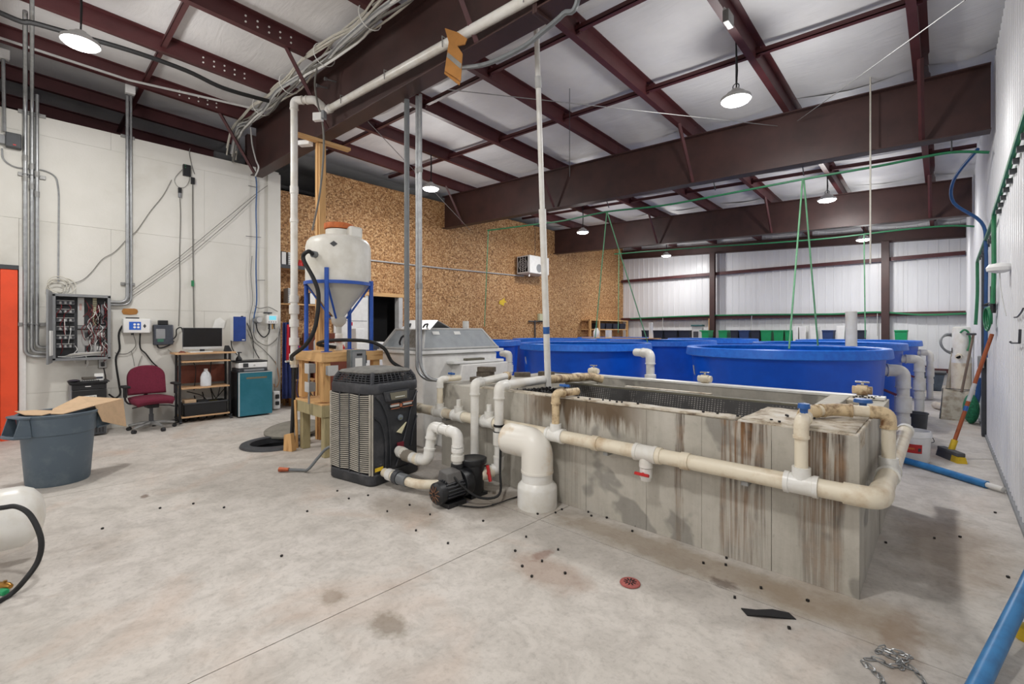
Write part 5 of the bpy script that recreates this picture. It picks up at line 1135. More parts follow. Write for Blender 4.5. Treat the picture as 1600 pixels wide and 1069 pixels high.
ps = wl_(431, 617, .1); pb_ = thing('power_strip', 'white power strip tangle standing at the wall corner', 'power strip', (ps[0], ps[1], 0)); part(pb_, 'body', MB((ps[0], ps[1], 0)).box(-.05, -.06, .02, .06, .06, .36), white_plastic, .02); part(pb_, 'plug', MB((ps[0], ps[1], 0)).box(.06, -.03, .22, .1, .03, .3), black_plastic, .006); part(pb_, 'plug', MB((ps[0], ps[1], 0)).box(.06, -.03, .1, .1, .03, .17), black_plastic, .006)

# ------------------------------------------------------------------ black cabinet beside the bin
K = thing('black_cabinet', 'low black cabinet with grey side against the left wall', 'cabinet', (-9.0, .53, 0))
kx0, kx1, ky0, ky1, kz = -9.27, -8.76, .36, .74, .765
part(K, 'body', MB().box(kx0, ky0, .02, kx1-.02, ky1, kz-.02), mid_grey, .006); part(K, 'door', MB().box(kx1-.02, ky0+.015, .2, kx1, ky1-.005, kz-.1), black_plastic, .008); part(K, 'drawer', MB().box(kx1-.02, ky0+.015, kz-.095, kx1, ky1-.005, kz-.025), black_plastic, .006)
part(K, 'top', MB().box(kx0, ky0-.01, kz-.02, kx1+.005, ky1+.01, kz), black_plastic, .006); part(K, 'vent_base', MB().box(kx1-.02, ky0+.02, .02, kx1-.008, ky1-.01, .19), dark_grey, .004); part(K, 'badge', MB().box(kx1, .51, kz-.055, kx1+.002, .57, kz-.045), paper)
lb = part(K, 'label_card', MB(m=face_m((kx1+.001, .555, kz-.2), (1, 0, 0)) @ Matrix.Rotation(.04, 4, 'Z')).box(-.075, -.019, 0, .075, .019, .002), paper, label='white handwritten card')
part(lb, 'lettering', text_mb('Rigo Nutr', .034, face_m((kx1+.0045, .555, kz-.2), (1, 0, 0)) @ Matrix.Rotation(.04, 4, 'Z'), .0008), black_plastic)
for k in range(9): part(K, 'vent_slot', MB().box(kx1-.009, ky0+.05+k*.035, .05, kx1-.005, ky0+.065+k*.035, .16), black_plastic)
tr_ = thing('paper_tray', 'black wire tray of papers on the black cabinet', 'tray', (-9.0, .55, kz)); part(tr_, 'tray', MB().box(-9.2, .34, kz, -8.74, .77, kz+.012), black_plastic, .004)
part(tr_, 'keyboard', MB().box(-8.9, .45, kz+.012, -8.76, .66, kz+.03), black_plastic, .004)
for k in range(8): part(tr_, 'key', MB().box(-8.8, .462+k*.024, kz+.03, -8.775, .478+k*.024, kz+.034), paper)
one('folded_cloth', MB().sph((-8.9, .4, kz+.03), .07, 12, 8, (1.3, .9, .25)), mk('cloth_dark', (58, 52, 62), .9), 'crumpled dark cloth on the black cabinet', 'cloth')
one('calculator', MB((-8.95, .56, kz+.035), .1).box(-.06, -.07, 0, .06, .07, .035), mk('calc_brown', (104, 98, 90), .6), 'grey brown gadget on the paper tray', 'gadget', bev=.004)
pk = thing('paper_packet', 'white paper packet with a blue print on the cabinet', 'packet', (-8.98, .67, kz+.012)); part(pk, 'sheet', MB(m=face_m((-8.98, .67, kz+.06), (1, 0, .25))).box(-.05, -.05, 0, .05, .05, .012), paper, .002); part(pk, 'print', MB(m=face_m((-8.964, .67, kz+.055), (1, 0, .25))).box(-.042, -.02, 0, .042, .008, .001), navy_bin)

# ------------------------------------------------------------------ office chair
cx, cy, ca = -8.72, 1.24, math.radians(-84)     # local +y looks forward
CH = thing('office_chair', 'burgundy fabric office chair with black armrests', 'chair', (cx, cy, 0))
def CM(z=0, extra=None):
    b = MB((cx, cy, z), ca); return b
seat = CM(); seat.grid(lambda s, u: ((s-.5)*.5*(1-.12*(2*u-1)**2), (u-.5)*.46, .475-.025*abs(2*s-1)**3-.03*max(0, 2*u-1)**3), 14, 12)
part(CH, 'seat', seat, burgundy, solid=.075)
back = CM(); back.grid(lambda s, u: ((s-.5)*.48*(1-.22*max(0, 2*u-1)**3-.03), -.2-.09*u-.03*(1-abs(2*s-1)**2)+.03, .53+.43*u-.05*max(0, 2*u-1)*abs(2*s-1)**3), 14, 14)
part(CH, 'backrest', back, burgundy, solid=.06); part(CH, 'back_bracket', CM().tube([(0, -.1, .42), (0, -.27, .42), (0, -.29, .66)], .025, 8, fil=.06), black_plastic)
part(CH, 'seat_pan', CM().box(-.14, -.12, .4, .14, .12, .43), black_plastic, .01); part(CH, 'tilt_housing', CM().box(-.07, -.09, .34, .07, .12, .4), black_plastic, .012); part(CH, 'gas_column', CM().tube([(0, 0, .1), (0, 0, .24), (0, 0, .241), (0, 0, .35)], [.03, .03, .022, .022], 14), dark_grey)
part(CH, 'lever', CM().tube([(-.06, .02, .37), (-.22, .06, .35), (-.27, .09, .33)], .008, 6), black_plastic); part(CH, 'lever', CM().tube([(.06, .02, .38), (.24, .05, .36)], .008, 6), black_plastic)
for s in (-1, 1):
    a_ = part(CH, 'armrest_post', CM().tube([(s*.12, 0, .41), (s*.27, 0, .42), (s*.31, 0, .48), (s*.31, 0, .55)], .012, 8, fil=.05), black_plastic)
    part(a_, 'sleeve', CM().box(s*.31-.02, -.03, .52, s*.31+.02, .03, .66), black_plastic, .008); part(a_, 'arm_pad', CM().box(s*.31-.045, -.12, .66, s*.31+.045, .12, .695), black_rubber, .015)
part(CH, 'hub', CM().tube([(0, 0, .07), (0, 0, .13)], .045, 14), galv_dull)
for k in range(5):
    a = math.radians(90+15+72*k); ex, ey = .29*math.cos(a), .29*math.sin(a)
    l_ = part(CH, 'base_leg', CM().tube([(0, 0, .105), (ex*.5, ey*.5, .1), (ex, ey, .075)], [.034, .026, .02], 8), galv_dull)
    w_ = part(l_, 'caster', CM().tube([(ex-.022*math.sin(a), ey+.022*math.cos(a), .028), (ex+.022*math.sin(a), ey-.022*math.cos(a), .028)], .028, 12), black_plastic)

# ------------------------------------------------------------------ computer cart
CT = thing('computer_cart', 'black framed computer cart with beech shelves on casters', 'cart', (-9.08, 1.98, 0))
qx0, qx1, qy0, qy1 = -9.27, -8.88, 1.62, 2.36
for s_y in (qy0, qy1-.03):
    part(CT, 'side_post', MB().box(qx1-.09, s_y, .05, qx1-.04, s_y+.03, 1.12), black_plastic, .004); part(CT, 'side_post', MB().box(qx0+.04, s_y, .05, qx0+.09, s_y+.03, 1.12), black_plastic, .004)
    part(CT, 'foot_bar', MB().box(qx0, s_y, .05, qx1+.03, s_y+.03, .08), black_plastic, .004)
    for x in (qx0+.05, qx1): part(CT, 'caster', MB().tube([(x, s_y, .027), (x, s_y+.03, .027)], .027, 12), dark_grey)
part(CT, 'top_shelf', MB().box(qx0, qy0-.06, 1.115, qx1+.02, qy1+.06, 1.145), beech, .004)
part(CT, 'keyboard_shelf', MB().box(qx0+.05, qy0+.03, .985, qx1+.04, qy1-.03, 1.005), beech, .003)
part(CT, 'middle_shelf', MB().box(qx0, qy0+.03, .55, qx1, qy1-.03, .575), beech, .003); part(CT, 'bottom_shelf', MB().box(qx0, qy0+.03, .085, qx1, qy1-.03, .11), beech, .003)
part(CT, 'back_panel', MB().box(qx0+.06, qy0+.03, .62, qx0+.075, qy1-.03, .92), red_brown, .002)
MO = thing('monitor', 'black screen computer monitor with silver bottom bezel', 'monitor', (-9.05, 1.96, 1.145))
part(MO, 'panel', MB().box(-9.0, 1.68, 1.2, -8.975, 2.24, 1.55), dark_grey, .006); part(MO, 'screen', MB().box(-8.975, 1.69, 1.235, -8.972, 2.23, 1.542), screen_dark); part(MO, 'bezel', MB().box(-8.976, 1.68, 1.195, -8.968, 2.24, 1.235), light_grey, .002)
part(MO, 'stand_neck', MB().box(-9.05, 1.93, 1.15, -9.0, 1.99, 1.3), dark_grey, .005); part(MO, 'stand_foot', MB().box(-9.12, 1.83, 1.145, -8.9, 2.09, 1.155), black_plastic, .004)
one('paper_pad', MB((-8.93, 1.92, 1.145), .05).box(-.06, -.16, 0, .06, .16, .012), paper, 'white paper pad on the cart below the monitor', 'paper', bev=.002)
one('desk_phone', MB().hexa([(-9.0, 2.26, 1.145), (-8.88, 2.26, 1.145), (-8.88, 2.37, 1.145), (-9.0, 2.37, 1.145), (-9.0, 2.28, 1.25), (-8.93, 2.28, 1.2), (-8.93, 2.35, 1.2), (-9.0, 2.35, 1.25)]), black_plastic, 'small black speaker beside the monitor', 'speaker', bev=.008)
one('leaf_scrap', MB().hexa([(-8.93, 1.62, 1.146), (-8.87, 1.6, 1.146), (-8.86, 1.7, 1.146), (-8.93, 1.72, 1.146), (-8.91, 1.64, 1.175), (-8.89, 1.64, 1.18), (-8.88, 1.68, 1.165), (-8.91, 1.69, 1.17)]), red_brown, 'crumpled brown scrap at the left end of the cart top', 'scrap')
mo2 = one('game_paper', MB(m=face_m(wl_(342, 505, .01), (1, 0, 0))).prism([(-.1, -.09), (.08, -.09), (.1, .03), (.02, .1), (-.06, .06)], 0, .004), paper, 'torn white paper taped on the wall above the monitor', 'paper')
JG = thing('water_jug', 'clear plastic gallon jug on the middle shelf of the cart', 'jug', (-8.97, 2.0, .575))
part(JG, 'body', MB((-8.97, 2.0, .575)).lathe([(.07, 0), (.078, .01), (.078, .15), (.06, .21), (.028, .26), (.026, .275)], 20), jug_plastic); part(JG, 'cap', MB((-8.97, 2.0, .575)).lathe([(.028, .262), (.028, .29), (0, .292)], 16), white_plastic); part(JG, 'handle', MB((-8.97, 2.0, .575)).tube([(.03, .0, .255), (.075, .02, .22), (.072, .03, .14)], .013, 8), jug_plastic)
CR = thing('plastic_crate', 'black plastic crate on the bottom shelf of the cart', 'crate', (-9.05, 1.98, .11))
for (a, b_) in (((-9.2, 1.68, .11), (-9.185, 2.3, .32)), ((-8.915, 1.68, .11), (-8.9, 2.3, .32)), ((-9.2, 1.68, .11), (-8.9, 1.695, .32)), ((-9.2, 2.285, .11), (-8.9, 2.3, .32))): part(CR, 'side', MB().box(*a, *b_), black_plastic, .004)
part(CR, 'bottom', MB().box(-9.2, 1.68, .11, -8.9, 2.3, .12), black_plastic); part(CR, 'rim', MB().box(-8.9, 1.67, .3, -8.89, 2.31, .325), dark_grey, .003)
for k, (y, mt, nm) in enumerate(((1.78, cardboard, 'cardboard carton standing in the black crate'), (1.95, black_plastic, 'black cased tool lying in the black crate'), (2.12, yellow_plastic, 'yellow and black tool bundle in the black crate'))):
    one(['carton', 'tool_case', 'tool_bundle'][k], MB((-9.04, y, .12), .1*k).box(-.1, -.08, 0, .1, .08, .25-.03*k), mt if k != 2 else mk('tool_olive', (120, 112, 40), .6), nm, ['carton', 'case', 'tools'][k], bev=.006)
for k, (pix, nm) in enumerate((([(302, 565, .2), (306, 580, .2), (303, 610, .2)], 'black cable hanging behind the cart shelves, left'), ([(330, 565, .2), (328, 600, .2), (338, 622, .2), (345, 600, .2)], 'black cable drooping behind the jug'), ([(292, 612, .2), (315, 618, .2), (330, 628, .2), (352, 606, .2)], 'black cable sagging under the middle shelf'))):
    cable('cart_cable', pix, .007, black_rubber, nm)
for k in range(5):
    y0 = 1.35+k*.12; one('floor_cable', MB().tube(smooth_path([(-9.2, y0, .012), (-9.1+.04*k, y0+.12, .05), (-9.0, y0+.25, .012), (-9.15, y0+.35, .08), (-9.24, y0+.3, .3+.05*k)]), .008, 6), black_rubber, f'tangled black cable on the floor between chair and cart, {ORD[k]} from the left', 'cable', 'tangle of floor cables')

# ------------------------------------------------------------------ teal fridge, printer, soap bottle
FR = thing('mini_fridge', 'teal fronted mini fridge with black sides', 'fridge', (-9.0, 2.69, 0)); fx0, fx1, fy0, fy1, fz = -9.27, -8.73, 2.42, 2.96, .785
part(FR, 'body', MB().box(fx0, fy0, .02, fx1-.05, fy1, fz), black_plastic, .008); dd = part(FR, 'door', MB().box(fx1-.05, fy0, .03, fx1, fy1, fz), teal_metal, .006); part(dd, 'edge_trim', MB().box(fx1-.002, fy0-.002, .03, fx1+.004, fy0+.018, fz), light_grey, .002)
part(dd, 'edge_trim', MB().box(fx1-.002, fy0, fz-.012, fx1+.004, fy1, fz), light_grey, .002); part(dd, 'brand_strip', MB().box(fx1, fy0+.12, fz-.12, fx1+.002, fy1-.09, fz-.09), mk('strip_gold', (132, 122, 96), .5, .4))
PR = thing('printer', 'white and grey inkjet printer on the teal fridge', 'printer', (-8.98, 2.68, fz)); rx0, rx1, ry0, ry1 = -9.2, -8.8, 2.44, 2.9
part(PR, 'base', MB().box(rx0, ry0, fz, rx1, ry1, fz+.06), dark_grey, .008); part(PR, 'output_tray', MB().box(rx1-.02, ry0+.08, fz+.01, rx1+.03, ry1-.06, fz+.045), mid_grey, .004); part(PR, 'upper_body', MB().box(rx0, ry0, fz+.065, rx1, ry1, fz+.16), white_plastic, .012); part(PR, 'scanner_lid', MB().box(rx0, ry0-.02, fz+.165, rx1, ry1+.005, fz+.19), black_plastic, .006)
part(PR, 'control_screen', MB().hexa([(rx1, ry0+.07, fz+.08), (rx1+.02, ry0+.07, fz+.085), (rx1+.02, ry0+.15, fz+.085), (rx1, ry0+.15, fz+.08), (rx1, ry0+.07, fz+.15), (rx1+.004, ry0+.07, fz+.15), (rx1+.004, ry0+.15, fz+.15), (rx1, ry0+.15, fz+.15)]), black_plastic, .004)
part(PR, 'logo', MB(m=face_m((rx1+.002, ry0+.25, fz+.11), (1, 0, 0))).ring((0, 0, 0), .011, .002, 16, 5), dark_grey)
SB = thing('soap_bottle', 'black pump bottle on the printer', 'bottle', (-9.0, 2.5, fz+.19)); o = (-9.0, 2.5, fz+.19)
part(SB, 'body', MB(o).lathe([(.045, 0), (.05, .01), (.046, .04), (.022, .075), (.018, .09)], 16), black_plastic); part(SB, 'pump', MB(o).tube([(0, 0, .09), (0, 0, .14)], .012, 8), black_plastic); part(SB, 'nozzle', MB(o).hexa([(-.02, -.02, .135), (.02, -.02, .135), (.03, .04, .135), (-.01, .04, .135), (-.02, -.02, .155), (.02, -.02, .155), (.03, .04, .15), (-.01, .04, .15)]), black_plastic, .004)

# ------------------------------------------------------------------ things on and in front of the OSB wall, left end
SH = thing('wall_shelf', 'upper dark wall shelf on the OSB wall behind the pipe', 'shelf', (XO+.14, 3.75, 2.73)); z1 = onX(450, 417, XO+.3)[2]; z2 = onX(450, 474, XO+.3)[2]
part(SH, 'board', MB().box(XO+.004, 3.3, z1-.03, XO+.32, 4.4, z1), pine_x, .003); part(SH, 'front_edge', MB().box(XO+.32, 3.3, z1-.035, XO+.335, 4.4, z1+.04), dark_grey, .003); part(SH, 'bracket', MB().tube([(XO+.02, 4.3, z1-.28), (XO+.3, 4.3, z1-.03)], .012, 4), dark_grey)
S2 = thing('wall_shelf', 'lower pine wall shelf on the OSB wall behind the pipe', 'shelf', (XO+.14, 3.75, z2)); part(S2, 'board', MB().box(XO+.004, 3.3, z2-.03, XO+.3, 4.7, z2), pine_x, .003); part(S2, 'bracket', MB().tube([(XO+.02, 4.55, z2-.26), (XO+.28, 4.55, z2-.03)], .012, 4), dark_grey)
def binder(y, z, w, h, mat, label, spiral=False):
    b = thing('ring_binder', label, 'binder', (XO+.16, y, z)); part(b, 'cover', MB().box(XO+.06, y, z, XO+.3, y+w, z+h), mat, .004)
    part(b, 'pages', MB().box(XO+.07, y+.01, z+.01, XO+.302, y+w-.01, z+h-.01), paper)
    if spiral:
        for k in range(7): part(b, 'coil_loop', MB().ring((XO+.305, y+.02, z+.04+k*(h-.08)/6), .016, .004, 10, 5, (0, 0, 1)), black_plastic)
for k, (y, z, w, h, mt, sp2, nm) in enumerate(((3.42, z1, .1, .3, black_plastic, False, 'black binder at the left end of the upper wall shelf'), (3.55, z1, .14, .3, light_grey, True, 'pale spiral binder on the upper wall shelf'), (3.98, z1, .16, .2, dark_grey, False, 'dark grey case right of the pipe on the upper wall shelf'),
        (3.55, z2, .15, .31, light_grey, True, 'pale spiral binder on the lower wall shelf'), (3.98, z2, .2, .24, navy_bin, False, 'dark blue case on the lower wall shelf'), (4.25, z2, .12, .26, black_plastic, False, 'black case at the right end of the lower wall shelf'))): binder(y, z, w, h, mt, nm, sp2)
one('red_canister', MB((XO+.2, 3.83, z1)).lathe([(.055, 0), (.055, .12), (.03, .15), (.03, .18), (0, .18)], 16), red_plastic, 'red canister between binders on the upper wall shelf', 'canister')
DK = thing('brown_desk', 'reddish brown desk by the OSB wall behind the hopper stand', 'desk', (-9.4, 4.55, 0))
part(DK, 'top', MB().box(-9.83, 3.9, 1.0, -9.2, 4.72, 1.04), red_brown, .005); part(DK, 'side', MB().box(-9.82, 3.92, 0, -9.25, 3.96, 1.0), red_brown); part(DK, 'side', MB().box(-9.82, 4.66, 0, -9.25, 4.7, 1.0), red_brown); part(DK, 'modesty_panel', MB().box(-9.27, 3.96, .15, -9.25, 4.66, 1.0), red_brown); part(DK, 'hutch', MB().box(-9.83, 3.92, 1.04, -9.78, 4.7, 1.45), red_brown, .003)
for k, (y, r, h, mt, nm) in enumerate(((4.05, .07, .34, white_plastic, 'tall white canister on the brown desk'), (4.3, .04, .2, jug_plastic, 'small clear bottle on the brown desk'), (4.42, .035, .18, jug_plastic, 'smaller clear bottle beside it on the brown desk'), (4.6, .05, .16, red_plastic, 'red tub on the brown desk near the doorway'))):
    one('desk_bottle', MB((-9.4, y, 1.04)).lathe([(r, 0), (r, h*.7), (r*.5, h*.85), (r*.5, h), (0, h)], 14), mt, nm, 'bottle')
WD = thing('white_door', 'open white door leaf standing against the OSB wall by the doorway', 'door', (XO+.05, 5.0, 0)); part(WD, 'leaf', MB().box(XO+.01, 4.62, .01, XO+.05, 5.44, 2.28), white_paint, .004); part(WD, 'handle', MB().tube([(XO+.05, 4.7, 1.0), (XO+.1, 4.7, 1.0), (XO+.1, 4.8, 1.0)], .012, 8), chrome); part(WD, 'red_notice', MB().box(XO+.051, 4.95, 1.62, XO+.053, 5.06, 1.7), red_plastic)
part(WD, 'rail', MB().box(XO+.05, 4.64, 1.72, XO+.054, 5.42, 1.735), mid_grey)
FZ = thing('chest_appliance', 'white appliance with dark window in front of the white door', 'appliance', (-9.3, 5.2, 0)); part(FZ, 'body', MB().box(-9.6, 4.75, 0, -9.05, 5.5, 1.25), white_paint, .02); part(FZ, 'window', MB().box(-9.05, 5.1, 1.0, -9.045, 5.44, 1.2), dark_grey, .004); part(FZ, 'column', MB().box(-9.4, 4.75, 1.25, -9.1, 4.95, 1.55), white_plastic, .01); part(FZ, 'clips', MB().box(-9.045, 4.8, 1.05, -9.03, 5.05, 1.08), dark_grey, .003)
# hanging clothes and cords at the wall corner
cl = thing('hanging_clothes', 'red and navy clothes hanging at the end of the white wall', 'clothes', (-9.15, 3.42, .75))
def drape(x, y, z0, z1, w, mat, ph): return part(cl, 'garment', MB().grid(lambda s, u: (x+.03*math.sin(s*14+ph)+.02*u, y+(s-.5)*w*(1+.3*u), z1+(z0-z1)*u), 20, 8), mat, solid=.012)
drape(-9.13, 3.44, .92, 1.62, .16, red_cloth, 0); drape(-9.18, 3.36, .2, 1.66, .14, navy_cloth, 1.5); drape(-9.2, 3.52, .95, 1.6, .14, mk('cloth_purple', (96, 78, 160), .9), 3); part(cl, 'hook_bar', MB().tube([(-9.28, 3.42, 1.66), (-9.08, 3.42, 1.66)], .012, 6), dark_grey)
for k in range(6):
    y = 3.42+.05*k; one('trailing_cable', MB().tube(smooth_path([(-9.12, y, 1.2-.05*k), (-9.05, y+.08, .8), (-9.1+.03*k, y+.05, .3), (-8.95, y+.15+.05*k, .02), (-8.8, y+.3, .015)]), .009, 6), [black_rubber, navy_cloth, grey_cord, black_rubber, red_brown, black_rubber][k], f'loose cord hanging to the floor beside the clothes, {ORD[k]} from the left', 'cord', 'cords by the clothes')
one('cardboard_box', MB((-9.38, 3.66, 0), .06).box(-.15, -.12, 0, .15, .13, .5), cardboard_dark, 'brown cardboard box standing below the hanging clothes', 'box', bev=.004)
one('black_case', MB((-9.35, 3.66, .55)).box(-.2, -.18, 0, .15, .18, .3), black_plastic, 'black case stacked above the cardboard box', 'case', bev=.01)
tb = thing('work_table', 'small work table beneath the black case', 'table', (-9.4, 3.8, 0)); part(tb, 'top', MB().box(-9.7, 3.45, .52, -9.1, 3.88, .55), pine_x, .003)
for (x, y) in ((-9.67, 3.47), (-9.16, 3.47), (-9.67, 3.82), (-9.16, 3.82)): part(tb, 'leg', MB().box(x, y, 0, x+.04, y+.04, .52), pine_z)
one('red_can', MB((-9.3, 3.62, 1.0)).tube([(0, 0, -.15), (0, 0, .2)], .06, 14), red_plastic, 'red cylinder by the white pipe near the hanging clothes', 'canister')
# ------------------------------------------------------------------ grey bin with cardboard
bx, by = -6.42, .18
BN_ = thing('rubbish_bin', 'big grey round rubbish bin with moulded handles', 'bin', (bx, by, 0))
part(BN_, 'drum', MB((bx, by, 0)).shell([(0, .01), (.225, .0), (.235, .02), (.268, .5), (.27, .52), (.262, .52), (.228, .03), (0, .02)], 48), can_grey)
part(BN_, 'collar', MB((bx, by, 0)).shell([(.268, .49), (.278, .5), (.29, .66), (.302, .672), (.305, .69), (.297, .697), (.28, .69), (.262, .5), (.268, .49)], 48), can_grey)
for a in (math.radians(-67), math.radians(113)):
    m = MB((bx, by, 0), a)
    part(BN_, 'handle', m.tube([(.26, -.12, .5), (.37, -.1, .51), (.385, 0, .51), (.37, .1, .51), (.26, .12, .5)], .016, 8, fil=.02), can_grey)
    m = MB((bx, by, 0), a); m.hexa([(.25, -.125, .5), (.375, -.11, .505), (.375, -.098, .505), (.25, -.113, .5), (.27, -.125, .68), (.325, -.11, .69), (.325, -.098, .69), (.27, -.113, .68)]); part(BN_, 'handle_web', m, can_grey, .003)
    m = MB((bx, by, 0), a); m.hexa([(.25, .113, .5), (.375, .098, .505), (.375, .11, .505), (.25, .125, .5), (.27, .113, .68), (.325, .098, .69), (.325, .11, .69), (.27, .125, .68)]); part(BN_, 'handle_web', m, can_grey, .003)
    m = MB((bx, by, 0), a); part(BN_, 'handle_lip', m.hexa([(.27, -.15, .672), (.34, -.115, .675), (.34, .115, .675), (.27, .15, .672), (.27, -.15, .694), (.335, -.115, .694), (.335, .115, .694), (.27, .15, .694)]), can_grey, .005)
CB = thing('cardboard_sheet', 'folded cardboard sheet lying across the grey bin', 'cardboard', (bx, by, .7)); 
def plate(pts, th=.006):
    P = [Vector(p) for p in pts]; n = (P[1]-P[0]).cross(P[2]-P[0]).normalized()*th/2; k = len(P)
    return MB().add([p-n for p in P]+[p+n for p in P], [tuple(range(k))[::-1], tuple(range(k, 2*k))]+[(i, (i+1) % k, k+(i+1) % k, k+i) for i in range(k)])
part(CB, 'flap', plate([(-6.66, -.12, .702), (-6.3, -.05, .703), (-6.16, .06, .704), (-6.36, .2, .704), (-6.62, .02, .702)]), cardboard)
part(CB, 'sheet', plate([(-6.5, .14, .712), (-6.2, .12, .704), (-6.12, .2, .702), (-6.3, .44, .735)]), cardboard)
part(CB, 'sheet', plate([(-6.5, .14, .712), (-6.3, .44, .735), (-6.7, .7, .735), (-6.7, .34, .8)]), cardboard)
part(CB, 'hanging_side', plate([(-6.3, .44, .735), (-6.33, .5, .56), (-6.62, .72, .43), (-6.7, .7, .735)]), cardboard)
part(CB, 'hanging_side', plate([(-6.7, .7, .735), (-6.62, .72, .43), (-6.78, .62, .5), (-6.82, .56, .74)]), cardboard)

# ------------------------------------------------------------------ big white pipe end at the left edge, black hose, valve
wp = thing('white_pipe_end', 'big scuffed white pipe elbow lying at the left edge', 'pipe', (-4.4, -.2, 0))
e0 = Vector(onD(34, 806, 2.95)); e1 = Vector(onD(-190, 850, 2.62)); dv = (e1-e0).normalized()
part(wp, 'elbow_end', MB().tube([e0-dv*.1, e0-dv*.085, e0-dv*.05, e0, e0+dv*.14], [.06, .12, .165, .19, .195], 32), pvc_white)
part(wp, 'socket', MB().tube([e0+dv*.13, e0+dv*.135, e0+dv*.36], [.195, .205, .205], 32), pvc_white); part(wp, 'barrel', MB().tube([e0+dv*.35, e1], .185, 28), pvc_white)
part(wp, 'groove', MB().ring(tuple(e0+dv*.14), .2, .004, 32, 5, tuple(dv)), dark_grey)
part(wp, 'cradle', MB().box(e1.x-.12, e1.y+.02, 0, e1.x+.12, e1.y+.14, max(.03, e1.z-.18)), pine_x, .004)
one('air_hose', MB().tube(smooth_path([onZ(-330, 960, .02), onD(-200, 860, 2.45), onD(-80, 805, 2.58), onD(0, 794, 2.68), onD(26, 792, 2.7), onD(48, 806, 2.7), onD(64, 842, 2.68), onD(60, 875, 2.66), onD(40, 905, 2.6), onD(15, 930, 2.56), onZ(-30, 955, .02)]), .014, 8), black_rubber, 'black hose looping over the big white pipe elbow', 'hose')
bv = onZ(8, 910, .05); BV = thing('brass_valve', 'brass hose valve with green handle on the floor at the left edge', 'valve', (bv[0], bv[1], 0))
part(BV, 'body', MB((bv[0], bv[1], .03), .6).tube([(-.1, 0, 0), (-.02, 0, 0), (.02, 0, 0), (.04, 0, 0)], [.013, .02, .02, .013], 10), brass); part(BV, 'green_handle', MB((bv[0], bv[1], .0), .6).box(.0, -.05, .0, .06, -.015, .03), green_bin, .008)
part(BV, 'bolt', MB((bv[0], bv[1], .045), .6).cyl((0, 0, 0), (0, 0, .015), .009, n=6), brass)

# ------------------------------------------------------------------ small things on the floor
fd = thing('floor_drain', 'small round red floor drain cover', 'drain cover', (-1.35, 2.44, 0)); pinkm = mk('drain_red', (172, 92, 86), .7, 0, .2, 40)
part(fd, 'plate', MB((-1.35, 2.44, 0)).lathe([(.055, 0), (.06, .004), (.058, .009), (.045, .012), (0, .012)], 28), pinkm)
for k in range(10): a = 2*math.pi*k/10; part(fd, 'slot', MB((-1.35, 2.44, .0122), a).box(.014, -.004, 0, .038, .004, .001), dark_void)
part(fd, 'screw', MB((-1.35, 2.44, .012)).cyl((0, 0, 0), (0, 0, .004), .006, n=8), dark_grey)
cp0 = onZ(1203, 962); one('black_cloth', MB((cp0[0], cp0[1], 0), math.radians(36)).add([(-.12, -.02, .005), (-.05, -.035, .02), (.03, -.03, .012), (.12, -.02, .004), (.1, .015, .015), (.02, .02, .024), (-.06, .025, .012), (-.13, .04, .006), (-.12, -.02, .0), (.12, -.02, 0), (.1, .015, 0), (-.13, .04, 0)], [(0,1,6,7), (1,2,5,6), (2,3,4,5), (0,8,9,3,2,1), (3,9,10,4), (4,10,11,7,6,5), (7,11,8,0), (8,11,10,9)]), mk('rag_black', (38, 38, 40), .8, 0, .1, 20), 'flat torn black rag on the floor before the tank', 'rag')
# chain made of single links
ch = thing('steel_chain', 'loose steel chain lying in loops on the floor', 'chain', onZ(1390, 1030))
cpx = [(1348, 1030), (1352, 1038), (1366, 1050), (1374, 1058), (1380, 1068), (1382, 1085), (1400, 1110), (1440, 1110), (1448, 1080), (1440, 1060), (1425, 1046), (1412, 1040), (1404, 1032), (1385, 1024), (1372, 1019), (1380, 1014), (1392, 1018), (1405, 1022), (1416, 1024), (1418, 1030), (1404, 1036), (1408, 1042), (1395, 1042), (1380, 1036), (1362, 1030), (1352, 1030)]
path = smooth_path([onZ(u, v, .006) for u, v in cpx], 40); acc = 0; link_n = 0; last = path[0]; base_mesh = None
lk = MB()
lk.tube([(.016*math.cos(a)*1.0+(.008 if math.cos(a) > 0 else -.008), .0095*math.sin(a), 0) for a in [2*math.pi*k/12+.13 for k in range(13)]], .0032, 5, caps=False)
chain_mesh = lk.mesh('chain_link', galv, (0, 0, 0))
for i in range(1, len(path)):
    acc += (path[i]-path[i-1]).length
    if acc > .03:
        acc = 0; d = (path[i]-path[i-1]).normalized(); o = bpy.data.objects.new('chain_link', chain_mesh); COL.objects.link(o); o.parent = ch
        o.location = Vector((path[i].x, path[i].y, .0045+(.008 if link_n % 2 else 0)))-Vector(ch.location); o.rotation_euler = (math.radians(75 if link_n % 2 else 8), 0, math.atan2(d.y, d.x)); link_n += 1
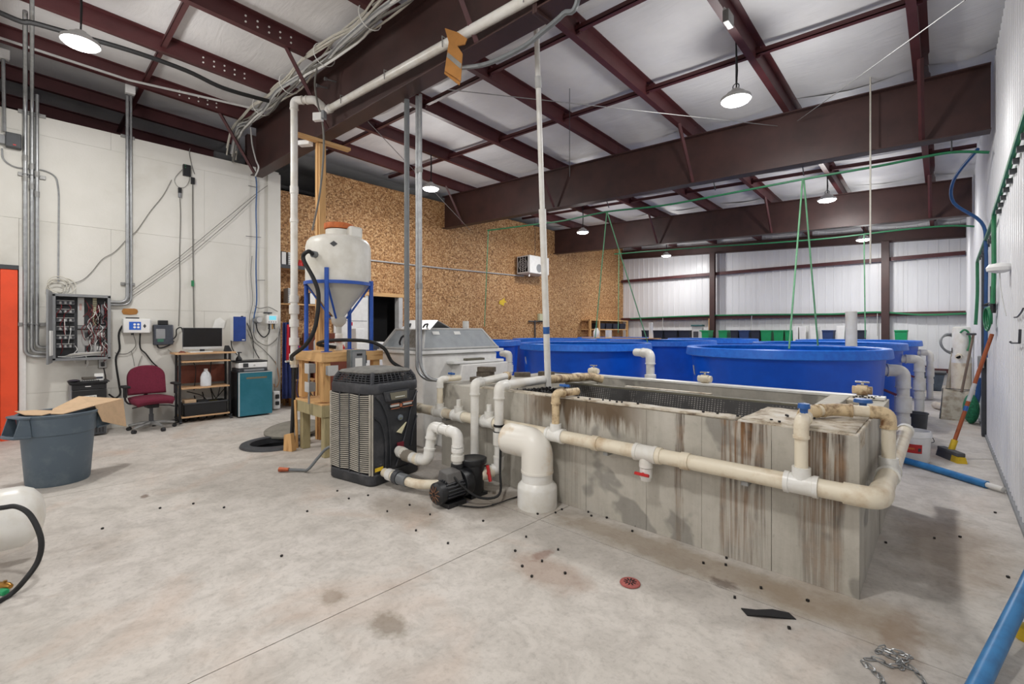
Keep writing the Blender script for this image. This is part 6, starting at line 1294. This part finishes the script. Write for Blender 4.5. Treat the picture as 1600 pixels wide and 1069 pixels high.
# scattered black filter pellets
pm = MB().cb((0, 0, .006), (.013, .013, .012)).mesh('filter_pellet', stain_black, (0, 0, 0), smooth=False)
spots = [(840, 804), (868, 802), (878, 797), (910, 795), (917, 797), (919, 801), (924, 807), (934, 802), (948, 810), (993, 823), (988, 831), (822, 840), (805, 862), (847, 878), (872, 860), (816, 886), (831, 902), (883, 897), (1135, 873), (1134, 884), (1099, 881), (1233, 983), (1262, 940), (1384, 849), (1189, 920), (605, 800), (672, 805), (755, 815), (575, 775), (527, 768), (160, 827), (302, 788), (350, 794), (250, 795), (1555, 802), (1500, 840), (1460, 842), (1575, 903), (650, 830), (700, 850), (545, 780), (640, 790), (770, 790), (1148, 935), (480, 800), (440, 870)]
for (u, v) in spots:
    p = onZ(u, v); o = bpy.data.objects.new('filter_pellet', pm); COL.objects.link(o); o.location = p; o.rotation_euler.z = random.uniform(0, 3)
    o['label'] = 'tiny black plastic filter pellet scattered on the concrete floor'; o['category'] = 'pellet'; o['group'] = 'pellets scattered on the floor'
for k in range(26):
    if k < 12: p = (random.uniform(-2.5, -.7), random.uniform(TY0+.02, TY0+.1), TH+.012)
    else: p = (random.uniform(-.58, -.38), random.uniform(4.85, 5.05), TH+.012) if k < 22 else (random.uniform(-.9, -.5), random.uniform(3.4, 3.7), TH+.022)
    o = bpy.data.objects.new('filter_pellet', pm); COL.objects.link(o); o.location = p; o.rotation_euler.z = random.uniform(0, 3); o['label'] = 'tiny black plastic filter pellet resting on the concrete tank rim'; o['category'] = 'pellet'; o['group'] = 'pellets on the tank rim'

# ------------------------------------------------------------------ right side
one('blue_pole', MB().tube([(.08, 2.57, .036), (.3, 3.52, .15), (.385, 3.9, .2)], .034, 14), blue_pvc, 'thick blue plastic pole leaning at the right edge', 'pole')
one('plastic_flange', MB((.3, 3.33, 0)).lathe([(.05, 0), (.052, .03), (.045, .06), (.03, .065), (0, .065)], 18), yellow_plastic, 'yellow plastic flange on the floor at the right edge', 'flange')
bp = thing('blue_pipe', 'long blue pipe with a white end lying on the floor by the right wall', 'pipe', (-.1, 6.5, 0)); part(bp, 'tube', MB().tube([(-.75, 7.05, .05), (-.1, 6.6, .04), (.3, 6.25, .035)], .036, 12), blue_pvc); part(bp, 'white_end', MB().tube([(.3, 6.25, .035), (.4, 6.16, .035)], .026, 12), pvc_white)
bk = thing('white_bucket', 'white plastic bucket with red label behind the concrete tank', 'bucket', (-.25, 6.98, 0)); B0 = (-.25, 6.98, 0)
part(bk, 'body', MB(B0).shell([(0, .01), (.12, 0), (.135, .02), (.148, .3), (.158, .3), (.158, .33), (.148, .36), (.14, .36), (.13, .03), (0, .02)], 32), white_plastic)
part(bk, 'ridge', MB(B0).ring((0, 0, .3), .152, .008, 32, 6), white_plastic); part(bk, 'bail', MB(B0).tube(smooth_path([(.15, 0, .31), (.17, .05, .24), (.1, .14, .2)]), .004, 5), dark_grey)
a0 = math.radians(-50-90+20); lp = MB(B0).shell([(.147, .12), (.1495, .22)], 32); m = MB(B0); m.lathe([(.1445, .12), (.149, .22)], 10, a0=math.radians(-135), a1=math.radians(-60)); part(bk, 'label_band', m, red_plastic, label='red printed label')
m = MB(B0); m.lathe([(.1455, .15), (.148, .18)], 6, a0=math.radians(-125), a1=math.radians(-85)); part(bk, 'label_print', m, orange_lid); m = MB(B0); m.lathe([(.1452, .14), (.148, .18)], 4, a0=math.radians(-74), a1=math.radians(-64)); part(bk, 'label_print', m, dark_grey)
# push broom leaning on the wall
BR = thing('push_broom', 'push broom with brown handle and yellow bristles against the right wall', 'broom', (.06, 7.4, 0)); hb = Vector((.06, 7.4, .09)); ht = Vector((.41, 7.75, 1.46))
dv = (ht-hb).normalized(); part(BR, 'handle', MB().tube([hb+dv*.05, ht], .019, 10), handle_wood); part(BR, 'grip_band', MB().tube([hb+dv*.62, hb+dv*.84], .0205, 10), light_grey); part(BR, 'grip_band', MB().tube([hb+dv*.5, hb+dv*.56], .0208, 10), blue_plastic); part(BR, 'ferrule', MB().tube([hb-dv*.02, hb+dv*.14], .03, 10), yellow_plastic)
br_m = Matrix.Translation((.06, 7.38, 0)) @ Matrix.Rotation(math.radians(-62), 4, 'Z'); part(BR, 'head_block', MB(m=br_m).box(-.18, -.04, .07, .18, .04, .115), bristle_grey, .008)
for k in range(10):
    m = MB(m=br_m); x = -.165+k*.037; m.hexa([(x-.024, -.05, 0), (x+.026, -.05, 0), (x+.026, .05, 0), (x-.024, .05, 0), (x-.022, -.035, .07), (x+.022, -.035, .07), (x+.022, .035, .07), (x-.022, .035, .07)]); part(BR, 'bristle_tuft', m, yellow_plastic if k in (7, 8, 9) else bristle_grey)
# shovel
SV = thing('shovel', 'scoop shovel with pale blade leaning by the right wall', 'shovel', (.15, 11.2, 0)); b0 = Vector((.12, 10.9, .42)); 
bl = MB(); ctr = Vector((.1, 10.75, .22)); bl.grid(lambda s, u: (-.03+.42*s+.05*(u-.5), 10.6+.3*u, .01+.5*u-.05*math.sin(math.pi*s)*(1-u*.4)), 8, 8); part(SV, 'blade', bl, mk('blade_pale', (182, 174, 158), .6, .1, .2, 10, c2=(132, 116, 96)), solid=.006)
part(SV, 'blade_rim', MB().tube([(-.05, 10.6, .012), (-.01, 10.9, .5), (.4, 10.9, .5), (.37, 10.6, .012)], .009, 6), dark_grey); part(SV, 'shaft', MB().tube([(.22, 10.88, .46), (.38, 11.5, 1.42)], .019, 8), mk('shaft_brown', (110, 92, 78), .6)); part(SV, 'grip', MB().tube([(.3, 11.45, 1.44), (.41, 11.54, 1.44)], .02, 8), dark_grey)
# tall white tank with hose by the wall
WT = thing('white_cylinder', 'tall white cylinder tank with a side port near the right wall', 'tank', (.26, 13.0, 0)); w0 = (.26, 13.0, 0)
part(WT, 'body', MB(w0).lathe([(.145, 0), (.15, .02), (.15, .95), (.146, .97), (.14, .97), (.14, 1.53), (.13, 1.57), (.08, 1.585), (0, 1.585)], 32), pvc_white); part(WT, 'stain_band', MB(w0).shell([(.151, .2), (.1515, .85)], 32), pvc_aged); part(WT, 'port', MB(w0).tube([(-.03, -.11, 1.0), (-.05, -.24, .98)], .05, 16), pvc_aged); part(WT, 'port_hole', MB(w0).tube([(-.0505, -.242, .98), (-.05, -.24, .98)], .038, 14), dark_void); part(WT, 'latch', MB(w0).box(-.145, -.06, 1.05, -.135, -.03, 1.15), black_plastic)
one('green_hose_loop', MB().tube(smooth_path([(.24, 12.84, 1.46), (.3, 12.82, 1.52), (.36, 12.84, 1.45), (.38, 12.86, 1.25), (.34, 12.84, 1.1)]), .018, 8), green_hose, 'pale green hose looped over the tall white cylinder', 'hose')
for k in range(3): one('coiled_hose', MB().ring((.1+.02*k, 14.8-.06*k, 1.2), .2+.02*k, .022, 28, 8, (.6, -.75, .25)), mid_grey, ['outermost grey hose ring behind the tall white cylinder', 'middle grey hose ring behind the tall white cylinder', 'innermost grey hose ring behind the tall white cylinder'][2-k], 'hose', 'coiled grey hose rings')
one('leaning_post', MB().tube([(.05, 13.3, .02), (.2, 14.6, 1.2)], .055, 4), mk('post_grey', (138, 128, 112), .8), 'grey timber post leaning behind the tall white cylinder', 'post')
for k, (a, b_, nm) in enumerate((((-.12, 12.0, .07), (.12, 11.5, .07), 'nearer short pipe offcut lying by the white cylinder'), ((.0, 12.3, .07), (.22, 11.85, .07), 'farther short pipe offcut lying by the white cylinder'))):
    d = (Vector(b_)-Vector(a)).normalized(); g = thing('pipe_offcut', nm, 'pipe', a, 0, 'pipe offcuts on the floor'); part(g, 'tube', MB().tube([a, b_], .065, 16), pvc_aged); part(g, 'bore', MB().tube([Vector(b_)-d*.001, Vector(b_)+d*.002], .055, 16), dark_void)
gb = thing('storage_tote', 'dark grey storage tote on the floor near the far wall', 'tote', (-.5, 15.8, 0)); part(gb, 'body', MB().hexa([(-.75, 15.5, 0), (-.05, 15.5, 0), (-.05, 16.1, 0), (-.75, 16.1, 0), (-.82, 15.45, .42), (.02, 15.45, .42), (.02, 16.15, .42), (-.82, 16.15, .42)]), mk('tote_grey', (92, 104, 116), .5), .01); part(gb, 'lid', MB().box(-.85, 15.42, .42, .05, 16.18, .47), dark_grey, .01)
gt = thing('small_bin', 'small dark grey bin behind the nearest overflow pipe', 'bin', (-.3, 8.2, 0)); part(gt, 'body', MB((-.28, 8.3, 0)).shell([(0, .01), (.1, 0), (.13, .38), (.12, .38), (.09, .02), (0, .02)], 20), dark_grey); part(gt, 'rim', MB((-.28, 8.3, 0)).ring((0, 0, .38), .13, .01, 20, 6), dark_grey)
one('net_bundle', MB().sph((.32, 10.45, .24), .2, 14, 10, (.5, .9, 1.2)), mk('net_green', (40, 130, 90), .8, 0, .3, 30), 'green net bundle slumped beside the shovel', 'net')
one('blue_strap', MB().tube(smooth_path([(.42, 10.4, .75), (.4, 10.42, .5), (.38, 10.45, .35)]), .035, 6), blue_hose, 'blue strap hanging above the green net', 'strap')
# hoses and fittings fixed to the right wall
def rw(u, v, off=.03): return onX(u, v, XW-off)
RX = XW-.05
def hose_r(name, pts, r, mat, label, cat='hose', k=5, group=None): return one(name, MB().tube(smooth_path(pts, k), r, 8), mat, label, cat, group)
gh = thing('green_wall_hose', 'green hose held by clips along the right wall', 'hose', (RX, 7.2, 1.5))
pg = [(RX, 4.4, 2.97), (RX, 5.4, 2.9), (RX, 6.4, 2.84), (RX, 7.1, 2.8), (RX, 7.28, 2.74), (RX, 7.3, 2.5), (RX, 7.3, 2.1), (RX-.01, 7.3, 1.8)]
part(gh, 'hose', MB().tube(smooth_path(pg, 6), .02, 8), green_hose)
for k in range(10): y = 4.6+k*.27; z = 2.96-(y-4.4)*.06; part(gh, 'clip', MB().box(RX+.0, y-.015, z-.06, XW, y+.03, z-.02), dark_grey)
g2 = thing('green_wall_hose', 'second green hose with clips farther along the right wall', 'hose', (RX, 10.3, 1.5)); part(g2, 'hose', MB().tube(smooth_path([(RX, 7.34, 2.73), (RX, 8.5, 2.7), (RX, 9.8, 2.67), (RX, 10.6, 2.64), (RX, 10.7, 2.55), (RX, 10.7, 2.1), (RX-.02, 10.7, 1.6)], 6), .022, 8), green_hose)
for k in range(9): y = 7.7+k*.3; part(g2, 'clip', MB().box(RX, y, 2.6, XW, y+.04, 2.66), dark_grey)
for k in range(5): one('hose_coil', MB().ring((RX-.01-.008*k, 7.5+.01*k, 1.68-.012*k), .1+.008*k, .009, 22, 6, (1, .06*k-.1, .03)), green_hose, f'green hose loop hung on the right wall valve, {ORD[k]} from the wall', 'hose', 'loops of hung green hose')
hose_r('blue_wall_hose', [(.3, 7.95, 3.72), (.1, 8.6, 3.55), (.1, 8.9, 3.3), (.36, 8.7, 2.95), (.4, 8.6, 2.6), (.4, 8.6, 1.9), (.4, 8.6, 1.15)], .02, blue_hose, 'blue hose dropping down the right wall')
wv = thing('wall_valve', 'brown metal valve fittings on the right wall', 'valve', (RX, 7.5, 1.75)); part(wv, 'body', MB().tube([(RX, 7.35, 1.82), (RX, 7.85, 1.8)], .022, 8), stainless); part(wv, 'handle', MB().tube([(RX-.06, 7.78, 1.8), (RX+.02, 7.88, 1.83)], .018, 6), dark_grey); part(wv, 'riser', MB().tube([(RX, 7.42, 1.7), (RX, 7.42, 2.0)], .024, 8), black_plastic)
rl = thing('reel_hanger', 'round white sprinkler bell on a wire on the right wall', 'bell', (.3, 6.9, 2.0)); p = rw(1562, 418, .08); part(rl, 'disc', MB(p).lathe([(.03, -.05), (.085, -.03), (.09, .0), (.07, .03), (0, .045)], 20), white_plastic); part(rl, 'wire', MB().tube(smooth_path([p, (p[0], p[1]-.1, p[2]-.2), (p[0]+.02, p[1]-.3, p[2]-.45)]), .004, 5), light_grey)
one('wall_hook_bar', MB().tube([rw(1594, 515, .04), rw(1593, 536, .04), rw(1581, 536, .05), rw(1578, 534, .06)], .008, 6), dark_grey, 'bent dark hook fixed on the right wall near the edge', 'hook')
one('loose_strap', MB().tube(smooth_path([rw(1599, 482, .03), rw(1596, 488, .03), rw(1590, 495, .03), rw(1585, 496, .03)]), .006, 5), dark_grey, 'loose dark strap on the right wall above the hook', 'strap')
one('grey_switch_box', MB((XW-.06, 9.28, .98)).box(-.04, -.12, 0, .02, .06, .16), galv_dull, 'grey metal box on the dark post at the right wall', 'box', bev=.004)
cable_n = [((1600, 470), (1580, 455), 'upper'), ((1592, 490), (1575, 470), 'lower')]
# ------------------------------------------------------------------ green air lines under the rafters
def line(name, pix, Y, r, mat, label, cat='air hose'): return one(name, MB().tube(smooth_path([onY(u, v, Y) for u, v in pix], 5), r, 6), mat, label, cat)
line('air_line', [(1546, 238), (1487, 238), (1420, 250), (1370, 260), (1255, 280), (1115, 307), (1030, 322), (948, 331), (880, 345), (840, 350), (780, 358), (762, 360)], 7.9, .017, green_hose, 'long green air hose slung under the middle rafter')
line('air_line', [(1526, 354), (1480, 353), (1400, 360), (1300, 372), (1200, 380), (1120, 385), (1010, 393), (975, 396), (960, 397)], 12.75, .018, green_hose, 'long green air hose slung under the farthest rafter')
line('air_line', [(1512, 490), (1440, 492), (1370, 488), (1300, 491), (1180, 492), (1080, 494), (985, 498)], YB-.24, .028, green_hose, 'green air hose laid along the far wall girt')
for (a, b_, Y0, Y1, nm) in (((948, 332), (930, 528), 7.9, 8.3, 'left drop of the pale green line above the left blue tanks'), ((949, 332), (1012, 535), 7.9, 9.0, 'slanting right drop of the pale green line above the left blue tanks'),
                    ((1254, 280), (1233, 545), 7.9, 7.2, 'left drop of the pale green line over the nearest blue tank'), ((1256, 280), (1278, 540), 7.9, 8.2, 'right drop of the pale green line over the nearest blue tank'),
                    ((967, 394), (966, 520), 12.75, 12.9, 'pale green line hanging straight near the OSB corner'), ((1350, 366), (1352, 528), 12.75, 12.9, 'pale green line hanging straight before the far wall'), ((763, 360), (757, 510), 7.9, 8.6, 'pale green line hanging before the OSB wall')):
    one('drop_line', MB().tube([onY(*a, Y0), onY(*b_, Y1)], .012, 6), green_pale, nm, 'air hose')
for (u0, v0, u1, v1, Y, r, mt, nm) in ((1360, 78, 1360, 412, 7.6, .01, beige_cord, 'long beige knotted cord hanging before the middle rafter'), (899, -30, 890, 276, 5.5, .005, dark_grey, 'thin dark rod hanging from the roof over the tank'), (1036, 485, 1035, 520, YB-.24, .01, light_grey, 'thin white drop tube on the far wall, left'), (1175, 490, 1172, 525, YB-.24, .01, light_grey, 'thin white drop tube on the far wall, middle'), (1371, 490, 1371, 525, YB-.24, .01, light_grey, 'thin white drop tube on the far wall, right')):
    pa = onY(u0, v0, Y); pb = onY(u1, v1, Y)
    if Y < 10: pa = (pb[0], Y, zt(pb[0], Y)+.19)
    one('hanging_line', MB().tube([pa, pb], r, 6), mt, nm, 'line')
for k, (pa, pb, nm) in enumerate((((700, 140, 3.0), (1215, 197, 7.6), 'thin cross cable stretched under the roof from the nearest rafter'), ((1508, 0, 4.4), (1246, 189, 7.6), 'thin cross cable at upper right reaching the middle rafter'), ((575, 190, 3.0), (735, 360, 7.5), 'thin cross cable from the nearest rafter to the OSB wall'))):
    one('cross_cable', MB().tube([onY(pa[0], pa[1], pa[2]), onY(pb[0], pb[1], pb[2])], .005, 5), galv_dull, nm, 'cable')
for (u, v, Y, nm) in ((1254, 268, 7.8, 'right of centre'), (1115, 296, 7.8, 'centre'), (948, 320, 7.8, 'left of centre'), (1487, 226, 7.8, 'rightmost')):
    p = onY(u, v, Y); one('hose_hanger', MB().tube([(p[0], 7.8, zb(p[0], 7.75)-.001), (p[0], 7.88, zb(p[0], 7.75)-.12)], .008, 5), dark_grey, f'small dark hanger under the middle rafter, {nm}', 'hanger', 'hose hangers on the middle rafter')
# slanted white pole from tank to rafter
pw_ = thing('white_pole', 'tall slim white pipe standing in the concrete tank up to the roof', 'pole', (-3.03, 3.75, .86)); a = Vector((-3.03, 3.75, .86)); b_ = Vector(onY(838, 40, 3.35)); d = (b_-a)
part(pw_, 'lower_tube', MB().tube([a, a+d*.5], .034, 12), pvc_white); part(pw_, 'upper_tube', MB().tube([a+d*.5, b_], .026, 12), pvc_white); part(pw_, 'coupling', MB().tube([a+d*.48, a+d*.52], .037, 12), pvc_white); part(pw_, 'coupling', MB().tube([a+d*.84, a+d*.87], .033, 12), light_grey); part(pw_, 'tape_mark', MB().tube([a+d*.17, a+d*.19], .035, 12), blue_plastic)

# ------------------------------------------------------------------ things on the nearest rafter
cbn = thing('cable_bundle', 'thick bundle of pale cables lying along the top of the nearest rafter', 'cables', (-6.5, 2.6, 5.0))
for k in range(16):
    oy, oz = random.uniform(-.13, .03), random.uniform(-.12, .08); ph = random.uniform(0, 6); P = []
    for j in range(13):
        x = -3.4-5.75*j/12; P.append((x, 2.62+oy+.04*math.sin(j*1.3+ph), zt(x, 2.85)-.03+oz+.035*math.sin(j*.9+ph*2)-(.02 if j % 2 else 0)))
    x = P[-1][0]; P += [(x-.05, 2.55+oy, P[-1][2]-.2), (x-.06+.05*math.sin(ph), 2.5+oy, P[-1][2]-.45-.2*random.random())]
    part(cbn, 'cable', MB().tube(smooth_path(P, 3), random.choice([.009, .012, .015]), 6), [light_grey, beige_cord, beige_cord, mid_grey, paper, grey_cord][k % 6])
for k in range(4):
    x = -4.6-k*1.15; part(cbn, 'tie', MB().ring((x, 2.57, zt(x, 2.85)-.05), .14, .006, 16, 5, (1, 0, 0)), paper)
for k, (pix, Y, r, mt, nm) in enumerate((([(497, 100), (492, 130), (497, 165), (503, 185), (506, 230), (500, 300), (488, 360)], 2.55, .012, grey_cord, 'grey cable hanging from the bundle beside the timber post'), ([(392, 200), (394, 225), (400, 250), (404, 262), (399, 275)], 2.6, .012, light_grey, 'white cable dropping at the left end of the nearest rafter'))):
    one('loose_cable', MB().tube(smooth_path([onY(u, v, Y) for u, v in pix]), r, 6), mt, nm, 'cable')
cp1 = onY(711, 82, 2.62); cz = thing('cardboard_scrap', 'torn cardboard scrap with silver tape hung on the nearest rafter', 'cardboard', (cp1[0], cp1[1], cp1[2]-.3))
mm = face_m(cp1, (.6, -.8, .1)); part(cz, 'board', MB(m=mm).prism([(-.1, .24), (.02, .19), (.11, .12), (.09, .07), (.02, .06), (.07, -.02), (.06, -.28), (-.09, -.17), (-.06, .1)], -.006, .006), cardboard_dark); part(cz, 'silver_tape', MB(m=mm).prism([(-.065, .0), (.065, -.12), (.06, -.17), (-.075, -.04)], .006, .009), tape_silver)
part(cz, 'second_layer', MB(m=mm).prism([(-.095, -.15), (.05, -.27), (.04, -.3), (-.1, -.18)], -.03, -.018), cardboard_dark)
fl_ = thing('flood_fixture', 'small white box fixture on a strut of the nearest rafter', 'fixture', onY(497, 183, 2.5)); p = onY(497, 183, 2.5); part(fl_, 'box', MB(p, .6).box(-.06, -.03, -.05, .06, .03, .05), white_paint, .006); part(fl_, 'plate', MB(p, .6).box(.062, -.035, -.03, .1, .035, .07), mid_grey, .004)
one('work_light', MB(onY(477, 224, 2.6), .6).box(-.09, -.05, -.035, .09, .05, .03), white_plastic, 'white emergency light under the nearest rafter', 'light fixture', bev=.01)
one('black_roof_hose', MB().tube(smooth_path([onY(u, v, 2.75) for u, v in ((720, 106), (760, 100), (815, 75), (850, 48), (880, 22), (905, -10))]+[(-1.68, 2.6, zt(-1.65, 2.6)-.03), (-1.66, 1.6, zt(-1.65, 1.6)-.03)]), .02, 8), pvc_grey, 'dark grey hose curving under the end of the nearest rafter', 'hose')
for (u, v, nm) in ((525, 128, 'upper'), (512, 138, 'lower')):
    p = Vector(onY(u, v, 2.84)); g = thing('rafter_bolt', f'steel bolt sticking out of the nearest rafter web, {nm} of two', 'bolt', p, 0, 'bolts in the nearest rafter'); part(g, 'shank', MB().tube([p, p+Vector((0, -.16, -.02))], .012, 8), galv); part(g, 'nut', MB().tube([p+Vector((0, -.13, -.016)), p+Vector((0, -.16, -.02))], .025, 6), galv)
ld = thing('motion_sensor', 'small grey sensor box clamped on a purlin above the right side', 'sensor', onX(1133, 32, -1.6)); p = onX(1133, 32, -1.6); part(ld, 'box', MB(p).box(0, -.08, -.06, .06, .08, .06), galv_dull, .006); part(ld, 'arm', MB(p).tube([(0, -.05, .1), (.03, -.0, .06)], .014, 6), light_grey)
one('purlin_pipe', MB().tube([(-8.9, -1.4, zt(-8.9, -1)-.02), (-8.9, 1.0, zt(-8.9, 1)-.02), (-8.2, 2.6, zt(-8.2, 2.6)-.06)], .018, 6), light_grey, 'thin pale conduit running along the purlin above the white wall', 'conduit')
one('sagging_hose', MB().tube(smooth_path([(-7.5, -3.2, zt(-7.5, -3.2)-.04), (-7.48, -1.6, zt(-7.5, -1.6)-.04)]+[onX(u, v, -7.45) for u, v in ((0, 20), (60, 38), (200, 78), (290, 110), (350, 138), (420, 158))]), .03, 8), black_rubber, 'dark hose sagging along a purlin at upper left', 'hose')

# ------------------------------------------------------------------ OSB wall: air conditioner, conduit, shelf, rod
AC = thing('wall_heater', 'white fan heater unit hung high on the OSB wall', 'heater', (-9.4, 10.6, 3.3)); p0 = onX(808, 399, -9.35); p1 = onX(857, 427, -9.35); yA = 10.6; yB = 11.55; zA, zB = 3.3, 3.86
part(AC, 'case', MB().box(-9.85, yA, zA, -9.3, yB, zB), white_paint, .02)
gr = MB().box(-9.83, yA-.012, zA+.02, -9.45, yA-.002, zB-.03); part(AC, 'fan_recess', MB().box(-9.8, yA-.004, zA+.05, -9.36, yA+.002, zB-.04), dark_void)
for k in range(5): part(AC, 'grille_bar', MB().tube([(-9.8+k*.11, yA-.01, zA+.05), (-9.8+k*.11, yA-.01, zB-.04)], .008, 5), white_paint)
for k in range(3):
    part(AC, 'fan_ring', MB().ring((-9.58, yA-.012, (zA+zB)/2), .06+.06*k, .007, 24, 5, (0, 1, 0)), white_paint)
part(AC, 'round_decal', MB(m=face_m((-9.297, yA+.45, zA+.18), (1, 0, 0))).lathe([(.13, 0), (.13, .003), (0, .003)], 28), mid_grey); part(AC, 'bottom_valve', MB().tube([(-9.55, yA+.25, zA-.08), (-9.55, yA+.25, zA)], .03, 8), chrome); part(AC, 'bracket', MB().box(-9.9, yA+.2, zA+.1, -9.85, yA+.8, zB-.05), dark_grey); part(AC, 'hanger_rod', MB().tube([(-9.6, yA+.6, zB), (-9.6, yA+.6, zt(-9.6, yA)+.1)], .008, 6), dark_grey)
one('osb_conduit', MB().tube([onX(572, 406, XO+.03), onX(690, 419, XO+.03), onX(818, 431.5, XO+.03)], .018, 8), light_grey, 'pale conduit running level along the OSB wall to the heater', 'conduit')
yp = onX(785, 472, XO+.01); one('yellow_tag', MB(m=face_m(yp, (1, 0, 0))).prism([(-.15, -.06), (.05, -.12), (.08, -.02), (.2, .0), (.1, .05), (.08, .13), (-.02, .06), (-.12, .04)], 0, .006), yellow_plastic, 'bright yellow scrap pinned on the OSB wall', 'scrap')
vb = onX(845, 496, XO+.06); va = thing('wall_valve_post', 'pale green box and black cross valve below the slim white pole', 'valve', (vb[0], vb[1], vb[2]-.5)); part(va, 'box', MB(vb).box(-.05, -.12, -.12, .06, .12, .12), mk('box_pale_green', (206, 206, 170), .6), .01); part(va, 'stem', MB(vb).tube([(0, -.3, -.9), (0, -.3, -.1)], .025, 8), dark_grey); part(va, 'cross_bar', MB(vb).tube([(0, -.62, -.14), (0, .1, -.14)], .022, 8), dark_grey)
CS = thing('corner_shelf', 'open pine shelf with dark trays in the far OSB corner', 'shelf', (XO+.2, 15.7, 0)); y0, y1 = 14.2, 17.0
for z in (.5, 1.55, 1.9): part(CS, 'board', MB().box(XO+.01, y0, z-.02, XO+.4, y1, z+.02), pine_x, .003)
for y in (y0, 14.8, y1-.08): part(CS, 'upright', MB().box(XO+.34, y, 0, XO+.41, y+.08, 1.92), pine_z, .003)
for k in range(4): one('dark_tray', MB((XO+.2, 15.1+k*.52, 1.57)).hexa([(-.15, -.2, 0), (.14, -.2, 0), (.14, .2, 0), (-.15, .2, 0), (-.17, -.22, .22), (.16, -.22, .22), (.16, .22, .22), (-.17, .22, .22)]), navy_bin, f'dark tray on the corner pine shelf, {ORD[k]} from the left', 'tray', 'dark trays on the corner shelf', bev=.006)
# bottles and bits standing between tanks and OSB
for k, (u, v, Y, nm) in enumerate(((932, 519, 11.1, 'white jug standing on a plank across the left blue tanks'), (951, 521, 11.1, 'white tub standing on a plank across the left blue tanks'))):
    p = onY(u, v, Y); one('white_container', MB((p[0], Y, 1.309)).lathe([(.085, 0), (.09, .02), (.09, .17), (.05, .23) if k == 0 else (.09, .2), (.04, .27) if k == 0 else (.09, .21), (0, .27 if k == 0 else .21)], 16), white_plastic, nm, 'container')
pk0 = onY(900, 527, 11.8); one('tank_plank', MB().box(-7.65, 11.0, 1.282, -5.3, 11.2, 1.308), pine_x, 'pine plank bridging the left blue tanks', 'plank', bev=.003)

# ------------------------------------------------------------------ row of plastic bins along the far wall, on a rack
rk = thing('bin_rack', 'long low rack along the far wall carrying plastic bins', 'rack', (-4.4, 16.5, 0)); part(rk, 'deck', MB().box(-8.6, 16.3, 1.0, -.6, 16.95, 1.06), mk('rack_grey', (150, 144, 134), .7), .004)
for k in range(9):
    for y in (16.33, 16.88): part(rk, 'leg', MB().box(-8.58+k*.985, y, 0, -8.52+k*.985, y+.06, 1.0), pine_z)
bins = [(1002, 1012, 'n'), (1020, 1035, 'n'), (1037, 1058, 'n'), (1060, 1078, 'n'), (1093, 1107, 'g'), (1122, 1136, 'g'), (1141, 1153, 'n'), (1154, 1170, 'b'), (1173, 1187, 'n'), (1188, 1205, 'g'), (1208, 1224, 'g'), (1226, 1238, 'g'), (1238, 1247, 'w'), (1248, 1259, 'w'), (1265, 1277, 'w'), (1284, 1302, 'b'), (1307, 1320, 'w'), (1321, 1328, 'g'), (1335, 1351, 'n'), (1397, 1418, 'g')]
cn = {'n': ('dark navy', navy_bin), 'g': ('green', green_bin), 'b': ('blue', blue_bin), 'w': ('white', white_plastic)}; cnt = {}
tot = {c_: sum(1 for b in bins if b[2] == c_) for c_ in cn}
for (u0, u1, c_) in bins:
    a = onY(u0, 520, 16.35)[0]; b_ = onY(u1, 520, 16.35)[0]; hgt = .46 if c_ != 'w' else .58; xm_ = (a+b_)/2; h2 = (b_-a)/2; k = cnt.get(c_, 0); cnt[c_] = k+1
    t_ = thing('plastic_bin', f'{cn[c_][0]} plastic bin on the far rack, {ORD[k]} {cn[c_][0]} one from the left', 'bin', (xm_, 16.55, 1.06), 0, 'plastic bins on the far rack')
    part(t_, 'body', MB((xm_, 16.55, 1.06)).hexa([(-h2*.82, -.18, 0), (h2*.82, -.18, 0), (h2*.82, .25, 0), (-h2*.82, .25, 0), (-h2*.97, -.2, hgt), (h2*.97, -.2, hgt), (h2*.97, .28, hgt), (-h2*.97, .28, hgt)]), cn[c_][1], .01)
    if c_ != 'w': part(t_, 'rim', MB((xm_, 16.55, 1.06)).box(-h2, -.215, hgt-.04, h2, .29, hgt), cn[c_][1], .008)
ga = onY(1086, 515, 16.2); gs = thing('grey_machine', 'small grey machine with a white front among the far bins', 'machine', (ga[0], 16.4, 1.06)); part(gs, 'base', MB((ga[0], 16.4, 1.06)).box(-.2, -.15, 0, .2, .2, .12), white_paint, .01); part(gs, 'frame', MB((ga[0], 16.4, 1.06)).box(-.18, -.05, .12, .18, .15, .6), light_grey, .02); part(gs, 'window', MB((ga[0], 16.4, 1.06)).box(-.12, -.06, .2, .06, -.05, .42), dark_grey, .004); part(gs, 'top', MB((ga[0], 16.4, 1.06)).box(-.2, -.08, .6, .2, .17, .66), mk('machine_teal', (60, 104, 104), .5), .01)
ba = onY(1112, 510, 17.0); one('wood_stud', MB().box(ba[0]-.12, 17.02, 0, ba[0]-.0, 17.09, 1.95), pine_z, 'pale wooden stud beside the left far wall column', 'stud', bev=.003)
